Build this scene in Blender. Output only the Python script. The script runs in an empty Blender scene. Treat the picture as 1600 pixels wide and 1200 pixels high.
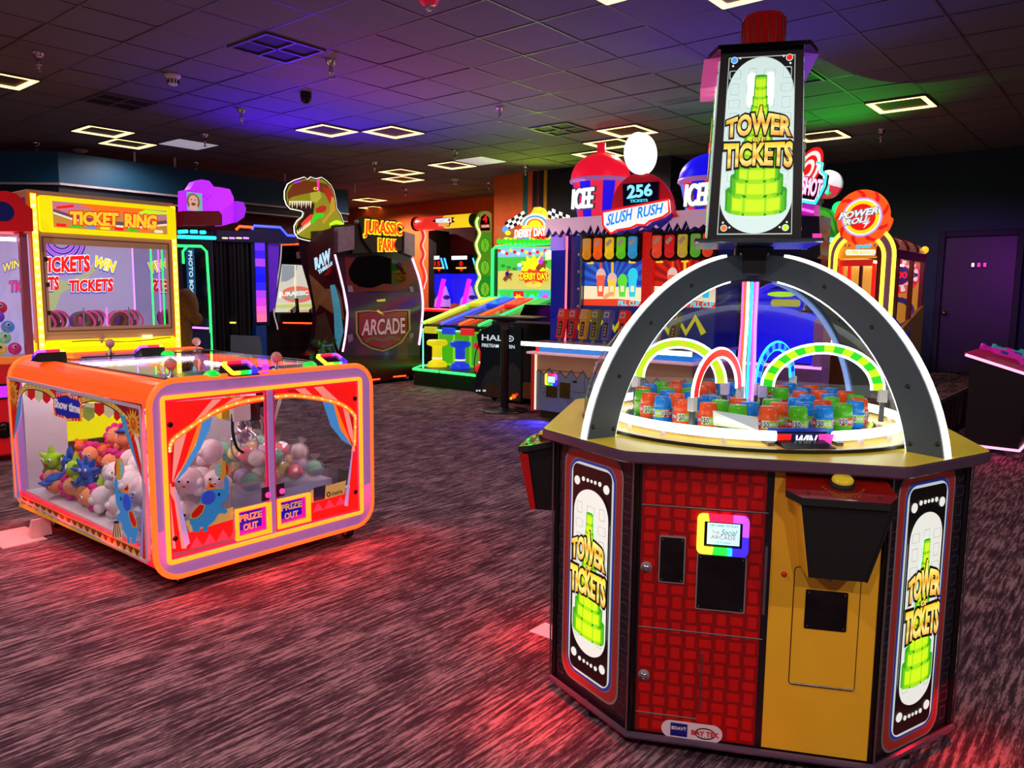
import bpy, math, random
from mathutils import Vector
random.seed(7)
sc = bpy.context.scene
COL = sc.collection
# ------------------------------------------------------------------ camera
F_PX, PITCH, ROLL, CAM_Z, YAW = 1202.0, math.radians(6.8), math.radians(0.6), 1.55, math.radians(39.8)
def _basis():
    cp, sp = math.cos(PITCH), math.sin(PITCH)
    f = Vector((0, cp, -sp)); u = Vector((0, sp, cp)); r = Vector((1, 0, 0))
    c, s = math.cos(ROLL), math.sin(ROLL)
    r2 = c*r + s*u; u2 = -s*r + c*u
    def w(p): return Vector((p.x*math.cos(YAW)-p.y*math.sin(YAW), p.x*math.sin(YAW)+p.y*math.cos(YAW), p.z))
    return w(r2), w(u2), w(f)
CR, CU, CF_ = _basis()
CAM = Vector((0, 0, CAM_Z))
cam = bpy.data.objects.new('camera', bpy.data.cameras.new('camera'))
COL.objects.link(cam)
from mathutils import Matrix
cam.matrix_world = Matrix(((CR.x, CU.x, -CF_.x, 0), (CR.y, CU.y, -CF_.y, 0), (CR.z, CU.z, -CF_.z, CAM_Z), (0, 0, 0, 1)))
cam.data.sensor_width = 36.0
cam.data.lens = F_PX/1600*36.0
cam.data.clip_start = 0.05
sc.camera = cam
# ------------------------------------------------------------------ world, exposure, lights
sc.view_settings.view_transform = 'Standard'
sc.view_settings.look = 'None'
sc.view_settings.exposure = 0.0
sc.view_settings.gamma = 1.0
sc.view_settings.use_curve_mapping = False
w = bpy.data.worlds.new('dim_room_air'); sc.world = w; w.use_nodes = True
w.node_tree.nodes['Background'].inputs[0].default_value = (0.5, 0.4, 0.55, 1)
w.node_tree.nodes['Background'].inputs[1].default_value = 0.16
def lin(c):
    o = []
    for x in c[:3]:
        x = x/255.0
        o.append(x/12.92 if x <= 0.04045 else ((x+0.055)/1.055)**2.4)
    return tuple(o)
def spot(name, loc, target, col, power, deg, blend=0.9, rad=0.0):
    d = bpy.data.lights.new(name, 'SPOT'); d.color = lin(col); d.energy = power
    d.spot_size = math.radians(deg); d.spot_blend = blend; d.shadow_soft_size = rad
    o = bpy.data.objects.new(name, d); COL.objects.link(o); o.location = loc
    o.rotation_euler = (Vector(target)-Vector(loc)).to_track_quat('-Z', 'Y').to_euler()
    return o
def area(name, loc, target, col, power, sx, sy):
    d = bpy.data.lights.new(name, 'AREA'); d.color = lin(col); d.energy = power
    d.shape = 'RECTANGLE'; d.size = sx; d.size_y = sy
    o = bpy.data.objects.new(name, d); COL.objects.link(o); o.location = loc
    o.rotation_euler = (Vector(target)-Vector(loc)).to_track_quat('-Z', 'Y').to_euler()
    return o
# coloured spots washing ceiling and doors as in the hall, plus an added white fill
spot('violet_ceiling_wash', (-8.7, 6.0, 2.1), (-7.9, 6.0, 3.65), (84, 8, 255), 330, 135)
spot('magenta_ceiling_wash', (-6.4, 5.6, 1.9), (-5.9, 5.4, 3.65), (255, 40, 150), 55, 130)
spot('rose_ceiling_wash', (-4.2, 6.9, 1.6), (-4.0, 6.4, 3.65), (255, 110, 190), 24, 130)
spot('white_ceiling_fill', (-6.2, 7.4, 1.6), (-5.6, 6.9, 3.65), (255, 240, 225), 62, 140)  # added fill that lifts the dark middle of the ceiling
spot('green_ceiling_wash', (-3.0, 9.8, 2.5), (-3.2, 9.0, 3.65), (20, 255, 60), 90, 125)
spot('lime_ceiling_wash', (-8.0, 10.2, 2.5), (-7.2, 9.4, 3.65), (200, 255, 60), 75, 130)
spot('blue_ceiling_wash', (-2.9, 6.6, 2.0), (-2.7, 5.6, 3.65), (40, 70, 255), 75, 125)
spot('violet_door_wash', (-1.7, 9.6, 2.2), (-2.1, 13.0, 1.7), (200, 10, 255), 130, 46)
for i, (x, y) in enumerate(((1.9, -1.2), (0.2, -1.8), (-3.0, -.6), (2.4, 1.4), (-5.6, .4))):    # added fill spots behind the camera, without fixtures, brighten the tower front
    spot('ring_or_fill_glow', (x, y, 3.6), (x, y, 0), (255, 230, 226), 190, 165, .6)
# ------------------------------------------------------------------ helpers
def ray(px, py): return CF_ + CR*((px-800)/F_PX) - CU*((py-600)/F_PX)
def at(px, py, x=None, y=None, z=None):
    d = ray(px, py)
    t = x/d.x if x is not None else y/d.y if y is not None else (z-CAM_Z)/d.z
    return CAM + d*t
MATS = {}
def M(name, col=(128, 128, 128), rough=0.5, metal=0.0, emit=0.0, ecol=None, noise=0.08, scale=9.0, coat=0.0):
    if name in MATS: return MATS[name]
    m = bpy.data.materials.new(name); m.use_nodes = True; nt = m.node_tree; N = nt.nodes; L = nt.links
    b = N['Principled BSDF']; c = lin(col)
    b.inputs['Roughness'].default_value = rough; b.inputs['Metallic'].default_value = metal
    if coat: b.inputs['Coat Weight'].default_value = coat
    if noise > 0:
        tc = N.new('ShaderNodeNewGeometry'); nz = N.new('ShaderNodeTexNoise'); nz.inputs['Scale'].default_value = scale
        nz.inputs['Detail'].default_value = 3
        mx = N.new('ShaderNodeMix'); mx.data_type = 'RGBA'
        mx.inputs[6].default_value = tuple(x*(1-noise*2) for x in c)+(1,)
        mx.inputs[7].default_value = tuple(min(1, x*(1+noise*2)) for x in c)+(1,)
        L.new(tc.outputs['Position'], nz.inputs['Vector']); L.new(nz.outputs[0], mx.inputs[0]); L.new(mx.outputs[2], b.inputs['Base Color'])
    else:
        b.inputs['Base Color'].default_value = c+(1,)
    if emit > 0:
        e = lin(ecol or col); b.inputs['Emission Color'].default_value = e+(1,); b.inputs['Emission Strength'].default_value = emit
    MATS[name] = m
    return m
def RAW(name, e, base=(20, 20, 20)):            # LED tubes: raw linear light colour above display white
    if name in MATS: return MATS[name]
    m = M(name, base, 0.4, noise=0); b = m.node_tree.nodes['Principled BSDF']
    s = max(e); b.inputs['Emission Color'].default_value = (e[0]/s, e[1]/s, e[2]/s, 1); b.inputs['Emission Strength'].default_value = s
    return m
def GLASS(name, tint=(255, 255, 255), ior=1.45, rough=0.0, haze=0.0):
    if name in MATS: return MATS[name]
    m = bpy.data.materials.new(name); m.use_nodes = True; nt = m.node_tree; N = nt.nodes; L = nt.links
    for n in list(N): N.remove(n)
    o = N.new('ShaderNodeOutputMaterial'); t = N.new('ShaderNodeBsdfTransparent'); g = N.new('ShaderNodeBsdfGlossy')
    lw = N.new('ShaderNodeLayerWeight'); lw.inputs[0].default_value = .5; pw = N.new('ShaderNodeMath'); pw.operation = 'POWER'; pw.inputs[1].default_value = 4.5
    f = N.new('ShaderNodeMath'); f.operation = 'MULTIPLY_ADD'; f0 = ((ior-1)/(ior+1))**2; f.inputs[1].default_value = .75*(1-f0); f.inputs[2].default_value = f0; mx = N.new('ShaderNodeMixShader')
    t.inputs[0].default_value = lin(tint)+(1,); g.inputs['Roughness'].default_value = rough
    L.new(lw.outputs['Facing'], pw.inputs[0]); L.new(pw.outputs[0], f.inputs[0]); L.new(f.outputs[0], mx.inputs[0]); L.new(t.outputs[0], mx.inputs[1]); L.new(g.outputs[0], mx.inputs[2])
    if haze > 0:
        d = N.new('ShaderNodeBsdfDiffuse'); d.inputs[0].default_value = lin(tint)+(1,); m2 = N.new('ShaderNodeMixShader'); m2.inputs[0].default_value = haze
        L.new(mx.outputs[0], m2.inputs[1]); L.new(d.outputs[0], m2.inputs[2]); L.new(m2.outputs[0], o.inputs[0])
    else:
        L.new(mx.outputs[0], o.inputs[0])
    MATS[name] = m
    return m
class Pl:
    """a real flat face: origin, right, up, outward normal"""
    def __init__(s, O, u, v=(0, 0, 1)):
        s.O = Vector(O); s.u = Vector(u).normalized(); s.v = Vector(v).normalized(); s.n = s.u.cross(s.v)
    def __call__(s, p, d=0.0): return s.O + s.u*p[0] + s.v*p[1] + s.n*d
    def px(s, x, y):
        r = ray(x, y); t = (s.O-CAM).dot(s.n)/r.dot(s.n); q = CAM + r*t - s.O
        return (q.dot(s.u), q.dot(s.v))
    def pp(s, *pts): return [s.px(*p) for p in pts]
    def box(s, *pts):
        q = s.pp(*pts); return (min(a for a, b in q), min(b for a, b in q), max(a for a, b in q), max(b for a, b in q))
def PX(y=None, x=None):           # faces looking at -Y, or at +X
    return Pl((0, y, 0), (1, 0, 0)) if y is not None else Pl((x, 0, 0), (0, 1, 0))
def rr(u0, v0, u1, v1, r, n=5):
    if u0 > u1: u0, u1 = u1, u0
    if v0 > v1: v0, v1 = v1, v0
    o = []
    for cx, cy, a in ((u1-r, v1-r, 0), (u0+r, v1-r, 90), (u0+r, v0+r, 180), (u1-r, v0+r, 270)):
        for i in range(n+1):
            t = math.radians(a+90*i/n); o.append((cx+r*math.cos(t), cy+r*math.sin(t)))
    return o
def rect(u0, v0, u1, v1): return [(u0, v0), (u1, v0), (u1, v1), (u0, v1)]
def ell(cu, cv, ru, rv=None, n=20, a0=0, a1=360, rot=0):
    rv = ru if rv is None else rv; full = abs(a1-a0) >= 360; o = []; c, s = math.cos(math.radians(rot)), math.sin(math.radians(rot))
    for i in range(n if full else n+1):
        t = math.radians(a0+(a1-a0)*i/n); x, y = ru*math.cos(t), rv*math.sin(t); o.append((cu+x*c-y*s, cv+x*s+y*c))
    return o
def star(cu, cv, r0, r1, k, rot=90, sy=1.0):
    return [(cu+(r0 if i % 2 == 0 else r1)*math.cos(math.radians(rot+180*i/k)), cv+sy*(r0 if i % 2 == 0 else r1)*math.sin(math.radians(rot+180*i/k))) for i in range(2*k)]
def curve(pts, k=6):               # Catmull-Rom through points of any dimension
    o = []; n = len(pts)
    for i in range(n-1):
        p0, p1, p2, p3 = pts[max(i-1, 0)], pts[i], pts[i+1], pts[min(i+2, n-1)]
        for j in range(k):
            t = j/k
            o.append(tuple(0.5*((2*b)+(c-a)*t+(2*a-5*b+4*c-d)*t*t+(3*b-a-3*c+d)*t**3) for a, b, c, d in zip(p0, p1, p2, p3)))
    o.append(tuple(pts[-1])); return o
def band(pts, wd, wd1=None):        # 2D stroke around a polyline
    wd1 = wd if wd1 is None else wd1; L_, R_ = [], []; n = len(pts)
    for i in range(n):
        a = pts[max(i-1, 0)]; b = pts[min(i+1, n-1)]; dx, dy = b[0]-a[0], b[1]-a[1]; l = math.hypot(dx, dy) or 1
        h = (wd+(wd1-wd)*i/(n-1))/2; L_.append((pts[i][0]-dy/l*h, pts[i][1]+dx/l*h)); R_.append((pts[i][0]+dy/l*h, pts[i][1]-dx/l*h))
    return L_+R_[::-1]
class MB:
    """collects shapes; build() links them as ONE mesh object"""
    def __init__(s, T=None): s.v = []; s.f = []; s.fm = []; s.fs = []; s.mats = []; s.T = T
    def mi(s, m):
        if m not in s.mats: s.mats.append(m)
        return s.mats.index(m)
    def add(s, vs, fs, m, sm=False):
        o = len(s.v); k = s.mi(m)
        s.v += [tuple(s.T(Vector(v))) for v in vs] if s.T else [tuple(v) for v in vs]
        for f in fs: s.f.append([o+i for i in f]); s.fm.append(k); s.fs.append(sm)
        return s
    def loft(s, rings, m, cap0=True, cap1=True, closed=True, sm=False, ms=None):
        n = len(rings[0]); vs = [p for r in rings for p in r]; fs = []
        for i in range(len(rings)-1):
            for j in range(n if closed else n-1):
                k = (j+1) % n; fs.append((i*n+j, i*n+k, (i+1)*n+k, (i+1)*n+j))
        s.add(vs, fs, ms or m, sm)
        if cap0: s.add(rings[0], [tuple(range(n))[::-1]], m)
        if cap1: s.add(rings[-1], [tuple(range(n))], m)
        return s
    def plate(s, pl, poly, d0, d1, m, ms=None, sm=False):
        return s.loft([[pl(p, d0) for p in poly], [pl(p, d1) for p in poly]], m, ms=ms, sm=sm)
    def ring(s, pl, po, pi, d0, d1, m, ms=None):
        n = len(po); R = [[pl(p, d0) for p in po], [pl(p, d1) for p in po], [pl(p, d1) for p in pi], [pl(p, d0) for p in pi]]
        R.append(R[0]); return s.loft(R, m, False, False, ms=ms)
    def box(s, x0, x1, y0, y1, z0, z1, m, b=0.0):
        if x0 > x1: x0, x1 = x1, x0
        if y0 > y1: y0, y1 = y1, y0
        if z0 > z1: z0, z1 = z1, z0
        if b <= 0:
            vs = [(x, y, z) for x in (x0, x1) for y in (y0, y1) for z in (z0, z1)]
            return s.add(vs, [(0, 1, 3, 2), (4, 6, 7, 5), (0, 4, 5, 1), (2, 3, 7, 6), (0, 2, 6, 4), (1, 5, 7, 3)], m)
        b = min(b, (x1-x0)*.45, (y1-y0)*.45, (z1-z0)*.45); vs = []; ix = {}
        for i, x in enumerate((x0, x1)):
            for j, y in enumerate((y0, y1)):
                for k, z in enumerate((z0, z1)):
                    sx, sy, sz = (b if i == 0 else -b), (b if j == 0 else -b), (b if k == 0 else -b)
                    for a, p in enumerate(((x, y+sy, z+sz), (x+sx, y, z+sz), (x+sx, y+sy, z))): ix[i, j, k, a] = len(vs); vs.append(p)
        fs = []
        for i in (0, 1):
            fs.append([ix[i, 0, 0, 0], ix[i, 1, 0, 0], ix[i, 1, 1, 0], ix[i, 0, 1, 0]]); fs.append([ix[0, i, 0, 1], ix[1, i, 0, 1], ix[1, i, 1, 1], ix[0, i, 1, 1]])
            fs.append([ix[0, 0, i, 2], ix[1, 0, i, 2], ix[1, 1, i, 2], ix[0, 1, i, 2]])
        for i in (0, 1):
            for j in (0, 1):
                fs.append([ix[i, j, 0, 0], ix[i, j, 1, 0], ix[i, j, 1, 1], ix[i, j, 0, 1]]); fs.append([ix[i, 0, j, 0], ix[i, 1, j, 0], ix[i, 1, j, 2], ix[i, 0, j, 2]])
                fs.append([ix[0, i, j, 1], ix[1, i, j, 1], ix[1, i, j, 2], ix[0, i, j, 2]])
                for k in (0, 1): fs.append([ix[i, j, k, 0], ix[i, j, k, 1], ix[i, j, k, 2]])
        return s.add(vs, fs, m)
    def tube(s, pts, r, m, n=8, closed=False, cap=True, sm=True):
        P = [Vector(p) for p in pts]; rings = []; N_ = len(P); up = None
        for i in range(N_):
            t = (P[(i+1) % N_]-P[i-1]) if closed else (P[min(i+1, N_-1)]-P[max(i-1, 0)])
            t.normalize()
            if up is None: up = Vector((0, 0, 1)) if abs(t.z) < .9 else Vector((1, 0, 0))
            a = up - t*up.dot(t); a.normalize(); b = t.cross(a); up = a; q = r[i] if isinstance(r, (list, tuple)) else r
            rings.append([P[i]+a*(q*math.cos(2*math.pi*j/n))+b*(q*math.sin(2*math.pi*j/n)) for j in range(n)])
        if closed: rings.append(rings[0])
        return s.loft(rings, m, cap and not closed, cap and not closed, sm=sm)
    def lathe(s, prof, c, m, n=20, ax=(0, 0, 1), sm=True, cap=True):
        a = Vector(ax).normalized(); e = Vector((1, 0, 0)) if abs(a.x) < .9 else Vector((0, 1, 0)); e = (e-a*e.dot(a)).normalized(); g = a.cross(e); c = Vector(c)
        return s.loft([[c+a*h+e*(r*math.cos(2*math.pi*j/n))+g*(r*math.sin(2*math.pi*j/n)) for j in range(n)] for r, h in prof], m, cap, cap, sm=sm)
    def ball(s, c, r, m, n=12, k=8, sc_=(1, 1, 1)):
        c = Vector(c); R = []
        for i in range(k+1):
            t = math.pi*i/k; q = max(math.sin(t), .02)*r
            R.append([c+Vector((q*math.cos(2*math.pi*j/n)*sc_[0], q*math.sin(2*math.pi*j/n)*sc_[1], -r*math.cos(t)*sc_[2])) for j in range(n)])
        return s.loft(R, m, sm=True)
    def text(s, pl, body, quad, d0, d1, m, off=0.0, warp=None, slant=0.0):
        vs, fs, bb = glyphs(body, off, slant); (ax, ay), (bx, by), (cx, cy), (dx, dy) = quad; o = []
        for x, y, z in vs:
            a, b = (x-bb[0])/(bb[2]-bb[0]), (y-bb[1])/(bb[3]-bb[1])
            if warp: a, b = warp(a, b)
            u = (ax*(1-a)+bx*a)*(1-b)+(dx*(1-a)+cx*a)*b; v = (ay*(1-a)+by*a)*(1-b)+(dy*(1-a)+cy*a)*b
            o.append(pl((u, v), d0+(d1-d0)*z))
        return s.add(o, fs, m)
    def build(s, name, parent=None, base=None, kind=None):
        base = Vector(base) if base is not None else Vector(parent['base']) if parent is not None else Vector((0, 0, 0))
        me = bpy.data.meshes.new(name); me.from_pydata([(v[0]-base.x, v[1]-base.y, v[2]-base.z) for v in s.v], [], s.f)
        for m in s.mats: me.materials.append(m)
        me.polygons.foreach_set('material_index', s.fm); me.polygons.foreach_set('use_smooth', s.fs); me.update()
        o = bpy.data.objects.new(name, me); COL.objects.link(o)
        o['base'] = base
        if parent is not None: o.parent = parent
        else: o.location = base
        if kind: o['kind'] = kind
        return o
GL = {}
def glyphs(body, off, slant):
    k = (body, off, slant)
    if k in GL: return GL[k]
    c = bpy.data.curves.new('lettering', 'FONT'); c.body = body; c.size = 1; c.offset = off; c.extrude = .5; c.resolution_u = 3; c.shear = slant
    o = bpy.data.objects.new('lettering', c); me = o.to_mesh()
    vs = [(v.co.x, v.co.y, v.co.z+.5) for v in me.vertices]; fs = [tuple(p.vertices) for p in me.polygons]; o.to_mesh_clear(); bpy.data.objects.remove(o); bpy.data.curves.remove(c)
    if off == 0: bb = (min(v[0] for v in vs), min(v[1] for v in vs), max(v[0] for v in vs), max(v[1] for v in vs))
    else: bb = glyphs(body, 0, slant)[2]
    GL[k] = (vs, fs, bb); return GL[k]
def thing(name, label, cat, base, group=None):
    o = bpy.data.objects.new(name, None); COL.objects.link(o); o.location = base; o['base'] = Vector(base); o.empty_display_size = .1
    return tag(o, label, cat, group)
def tag(o, label=None, cat=None, group=None, kind=None):
    if label: o['label'] = label
    if cat: o['category'] = cat
    if group: o['group'] = group
    if kind: o['kind'] = kind
    return o
def copy_thing(o, dv, label=None, group=None, parent=None):
    c = o.copy(); COL.objects.link(c)
    if parent is None:
        c.location = o.location+Vector(dv)
        if label: c['label'] = label
        if group: c['group'] = group
    else: c.parent = parent
    for ch in list(o.children): copy_thing(ch, dv, parent=c)
    return c
def struct(name, mb, parent=None, label=None):
    o = mb.build(name, parent); o['kind'] = 'structure'
    if label: o['label'] = label
    return o
def arc3(c, e, g, re, rg, a0, a1, n):       # points on an ellipse arc in the plane of vectors e, g
    return [Vector(c)+Vector(e)*(re*math.cos(math.radians(a0+(a1-a0)*i/n)))+Vector(g)*(rg*math.sin(math.radians(a0+(a1-a0)*i/n))) for i in range(n+1)]
# ------------------------------------------------------------------ shared materials
BLACK = M('black_laminate', (12, 12, 14), .35); GLOSSBLK = M('gloss_black', (6, 6, 8), .08); MATBLK = M('matt_black', (3, 3, 6), .7)
CHROME = M('chrome', (220, 220, 225), .12, 1, noise=.02); STEEL = M('brushed_steel', (150, 150, 155), .35, 1); WHITEP = M('white_plastic', (225, 225, 228), .4)
GREYP = M('grey_plastic', (120, 120, 125), .5); REDP = M('red_plastic', (200, 20, 20), .3); RUBBER = M('rubber', (20, 20, 20), .9)
WLED = RAW('white_led', (3.2, 3.4, 2.9)); WARM = RAW('warm_led', (3.4, 2.1, .75)); RLED = RAW('red_orange_led', (4.2, .2, .02)); YLED = RAW('amber_led', (4.0, 1.6, .04))
YELLOWLED = RAW('yellow_led', (2.6, 2.2, .1)); GLED = RAW('green_led', (.06, 2.6, .35)); CLED = RAW('cyan_led', (.05, 1.6, 1.7)); BLED = RAW('blue_led', (.12, .2, 3.6)); PLED = RAW('pink_led', (3.4, .25, 1.6)); VLED = RAW('violet_led', (1.6, .5, 3.0))
def EM(name, col, k=1.0, rough=.35): return M(name, col, rough, emit=k, noise=0)
E_WHITE = EM('lit_white', (235, 240, 238)); E_RED = EM('lit_red', (235, 25, 20)); E_BLUE = EM('lit_blue', (20, 40, 230)); E_GREEN = EM('lit_green', (40, 200, 30)); E_LIME = EM('lit_lime', (185, 240, 20)); E_YEL = EM('lit_yellow', (250, 225, 20))
E_ORANGE = EM('lit_orange', (245, 110, 25)); E_PINK = EM('lit_pink', (240, 60, 170)); E_PURPLE = EM('lit_purple', (190, 40, 250)); E_CYAN = EM('lit_cyan', (60, 215, 235)); E_SKY = EM('lit_sky_blue', (70, 150, 240)); E_BLACK = M('print_black', (8, 8, 8), .4, noise=0); E_DGREEN = EM('lit_dark_green', (15, 120, 30)); E_GREY = EM('lit_grey', (165, 178, 174)); E_NAVY = EM('lit_navy', (15, 20, 110)); E_BROWN = EM('lit_brown', (110, 60, 30)); E_CREAM = EM('lit_cream', (235, 220, 180)); E_GOLD = EM('lit_gold', (250, 195, 40)); E_TAN = EM('lit_tan', (215, 170, 110))
RAINBOW = [EM('lit_bezel_%s' % n, c, 1.2) for n, c in (('yellow', (255, 225, 60)), ('red', (255, 30, 80)), ('violet', (190, 80, 255)), ('blue', (60, 40, 255)), ('green', (40, 230, 60)), ('cyan', (40, 220, 255)))]
# ================================================================== ROOM
def carpet():
    m = bpy.data.materials.new('streaked_carpet'); m.use_nodes = True; nt = m.node_tree; N = nt.nodes; L = nt.links; b = N['Principled BSDF']
    g = N.new('ShaderNodeNewGeometry')
    def noise(sx, sy, scale, det=3, rough=.6):
        mp = N.new('ShaderNodeMapping'); mp.inputs['Scale'].default_value = (sx, sy, 1); L.new(g.outputs['Position'], mp.inputs['Vector'])
        n = N.new('ShaderNodeTexNoise'); n.inputs['Scale'].default_value = scale; n.inputs['Detail'].default_value = det; n.inputs['Roughness'].default_value = rough
        L.new(mp.outputs[0], n.inputs['Vector']); return n.outputs[0]
    def math_(op, a, b_):
        q = N.new('ShaderNodeMath'); q.operation = op
        for i, x in enumerate((a, b_)):
            if isinstance(x, (int, float)): q.inputs[i].default_value = x
            else: L.new(x, q.inputs[i])
        return q.outputs[0]
    streak = noise(62, 4.2, 1.0, 2, .6); fine = noise(190, 26, 1.0, 2, .7); blot = noise(5.5, 3.4, 1.0, 5, .65)
    s = math_('ADD', math_('MULTIPLY', streak, .62), math_('ADD', math_('MULTIPLY', fine, .3), math_('MULTIPLY', blot, .28)))
    cr = N.new('ShaderNodeValToRGB'); L.new(s, cr.inputs[0]); e = cr.color_ramp.elements
    e[0].position = .53; e[0].color = lin((62, 41, 52))+(1,); e[1].position = .68; e[1].color = lin((158, 124, 132))+(1,)
    q = e.new(.61); q.color = lin((98, 74, 84))+(1,)
    L.new(cr.outputs[0], b.inputs['Base Color']); b.inputs['Roughness'].default_value = .95; b.inputs['Specular IOR Level'].default_value = .1
    bp = N.new('ShaderNodeBump'); bp.inputs['Strength'].default_value = .5; bp.inputs['Distance'].default_value = .01; L.new(s, bp.inputs['Height']); L.new(bp.outputs[0], b.inputs['Normal'])
    return m
CARPET = carpet()
WTEAL = M('dark_teal_paint', (6, 48, 62), .7); WORANGE = M('orange_paint', (232, 100, 26), .7); WNAVY = M('navy_paint', (12, 18, 40), .7)
CEILT = M('charcoal_ceiling_tile', (108, 104, 110), .9, noise=.1, scale=60); CEILB = M('charcoal_ceiling_bar', (84, 80, 86), .5); CEILD = M('dark_plenum', (6, 6, 7), .9)
CZ = 3.65
struct('floor', MB().box(-22, 6, -3, 16, -.1, 0, CARPET))
ceil = struct('ceiling', MB().box(-22, 6, -3, 16, CZ+.03, CZ+.2, CEILD))
struct('wall_back', MB().box(-9.48, 6, 13.0, 13.3, 0, CZ+.03, WTEAL))
struct('wall_back_orange', MB().box(-22, -9.48, 13.0, 13.3, 0, CZ+.03, WORANGE))
yb = 10.8; bump = PX(y=yb)
xs = [bump.px(px, 300)[0] for px in (772, 817, 825, 832, 839, 842.5, 849.5, 854.5, 1047)]
bm_ = MB(); cols = [WORANGE, M('teal_stripe_paint', (20, 110, 110), .7), WORANGE, WNAVY, M('maroon_stripe_paint', (110, 20, 60), .7), WNAVY, M('yellow_stripe_paint', (210, 160, 30), .7), WNAVY]
for i, m in enumerate(cols): bm_.box(xs[i], xs[i+1], yb, 12.99, 0, CZ+.02, m)
struct('wall_stub', bm_)
# hanging bulkhead on the left with its rods and trims, and the wall below it
xf = -12.3; K = (-xf)/9.346; yb0 = 3.435*K; ye = 7.238*K*1.02; zt_ = 3.49; zb_ = 3.05
def bulk(z0, z1, th, m, name, off=0.0):
    a = MB(); pts = [(xf-off-6*.766, yb0-6*.643), (xf-off, yb0), (xf-off, ye)]
    ring = lambda z: [(p[0], p[1], z) for p in pts]+[(p[0]-th, p[1]+(.1 if i < 2 else 0), z) for i, p in reversed(list(enumerate(pts)))]
    a.loft([ring(z0), ring(z1)], m); return a
struct('wall_left', bulk(zb_, zt_, .16, M('deep_teal_bulkhead', (6, 76, 112), .6), 'bulkhead'))
TRIMW = M('pale_trim', (190, 190, 200), .4)
struct('trim_1', bulk(zb_-.03, zb_, .18, TRIMW, 'trim', -.02)); struct('trim_2', bulk(zb_-.17, zb_-.15, .12, TRIMW, 'trim', .02)); struct('wall_left_lower_band', bulk(zb_-.15, zb_-.03, .12, M('dark_bulkhead_band', (6, 26, 40), .6), 'band', .03))
struct('wall_left_lower', bulk(0, zb_-.17, .1, M('red_lit_wall', (92, 14, 34), .7), 'lower', .35))  # the red light on this wall is put into its colour
struct('wall_far_left', MB().box(-22, -21.8, -3, 13, 0, CZ+.03, M('brown_wall_paint', (96, 60, 34), .7)))
for px, y0, y1 in ((210, 217, 240), (273.5, 240, 261), (445, 265, 279), (554, 281, 296)):
    p = at(px, y1, x=xf-.08); tag(MB().tube([(p.x, p.y, zt_-.01), (p.x, p.y, CZ+.03)], .018, M('white_rod', (215, 215, 220), .4)).build('hanger_rod', base=(p.x, p.y, zt_)),
        'thin white rod hanging the teal bulkhead from the ceiling, %s from the left' % {210: 'first', 273.5: 'second', 445: 'third', 554: 'last'}[px], 'rod', 'rods of the teal bulkhead')
# raised floor by the door, door
struct('floor_raised', MB().box(-3.2, -1.75, 9.15, 13.0, 0, .42, CARPET)); struct('trim_3', MB().box(-1.76, -1.735, 9.13, 13.0, .38, .425, M('stair_nosing', (120, 105, 115), .4)).box(-3.2, -1.735, 9.13, 9.15, .38, .425, M('stair_nosing', rough=.4)))
bk = PX(y=12.96); DP = M('navy_door_paint', (34, 26, 58), .45)
du0, du1 = bk.px(1471, 470)[0], bk.px(1583, 470)[0]
d1 = MB().box(du0, du1, 12.94, 12.99, .43, 2.42, DP, .006)
door = struct('door_1', d1)
fr = MB(); fr.box(du0-.08, du0, 12.9, 13.0, .42, 2.5, WNAVY, .006).box(du1, du1+.08, 12.9, 13.0, .42, 2.5, WNAVY, .006).box(du0, du1, 12.9, 13.0, 2.42, 2.5, WNAVY, .006); struct('trim_4', fr)
k = bk.px(1477, 489); MB().lathe([(.0, 0), (.035, .0), (.035, .01), (.015, .02), (.015, .04), (.033, .05), (.03, .08), (.0, .085)], (k[0], 12.94, k[1]), M('brass', (190, 150, 80), .25, 1), 12, (0, -1, 0)).build('door_handle', door)
b4 = bk.box((1516, 409), (1541, 419)); sg = MB().box(b4[0], b4[2], 12.925, 12.94, b4[1], b4[3], M('dark_sign', (30, 8, 40), .3))
for i, mm in ((0, E_WHITE), (2, E_PINK), (4, E_PINK)):
    a = b4[0]+(b4[2]-b4[0])*(.12+i*.18); sg.box(a, a+.035, 12.92, 12.925, b4[1]+.02, b4[3]-.02, mm)
sg.build('door_sign', door)
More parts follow.
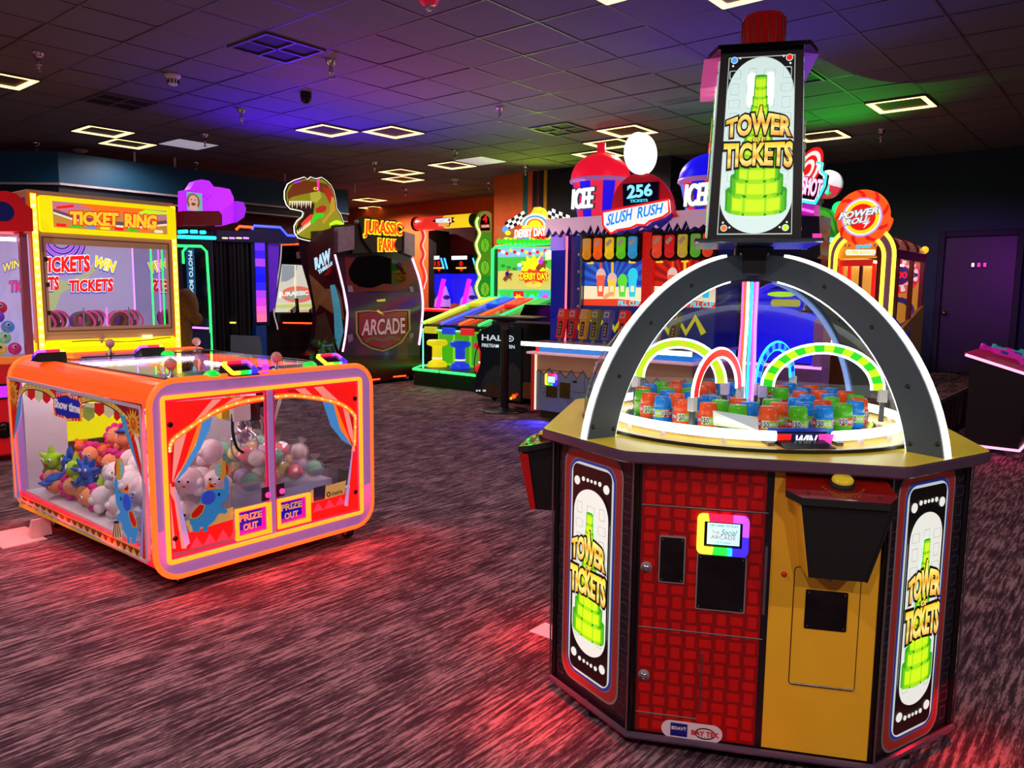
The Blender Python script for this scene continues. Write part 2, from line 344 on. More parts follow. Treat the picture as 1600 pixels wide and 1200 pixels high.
# ceiling grid: bars and lay-in tiles of 61 cm
S, SYY = .624, .598; gx0, gy0 = -2.03, 4.95
def pix(P):
    d = Vector(P)-CAM; z = d.dot(CF_)
    return (800+F_PX*d.dot(CR)/z, 600-F_PX*d.dot(CU)/z, z) if z > .2 else (0, 9999, 0)
def cell(px, py, z=3.64):
    p = at(px, py, z=z); return (math.floor((p.x-gx0)/S), math.floor((p.y-gy0)/SYY))
lights = [(15, 127, 'square LED ring light at the left edge above the red crane'), (150, 202, 'square LED ring light above the yellow machine, the nearer of a touching pair'), (187, 220, 'square LED ring light above the yellow machine, the farther of a touching pair'),
          (509, 203, 'square LED ring light over the dinosaur head, the left of two side by side'), (613, 204, 'square LED ring light beside the dark dome camera, the right of two side by side'), (627, 265, 'square LED ring light above the orange wall, upper of two overlapping'), (627, 277, 'square LED ring light above the orange wall, lower of two overlapping'),
          (705, 256, 'single square LED ring light next to the white blank panel'), (975, 203, 'square LED ring light behind the white plaque, nearest of three'), (938, 223, 'square LED ring light by the red cup, middle of three'), (910, 238, 'square LED ring light by the red cup, farthest of three'),
          (1403, 156, 'square LED ring light alone in the dark ceiling over the door'), (1290, 205, 'square LED ring light on the green-lit ceiling behind the tower marquee'), (950, 2, 'square LED ring light cut by the top edge, left of the red beacon'), (1150, 2, 'square LED ring light cut by the top edge, above the red beacon'),
          (590, 314, 'square LED ring light beyond the end of the teal bulkhead, upper one'), (589, 323, 'square LED ring light beyond the end of the teal bulkhead, lower one')]
vents = [(431, 71, 'dark four-way ceiling vent in the violet light'), (172, 151, 'dark ceiling vent above the yellow machine'), (870, 200, 'dark ceiling vent near the red cup'), (1265, 112, 'dark ceiling vent right of the tower marquee')]
panels = [(292, 223, 'white blank ceiling panel with added glow over the photo booth'), (752, 249, 'white blank ceiling panel with added glow right of the single ring light')]
used = set()
def ij(px, py):
    c = cell(px, py)
    while c in used: c = (c[0]-1, c[1]+1)
    used.add(c); return gx0+(c[0]+.5)*S, gy0+(c[1]+.5)*SYY
T4 = Pl((0, 0, CZ), (1, 0, 0), (0, -1, 0))    # ceiling seen from below: n = -Z
LREC = M('lamp_recess', (70, 50, 40), .6)
for px, py, lab in lights:
    cx, cy = ij(px, py); t = thing('ceiling_light', lab, 'ceiling light', (cx, cy, CZ), 'square ring lights in the ceiling')
    MB().ring(T4, rr(cx-.295, -cy-.295, cx+.295, -cy+.295, .02, 2), rr(cx-.24, -cy-.24, cx+.24, -cy+.24, .02, 2), .0, .02, WARM).build('diffuser', t)
    MB().box(cx-.24, cx+.24, cy-.24, cy+.24, CZ-.006, CZ+.005, LREC).build('centre_panel', t)
    MB().ring(T4, rect(cx-.303, -cy-.303, cx+.303, -cy+.303), rect(cx-.29, -cy-.29, cx+.29, -cy+.29), -.01, .02, CEILB).build('frame', t)
    spot('ring_or_fill_glow', (cx, cy, CZ-.06), (cx, cy, 0), (255, 222, 216), 58 if py < 300 else 420, 165, .6)
for px, py, lab in vents:
    cx, cy = ij(px, py); t = thing('ceiling_vent', lab, 'vent', (cx, cy, CZ), 'dark vents in the ceiling')
    MB().ring(T4, rect(cx-.3, -cy-.3, cx+.3, -cy+.3), rect(cx-.27, -cy-.27, cx+.27, -cy+.27), 0, .02, CEILB).build('frame', t)
    MB().box(cx-.012, cx+.012, cy-.27, cy+.27, CZ-.02, CZ, CEILB).box(cx-.27, cx+.27, cy-.012, cy+.012, CZ-.02, CZ, CEILB).build('cross_bar', t)
    for sx in (-1, 1):
        for sy in (-1, 1): MB().box(cx+sx*.14-.122, cx+sx*.14+.122, cy+sy*.14-.122, cy+sy*.14+.122, CZ-.004, CZ+.004, M('vent_dark', (16, 16, 20), .7)).build('grille_panel', t)
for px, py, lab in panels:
    cx, cy = ij(px, py); tag(MB().box(cx-.3, cx+.3, cy-.3, cy+.3, CZ-.008, CZ+.012, M('white_lay_in_panel', (250, 248, 252), .6, emit=.4, ecol=(215, 210, 235), noise=.06, scale=4), .004).build('ceiling_panel', base=(cx, cy, CZ)), lab, 'ceiling panel', 'white blank ceiling panels')  # faint glow added so the blank panel reads white
tm = MB().box(-.309, .309, -.296, .296, 0, .02, CEILT, .003).build('ceiling_tile', ceil, base=(0, 0, 0)); tm.location = (50, 0, 0)
cand = []
for i in range(-28, 10):
    for j in range(-9, 14):
        if (i, j) in used: continue
        cx, cy = gx0+(i+.5)*S, gy0+(j+.5)*SYY
        if cy > 13.2: continue
        P = pix((cx, cy, CZ)); vis = P[2] > .2 and -60 < P[0] < 1660 and -60 < P[1]
        hid = cx < xf and cy < ye
        cand.append((0 if vis and not hid else 1, P[2] if P[2] > .2 else 99, cx, cy))
cand.sort(); rest = MB()
for n, (v, d, cx, cy) in enumerate(cand):
    dz = random.uniform(-.002, .003)
    if n < 296 and v == 0:
        o = tm if n == 0 else tm.copy()
        if n: COL.objects.link(o)
        o.location = (cx, cy, CZ+dz); o.rotation_euler = (random.uniform(-.006, .006), random.uniform(-.006, .006), 0)
    else: rest.box(cx-.309, cx+.309, cy-.296, cy+.296, CZ+dz, CZ+dz+.02, CEILT)
rest.build('far_ceiling_tiles', ceil, kind='stuff')
for i in range(-28, 11): MB().box(gx0+i*S-.008, gx0+i*S+.008, -.5, 13.0, CZ-.004, CZ+.004, CEILB).build('grid_bar', ceil)
for j in range(-9, 14): MB().box(-19, 4.1, gy0+j*SYY-.008, gy0+j*SYY+.008, CZ-.0045, CZ+.004, CEILB).build('grid_bar', ceil)
# sprinklers, detectors, camera
def sprinkler(px, py, lab):
    p = at(px, py, z=CZ-.06); t = thing('sprinkler', lab, 'sprinkler', (p.x, p.y, CZ), 'chrome sprinklers in the ceiling'); c = (p.x, p.y, CZ)
    MB().lathe([(.028, 0), (.05, -.0), (.05, -.008), (.034, -.05), (.026, -.05)], c, CHROME, 14).build('escutcheon', t)
    MB().lathe([(.018, -.05), (.018, -.1), (.026, -.104), (.026, -.116), (.012, -.118), (.01, -.16)], c, CHROME, 10).build('body', t)
    MB().lathe([(.006, -.16), (.024, -.163), (.024, -.168), (.0, -.17)], c, STEEL, 12).build('deflector', t)
for px, py, w_ in ((60, 92, 'above the red crane at the left edge'), (517, 104, 'in the magenta light, nearest to the camera'), (377, 178, 'below the violet patch of ceiling'), (320, 216, 'at the corner of the white blank panel'), (781, 175, 'on the bare grey ceiling before the red cup'),
                   (1377, 209, 'in the dark ceiling over the door'), (711, 241, 'beside the single ring light'), (585, 258, 'left of the two overlapping ring lights'), (57, 229, 'at the left end of the teal bulkhead'), (305, 259, 'over the photo booth and behind the bulkhead'), (633, 299, 'before the orange wall'), (764, 289, 'by the edge of the orange wall stub'),
                   (821, 263, 'above the striped wall stub'), (1118, 233, 'above the blue cup')):
    sprinkler(px, py, 'small chrome ceiling sprinkler '+w_)
def detector(px, py, r, lab):
    p = at(px, py, z=CZ-.05); t = thing('smoke_detector', lab, 'smoke detector', (p.x, p.y, CZ)); c = (p.x, p.y, CZ)
    MB().lathe([(r, 0), (r, -.02), (r*.75, -.035)], c, WHITEP, 18).build('base', t)
    MB().lathe([(r*.72, -.035), (r*.62, -.09), (r*.5, -.1), (0, -.1)], c, WHITEP, 18).build('body', t)
    for q in range(10):
        a = q*.628; x, y = p.x+r*.69*math.cos(a), p.y+r*.69*math.sin(a); MB().box(x-.005, x+.005, y-.005, y+.005, CZ-.085, CZ-.05, BLACK).build('slot', t)
detector(270, 125, .075, 'white slotted smoke detector on the dark ceiling above the yellow machine'); detector(711, 284, .075, 'small white smoke detector far back above the orange wall')
p = at(478, 153, z=CZ-.06); t = thing('security_camera', 'black dome security camera on the violet-lit ceiling', 'camera', (p.x, p.y, CZ)); MB().lathe([(.06, 0), (.06, -.07)], (p.x, p.y, CZ), BLACK, 16).build('housing', t)
MB().lathe([(.055, -.07), (.05, -.095), (.03, -.115), (0, -.12)], (p.x, p.y, CZ), GLOSSBLK, 16).build('dome', t)
p = at(125, 237, z=CZ-.03); tag(MB().lathe([(.11, 0), (.11, -.015), (.08, -.04), (0, -.05)], (p.x, p.y, CZ), WHITEP, 18).build('ceiling_speaker', base=(p.x, p.y, CZ)), 'shallow white dome on the ceiling behind the teal bulkhead', 'ceiling dome')
p = at(670, 3, z=CZ-.08); t = thing('alarm_light', 'red alarm dome with a clear tip at the top edge of the photo', 'alarm light', (p.x, p.y, CZ)); MB().lathe([(.085, 0), (.085, -.03), (.075, -.07), (.05, -.1), (.028, -.105)], (p.x, p.y, CZ), M('red_translucent', (225, 30, 60), .2, emit=.25), 18).build('dome', t)
MB().lathe([(.026, -.1), (.026, -.13), (.015, -.14), (0, -.14)], (p.x, p.y, CZ), CHROME, 12).build('tip', t)
# ================================================================== TOWER OF TICKETS
TC = Vector((-1.23, 2.94, 0)); TA = math.radians(26.64)
TU = Vector((math.cos(TA), math.sin(TA), 0)); TV = Vector((-math.sin(TA), math.cos(TA), 0)); ZZ = Vector((0, 0, 1))
def LT(v): return TC + TU*v[0] + TV*v[1] + ZZ*v[2]
def toL(P): d = Vector(P)-TC; return (d.dot(TU), d.dot(TV), d.z)
A_, B_ = .379, .693
def octo(a, b, z): return [(-b, -a, z), (-a, -b, z), (a, -b, z), (b, -a, z), (b, a, z), (a, b, z), (-a, b, z), (-b, a, z)]
def q4(pl, TL, TR, BR, BL):
    a, b, c, d = pl.pp(TL, TR, BR, BL); return ((a[0]+d[0])/2, (c[1]+d[1])/2, (b[0]+c[0])/2, (a[1]+b[1])/2)
def reader(par, pl, u0, v0, u1, v1, d=.0, txt=True, name='card_reader', lit=True):
    """rainbow-rimmed card reader with a small screen"""
    w_, h_ = u1-u0, v1-v0; po = rr(u0, v0, u1, v1, min(w_, h_)*.14, 6); n = len(po); pi_ = []
    kf = 1 if lit else .55; iu0, iv0, iu1, iv1 = u0+w_*.14*kf, v0+h_*.17*kf, u1-w_*.12*kf, v1-h_*.16*kf; pi_ = rr(iu0, iv0, iu1, iv1, .001, 6)
    mb = MB(); cu, cv = (u0+u1)/2, (v0+v1)/2
    def sub(a, b, k): return [(a[0]+(b[0]-a[0])*j/k, a[1]+(b[1]-a[1])*j/k) for j in range(k)]
    PO, PI_ = [], []
    for i in range(n):
        k = 8 if i % 7 == 6 else 1
        PO += sub(po[i], po[(i+1) % n], k); PI_ += sub(pi_[i], pi_[(i+1) % n], k)
    for i in range(len(PO)):
        j = (i+1) % len(PO); a = math.degrees(math.atan2((PO[i][1]-cv)/h_, (PO[i][0]-cu)/w_)) % 360
        m = RAINBOW[2 if a < 62 or a >= 350 else 1 if a < 112 else 0 if a < 248 else 4 if a < 275 else 5 if a < 288 else 3]
        mb.loft([[pl(PO[i], d), pl(PO[j], d)], [pl(PO[i], d+.018), pl(PO[j], d+.018)], [pl(PI_[i], d+.02), pl(PI_[j], d+.02)], [pl(PI_[i], d+.004), pl(PI_[j], d+.004)]], m, False, False, False)
    b = mb.build(name, par)
    s = MB(); s.plate(pl, rect(iu0, iv0, iu1, iv1), d+.001, d+.004, GLOSSBLK); su0, sv0, su1, sv1 = iu0+w_*.06, iv0+h_*.07, iu1-w_*.05, iv1-h_*.06
    s.plate(pl, rect(su0, sv0, su1, sv1), d+.004, d+.006, EM('lit_reader_screen', (185, 240, 240), 1.0) if lit else GLOSSBLK); s.build('screen', b)
    if txt:
        t = MB(); f = lambda a, b_, c, e: [(su0+(su1-su0)*x, sv0+(sv1-sv0)*y) for x, y in ((a, b_), (c, b_), (c, e), (a, e))]
        DK = M('print_slate', (60, 90, 100), .5, noise=0); SR = M('print_salmon', (230, 110, 110), .5, noise=0)
        t.text(pl, 'TAP CARD TO PLAY', f(.05, .84, .95, .94), d+.006, d+.0065, DK); t.text(pl, 'THE', f(.14, .5, .38, .64), d+.006, d+.0065, SR); t.text(pl, 'Social', f(.42, .46, .92, .74), d+.006, d+.0065, DK, slant=.4)
        t.text(pl, 'ARCADE', f(.12, .26, .88, .44), d+.006, d+.0065, SR); t.text(pl, '10 Credits', f(.28, .08, .72, .16), d+.006, d+.0065, DK); t.build('lettering', b)
    return b
GOLDTXT = None
def goldtext():
    if 'gold_lettering' in MATS: return MATS['gold_lettering']
    m = M('gold_lettering', (250, 190, 40), .4, emit=.85, noise=0); nt = m.node_tree; N = nt.nodes; b = N['Principled BSDF']
    tc = N.new('ShaderNodeTexCoord'); sp = N.new('ShaderNodeSeparateXYZ'); cr = N.new('ShaderNodeValToRGB'); nt.links.new(tc.outputs['Generated'], sp.inputs[0]); nt.links.new(sp.outputs[2], cr.inputs[0])
    e = cr.color_ramp.elements; e[0].position = 0; e[0].color = lin((235, 140, 30))+(1,); e[1].position = 1; e[1].color = lin((255, 205, 20))+(1,)
    for p, c in ((.3, (255, 235, 130)), (.45, (225, 165, 40)), (.7, (255, 235, 120))): q = e.new(p); q.color = lin(c)+(1,)
    nt.links.new(cr.outputs[0], b.inputs['Base Color']); nt.links.new(cr.outputs[0], b.inputs['Emission Color']); return m
TG = [EM('ticket_green_%d' % i, c, .9) for i, c in enumerate(((25, 120, 25), (40, 150, 20), (120, 205, 14), (196, 235, 26), (80, 180, 16), (150, 218, 16)))]
def ticket_tower(mb, pl, cu, v0, v1, wid, d):
    """the printed tower of ticket rolls: tiers of ticket coils, widest at the bottom"""
    tiers = [(.0, 1.0, .155), (.13, .86, .13), (.24, .74, .115), (.335, .63, .1), (.42, .54, .09), (.5, .46, .085), (.575, .39, .08), (.645, .33, .075), (.71, .29, .075), (.775, .25, .075), (.84, .215, .08), (.91, .2, .09)]
    H = v1-v0
    for i, (t, w_, h_) in enumerate(tiers):
        y0 = v0+t*H; y1 = y0+h_*H; hw = wid*w_/2; sg = hw*.2; k = d+i*.0003
        def arc(y, s=1.0, a=-1.0, b=1.0, n=10): return [(cu+hw*(a+(b-a)*j/n)*s, y-sg*math.sqrt(max(0, 1-(a+(b-a)*j/n)**2))) for j in range(n+1)]
        top = [(cu+hw*math.cos(math.radians(q*18)), y1+sg*math.sin(math.radians(q*18))) for q in range(11)]
        mb.plate(pl, arc(y1)+top[1:-1], k, k+.0006, TG[1]); mb.plate(pl, arc(y0)+arc(y1)[::-1], k+.0003, k+.0009, TG[1])
        mb.plate(pl, arc(y0, 1, -.93, .94)+arc(y1, 1, -.93, .94)[::-1], k+.0004, k+.0011, TG[4]); mb.plate(pl, arc(y0, 1, -.8, .84)+arc(y1, 1, -.8, .84)[::-1], k+.0005, k+.0012, TG[2]); mb.plate(pl, arc(y0, 1, -.5, .6)+arc(y1, 1, -.5, .6)[::-1], k+.0006, k+.0013, TG[5])
        for a, b in ((-.34, .28), (.36, .78), (-.76, -.44)):
            e = h_*H*.2; mb.plate(pl, [(x, y+e) for x, y in arc(y0, 1, a, b, 5)]+[(x, y-e) for x, y in arc(y1, 1, a, b, 5)][::-1], k+.0008, k+.0015, TG[3])
        for a in (-.4, .32, .82):
            q = arc(y1, 1, a-.05, a+.05, 3); mb.plate(pl, q+[(cu+hw*a, q[1][1]-h_*H*.16)], k+.001, k+.0018, TG[0])
            q = arc(y0, 1, a-.05, a+.05, 3); mb.plate(pl, q+[(cu+hw*a, q[1][1]+h_*H*.16)], k+.001, k+.0018, TG[0])
def title(par, pl, cu, cv, wid, hgt, d):
    """TOWER OF TICKETS in swelling gold capitals on a black outline"""
    def Q(a, b, c, e): return [(cu+wid*a, cv+hgt*b), (cu+wid*c, cv+hgt*b), (cu+wid*c, cv+hgt*e), (cu+wid*a, cv+hgt*e)]
    up = lambda a, b: (a, b*(1.0+.22*(1-(2*a-1)**2))+.16*(1-(2*a-1)**2)); dn = lambda a, b: (a, b*(1.0-.12*(1-(2*a-1)**2))+.12*(1-(2*a-1)**2))
    rows = (('TOWER', Q(-.46, .1, .44, .42), up, .07), ('OF', Q(-.08, -.0, .1, .08), None, .04), ('TICKETS', Q(-.48, -.5, .48, -.04), dn, .07))
    o = MB()
    for s, q, w_, b in rows: o.text(pl, s, q, d, d+.0015, E_BLACK, off=b+.045, warp=w_)
    o.plate(pl, [(cu-.05*wid, cv+.4*hgt), (cu+.07*wid, cv+.4*hgt), (cu+.045*wid, cv+.72*hgt), (cu+.0*wid, cv+.72*hgt)], d, d+.001, E_BLACK)
    o.build('lettering_outline', par)
    for s, q, w_, b in rows:
        g = MB(); g.text(pl, s, q, d+.002, d+.003, goldtext(), off=b*.6, warp=w_)
        if s == 'TOWER': g.plate(pl, [(cu-.03*wid, cv+.42*hgt), (cu+.05*wid, cv+.42*hgt), (cu+.034*wid, cv+.7*hgt), (cu+.008*wid, cv+.7*hgt)], d+.002, d+.0028, goldtext())
        g.build('lettering', par)
def weave(mb, pl, u0, v0, u1, v1, p, d, m, skip=None, k=0.8, ring=False):
    nx, ny = int((u1-u0)/p), int((v1-v0)/p)
    for i in range(nx):
        for j in range(ny):
            cx, cy = u0+(i+.5)*(u1-u0)/nx, v0+(j+.5)*(v1-v0)/ny
            if skip and skip(cx, cy): continue
            a, b = (p*.52*k, p*.38*k) if (i+j) % 2 else (p*.38*k, p*.52*k)
            if ring: mb.ring(pl, rr(cx-a, cy-b, cx+a, cy+b, p*.1, 2), rr(cx-a*.84, cy-b*.84, cx+a*.84, cy+b*.84, p*.08, 2), d, d+.0006, m)
            else: mb.plate(pl, rr(cx-a, cy-b, cx+a, cy+b, p*.1, 2), d, d+.0006, m)
def framed_art(T, pl, q, lit, name):
    u0, v0, u1, v1 = q; w_, h_ = u1-u0, v1-v0; R = w_*.2
    def ins(t, r): return rr(u0+t, v0+t, u1-t, v1-t, r, 6)
    mb = MB(); GO = M('print_gold', (205, 160, 90), .5, emit=.2, noise=0); steps = [(0, R, GO), (.008, R*.93, M('print_brick_red', (150, 40, 35), .5, emit=.15, noise=0)), (.034, R*.8, GO), (.038, R*.78, M('print_royal_blue', (40, 60, 170), .5, emit=.2, noise=0)), (.047, R*.72, E_CREAM if False else E_GREY), (.056, R*.4, E_BLACK)]
    for i, (t, r, m) in enumerate(steps): mb.plate(pl, ins(t, r), .001+i*.0008, .0018+i*.0008, m)
    p = mb.build(name, T); o = .0068
    iu0, iv0, iu1, iv1 = u0+.06, v0+.06, u1-.06, v1-.06; iw, ih = iu1-iu0, iv1-iv0; cu = (u0+u1)/2
    fb = MB(); W2 = EM('lit_panel_white', (214, 220, 212), lit); fb.plate(pl, rr(iu0, iv0+ih*.1, iu1, iv1-ih*.1, iw*.4999, 12), o, o+.0006, W2)
    fb.ring(pl, rr(iu0, iv0+ih*.085, iu1, iv1-ih*.085, iw*.4999, 12), rr(iu0+.008, iv0+ih*.085+.008, iu1-.008, iv1-ih*.085-.008, iw*.46, 12), o+.0006, o+.001, E_BLACK)
    for y in (iv0+.045, iv1-.045):
        s = 1 if y > (v0+v1)/2 else -1
        for i, (a, r) in enumerate(((.11, .0165), (.28, .0085), (.4, .007), (.5, .006), (.6, .007), (.72, .0085), (.89, .0165))): fb.plate(pl, ell(iu0+iw*a, y-s*(.012 if i in (0, 6) else 0)+s*0, r, r, 12), o, o+.001, W2)
    weave(fb, pl, iu0+.01, iv0+ih*.16, iu1-.01, iv1-ih*.16, .052, o+.0007, EM('lit_panel_grey', (182, 190, 182), lit*.9), ring=True)
    ticket_tower(fb, pl, cu, iv0+ih*.2, iv0+ih*.79, iw*.86, o+.0012); f = fb.build('backlit_print', p); f['label'] = 'backlit print of a green tower of ticket rolls'
    title(p, pl, cu, iv0+ih*.52, iw*.98, ih*.27, o+.006)
    return p
tw = thing('ticket_tower_game', 'tall octagonal ticket game with a glass dome, backlit tower marquee and red beacon', 'arcade game', TC)
TF = Pl(LT((0, -B_, 0)), TU); s2 = math.sqrt(.5)
TL_ = Pl(LT((-(A_+B_)/2, -(A_+B_)/2, 0)), TU*s2-TV*s2); TR_ = Pl(LT(((A_+B_)/2, -(A_+B_)/2, 0)), TU*s2+TV*s2)
TS_ = Pl(LT((-B_, 0, 0)), -TV); TE_ = Pl(LT((B_, 0, 0)), TV); TB_ = Pl(LT((0, B_, 0)), -TU)
INK = M('ink_laminate', (20, 16, 26), .35); PATT = M('print_slate_outline', (58, 52, 66), .5, noise=0)
cab = MB(LT); cab.loft([octo(A_, B_, .07), octo(A_, B_, 1.015)], INK); cabo = cab.build('cabinet', tw)
pt = MB()
for pl in (TL_, TR_): weave(pt, pl, -.21, .1, .21, 1.0, .058, .0004, PATT, ring=True)
pt.build('ticket_outlines', cabo, kind='stuff')
RW = M('red_print', (140, 5, 6), .35, noise=.05); RT = M('red_ticket_print', (196, 10, 6), .35, noise=.1); GO = M('print_gold', rough=.5); YL = M('mustard_laminate', (234, 178, 36), .38, noise=.04)
uL, uM, uR = TF.px(998, 950)[0], TF.px(1193, 950)[0], TF.px(1379, 930)[0]
for pl, full in ((TF, 1), (TS_, 0), (TE_, 0), (TB_, 0)):
    rp = MB(); rp.plate(pl, rect(uL, .085, uM-.008, 1.0), .0005, .004, RW); weave(rp, pl, uL+.004, .09, uM-.01, .998, .043, .0042, RT, k=.86)
    rpo = rp.build('red_panel', tw); yp = MB(); yp.plate(pl, rect(uM+.014, .085, uR, 1.0), .0005, .005, YL); ypo = yp.build('yellow_panel', tw)
    if full: RPO, YPO = rpo, ypo
# red panel details
sm_ = MB(); z1 = (TF.px(1000, 786)[1]+TF.px(1198, 802)[1])/2; z2 = (TF.px(998, 978)[1]+TF.px(1190, 997)[1])/2; z3 = (TF.px(994, 1110)[1]+TF.px(1090, 1122)[1])/2
for z, a, b in ((z1, uL, uM), (z2, uL, uM), (z3, uL, uL+.2)): sm_.plate(TF, rect(a, z-.0015, b, z+.0015), .0048, .0056, GO).plate(TF, rect(a, z-.0035, b, z-.0015), .0048, .0054, E_BLACK)
sm_.build('panel_seams', RPO, kind='stuff')
for pts in (((1031, 835), (1072, 838), (1069, 911), (1028.4, 908)), ((1089, 863), (1167, 868), (1163, 958), (1086, 949))):
    a, b, c, e = q4(TF, *pts); m = MB(); m.plate(TF, rr(a, b, c, e, .004, 2), .005, .009, GO); m.plate(TF, rr(a+.004, b+.005, c-.004, e-.005, .003, 2), .009, .011, GLOSSBLK)
    for x in (a+.011, c-.011):
        for y in (b+.012, e-.012): m.plate(TF, ell(x, y, .003, .003, 6), .011, .013, STEEL)
    m.build('cover_plate', RPO)
reader(RPO, TF, *q4(TF, (1090, 800), (1170, 806), (1169, 868), (1088, 861)), d=.006)
for p in ((1010, 885), (1006, 1053)):
    u, v = TF.px(*p); MB().lathe([(.019, 0), (.019, .005), (.0145, .006), (.0145, .009), (.0, .0095)], TF((u, v), .004), GO, 16, TF.n).lathe([(.012, .0), (.012, .004), (0, .0045)], TF((u, v), .013), CHROME, 14, TF.n).build('lock', RPO)
a, b = TF.px(1097, 1018), TF.px(1095, 1108); hg = MB(); n = 8
for i in range(n): hg.lathe([(.0035, 0), (.0035, (a[1]-b[1])/n*.88)], TF((a[0], b[1]+(a[1]-b[1])*i/n), .007), STEEL, 6, (0, 0, 1))
hg.build('hinge', RPO)
a, b = TF.px(1196, 852), TF.px(1190, 958); MB().plate(TF, rect(a[0]-.002, b[1], a[0]+.007, a[1]), .004, .014, STEEL).build('edge_hinge', RPO)
a, b, c, e = q4(TF, (1033, 1121), (1129, 1135), (1128, 1161), (1034, 1148)); st = MB(); st.plate(TF, rr(a, b, c, e, (e-b)*.495, 8), .005, .0065, M('print_pale', (225, 205, 212), .4, noise=0)); so = st.build('maker_sticker', RPO)
g = MB(); w_, h_ = c-a, e-b; NB = M('print_deep_blue', (16, 16, 120), .4, noise=0); g.plate(TF, rect(a+w_*.15, b+h_*.12, a+w_*.43, e-h_*.12), .0066, .0072, NB); g.text(TF, 'BDAVT', [(a+w_*.17, b+h_*.5), (a+w_*.41, b+h_*.5), (a+w_*.41, b+h_*.68), (a+w_*.17, b+h_*.68)], .0073, .0078, M('print_white', (230, 230, 230), .5, noise=0), off=.02)
eu, ev = a+w_*.72, b+h_*.46; DKP = M('print_dark', (30, 20, 25), .5, noise=0); g.ring(TF, ell(eu, ev, w_*.17, h_*.34, 20), ell(eu, ev, w_*.155, h_*.27, 20), .0066, .0072, DKP); g.text(TF, 'BAY TEK', [(eu-w_*.22, ev-h_*.12), (eu+w_*.22, ev-h_*.12), (eu+w_*.22, ev+h_*.14), (eu-w_*.22, ev+h_*.14)], .0074, .008, M('print_crimson', (190, 20, 40), .5, noise=0), off=.035)
for i in range(5): g.plate(TF, star(eu+w_*(i-2)*.05, ev-h_*.21, w_*.012, w_*.005, 5), .0066, .0072, DKP)
g.build('lettering', so)
# yellow panel details
a, b, c, e = q4(TF, (1241, 886), (1345, 893), (1333, 1079), (1234, 1066)); m = MB(); m.plate(TF, rr(a-.003, b-.003, c+.003, e+.003, .012, 3), .005, .0056, E_BLACK); m.plate(TF, rr(a, b, c, e, .01, 3), .0052, .0075, YL); dr = m.build('service_door', YPO)
x0, y0, x1, y1 = q4(TF, (1258, 919), (1325, 925), (1321, 988), (1256, 978)); m = MB(); m.plate(TF, rr(x0, y0, x1, y1, .004, 2), .0075, .0095, GLOSSBLK)
for x in (x0+.009, x1-.009):
    for y in (y0+.009, y1-.009): m.plate(TF, ell(x, y, .003, .003, 6), .0095, .011, STEEL)
m.build('cover_plate', dr); m = MB()
for i in range(7): m.lathe([(.003, 0), (.003, (c-a)/7*.9)], TF((a+(c-a)*i/7+.004, b+.004), .009), STEEL, 6, TF.u)
m.build('hinge', dr)
u, v = TF.px(1224.5, 896); MB().lathe([(.0085, 0), (.0085, .004), (.006, .008), (0, .009)], TF((u, v), .005), M('red_button', (200, 40, 20), .3), 14, TF.n).build('button', YPO)
u, v = TF.px(1294, 900); MB().lathe([(.014, 0), (.012, .006), (0, .007)], TF((u, v), .0075), STEEL, 14, TF.n).build('lock', YPO)
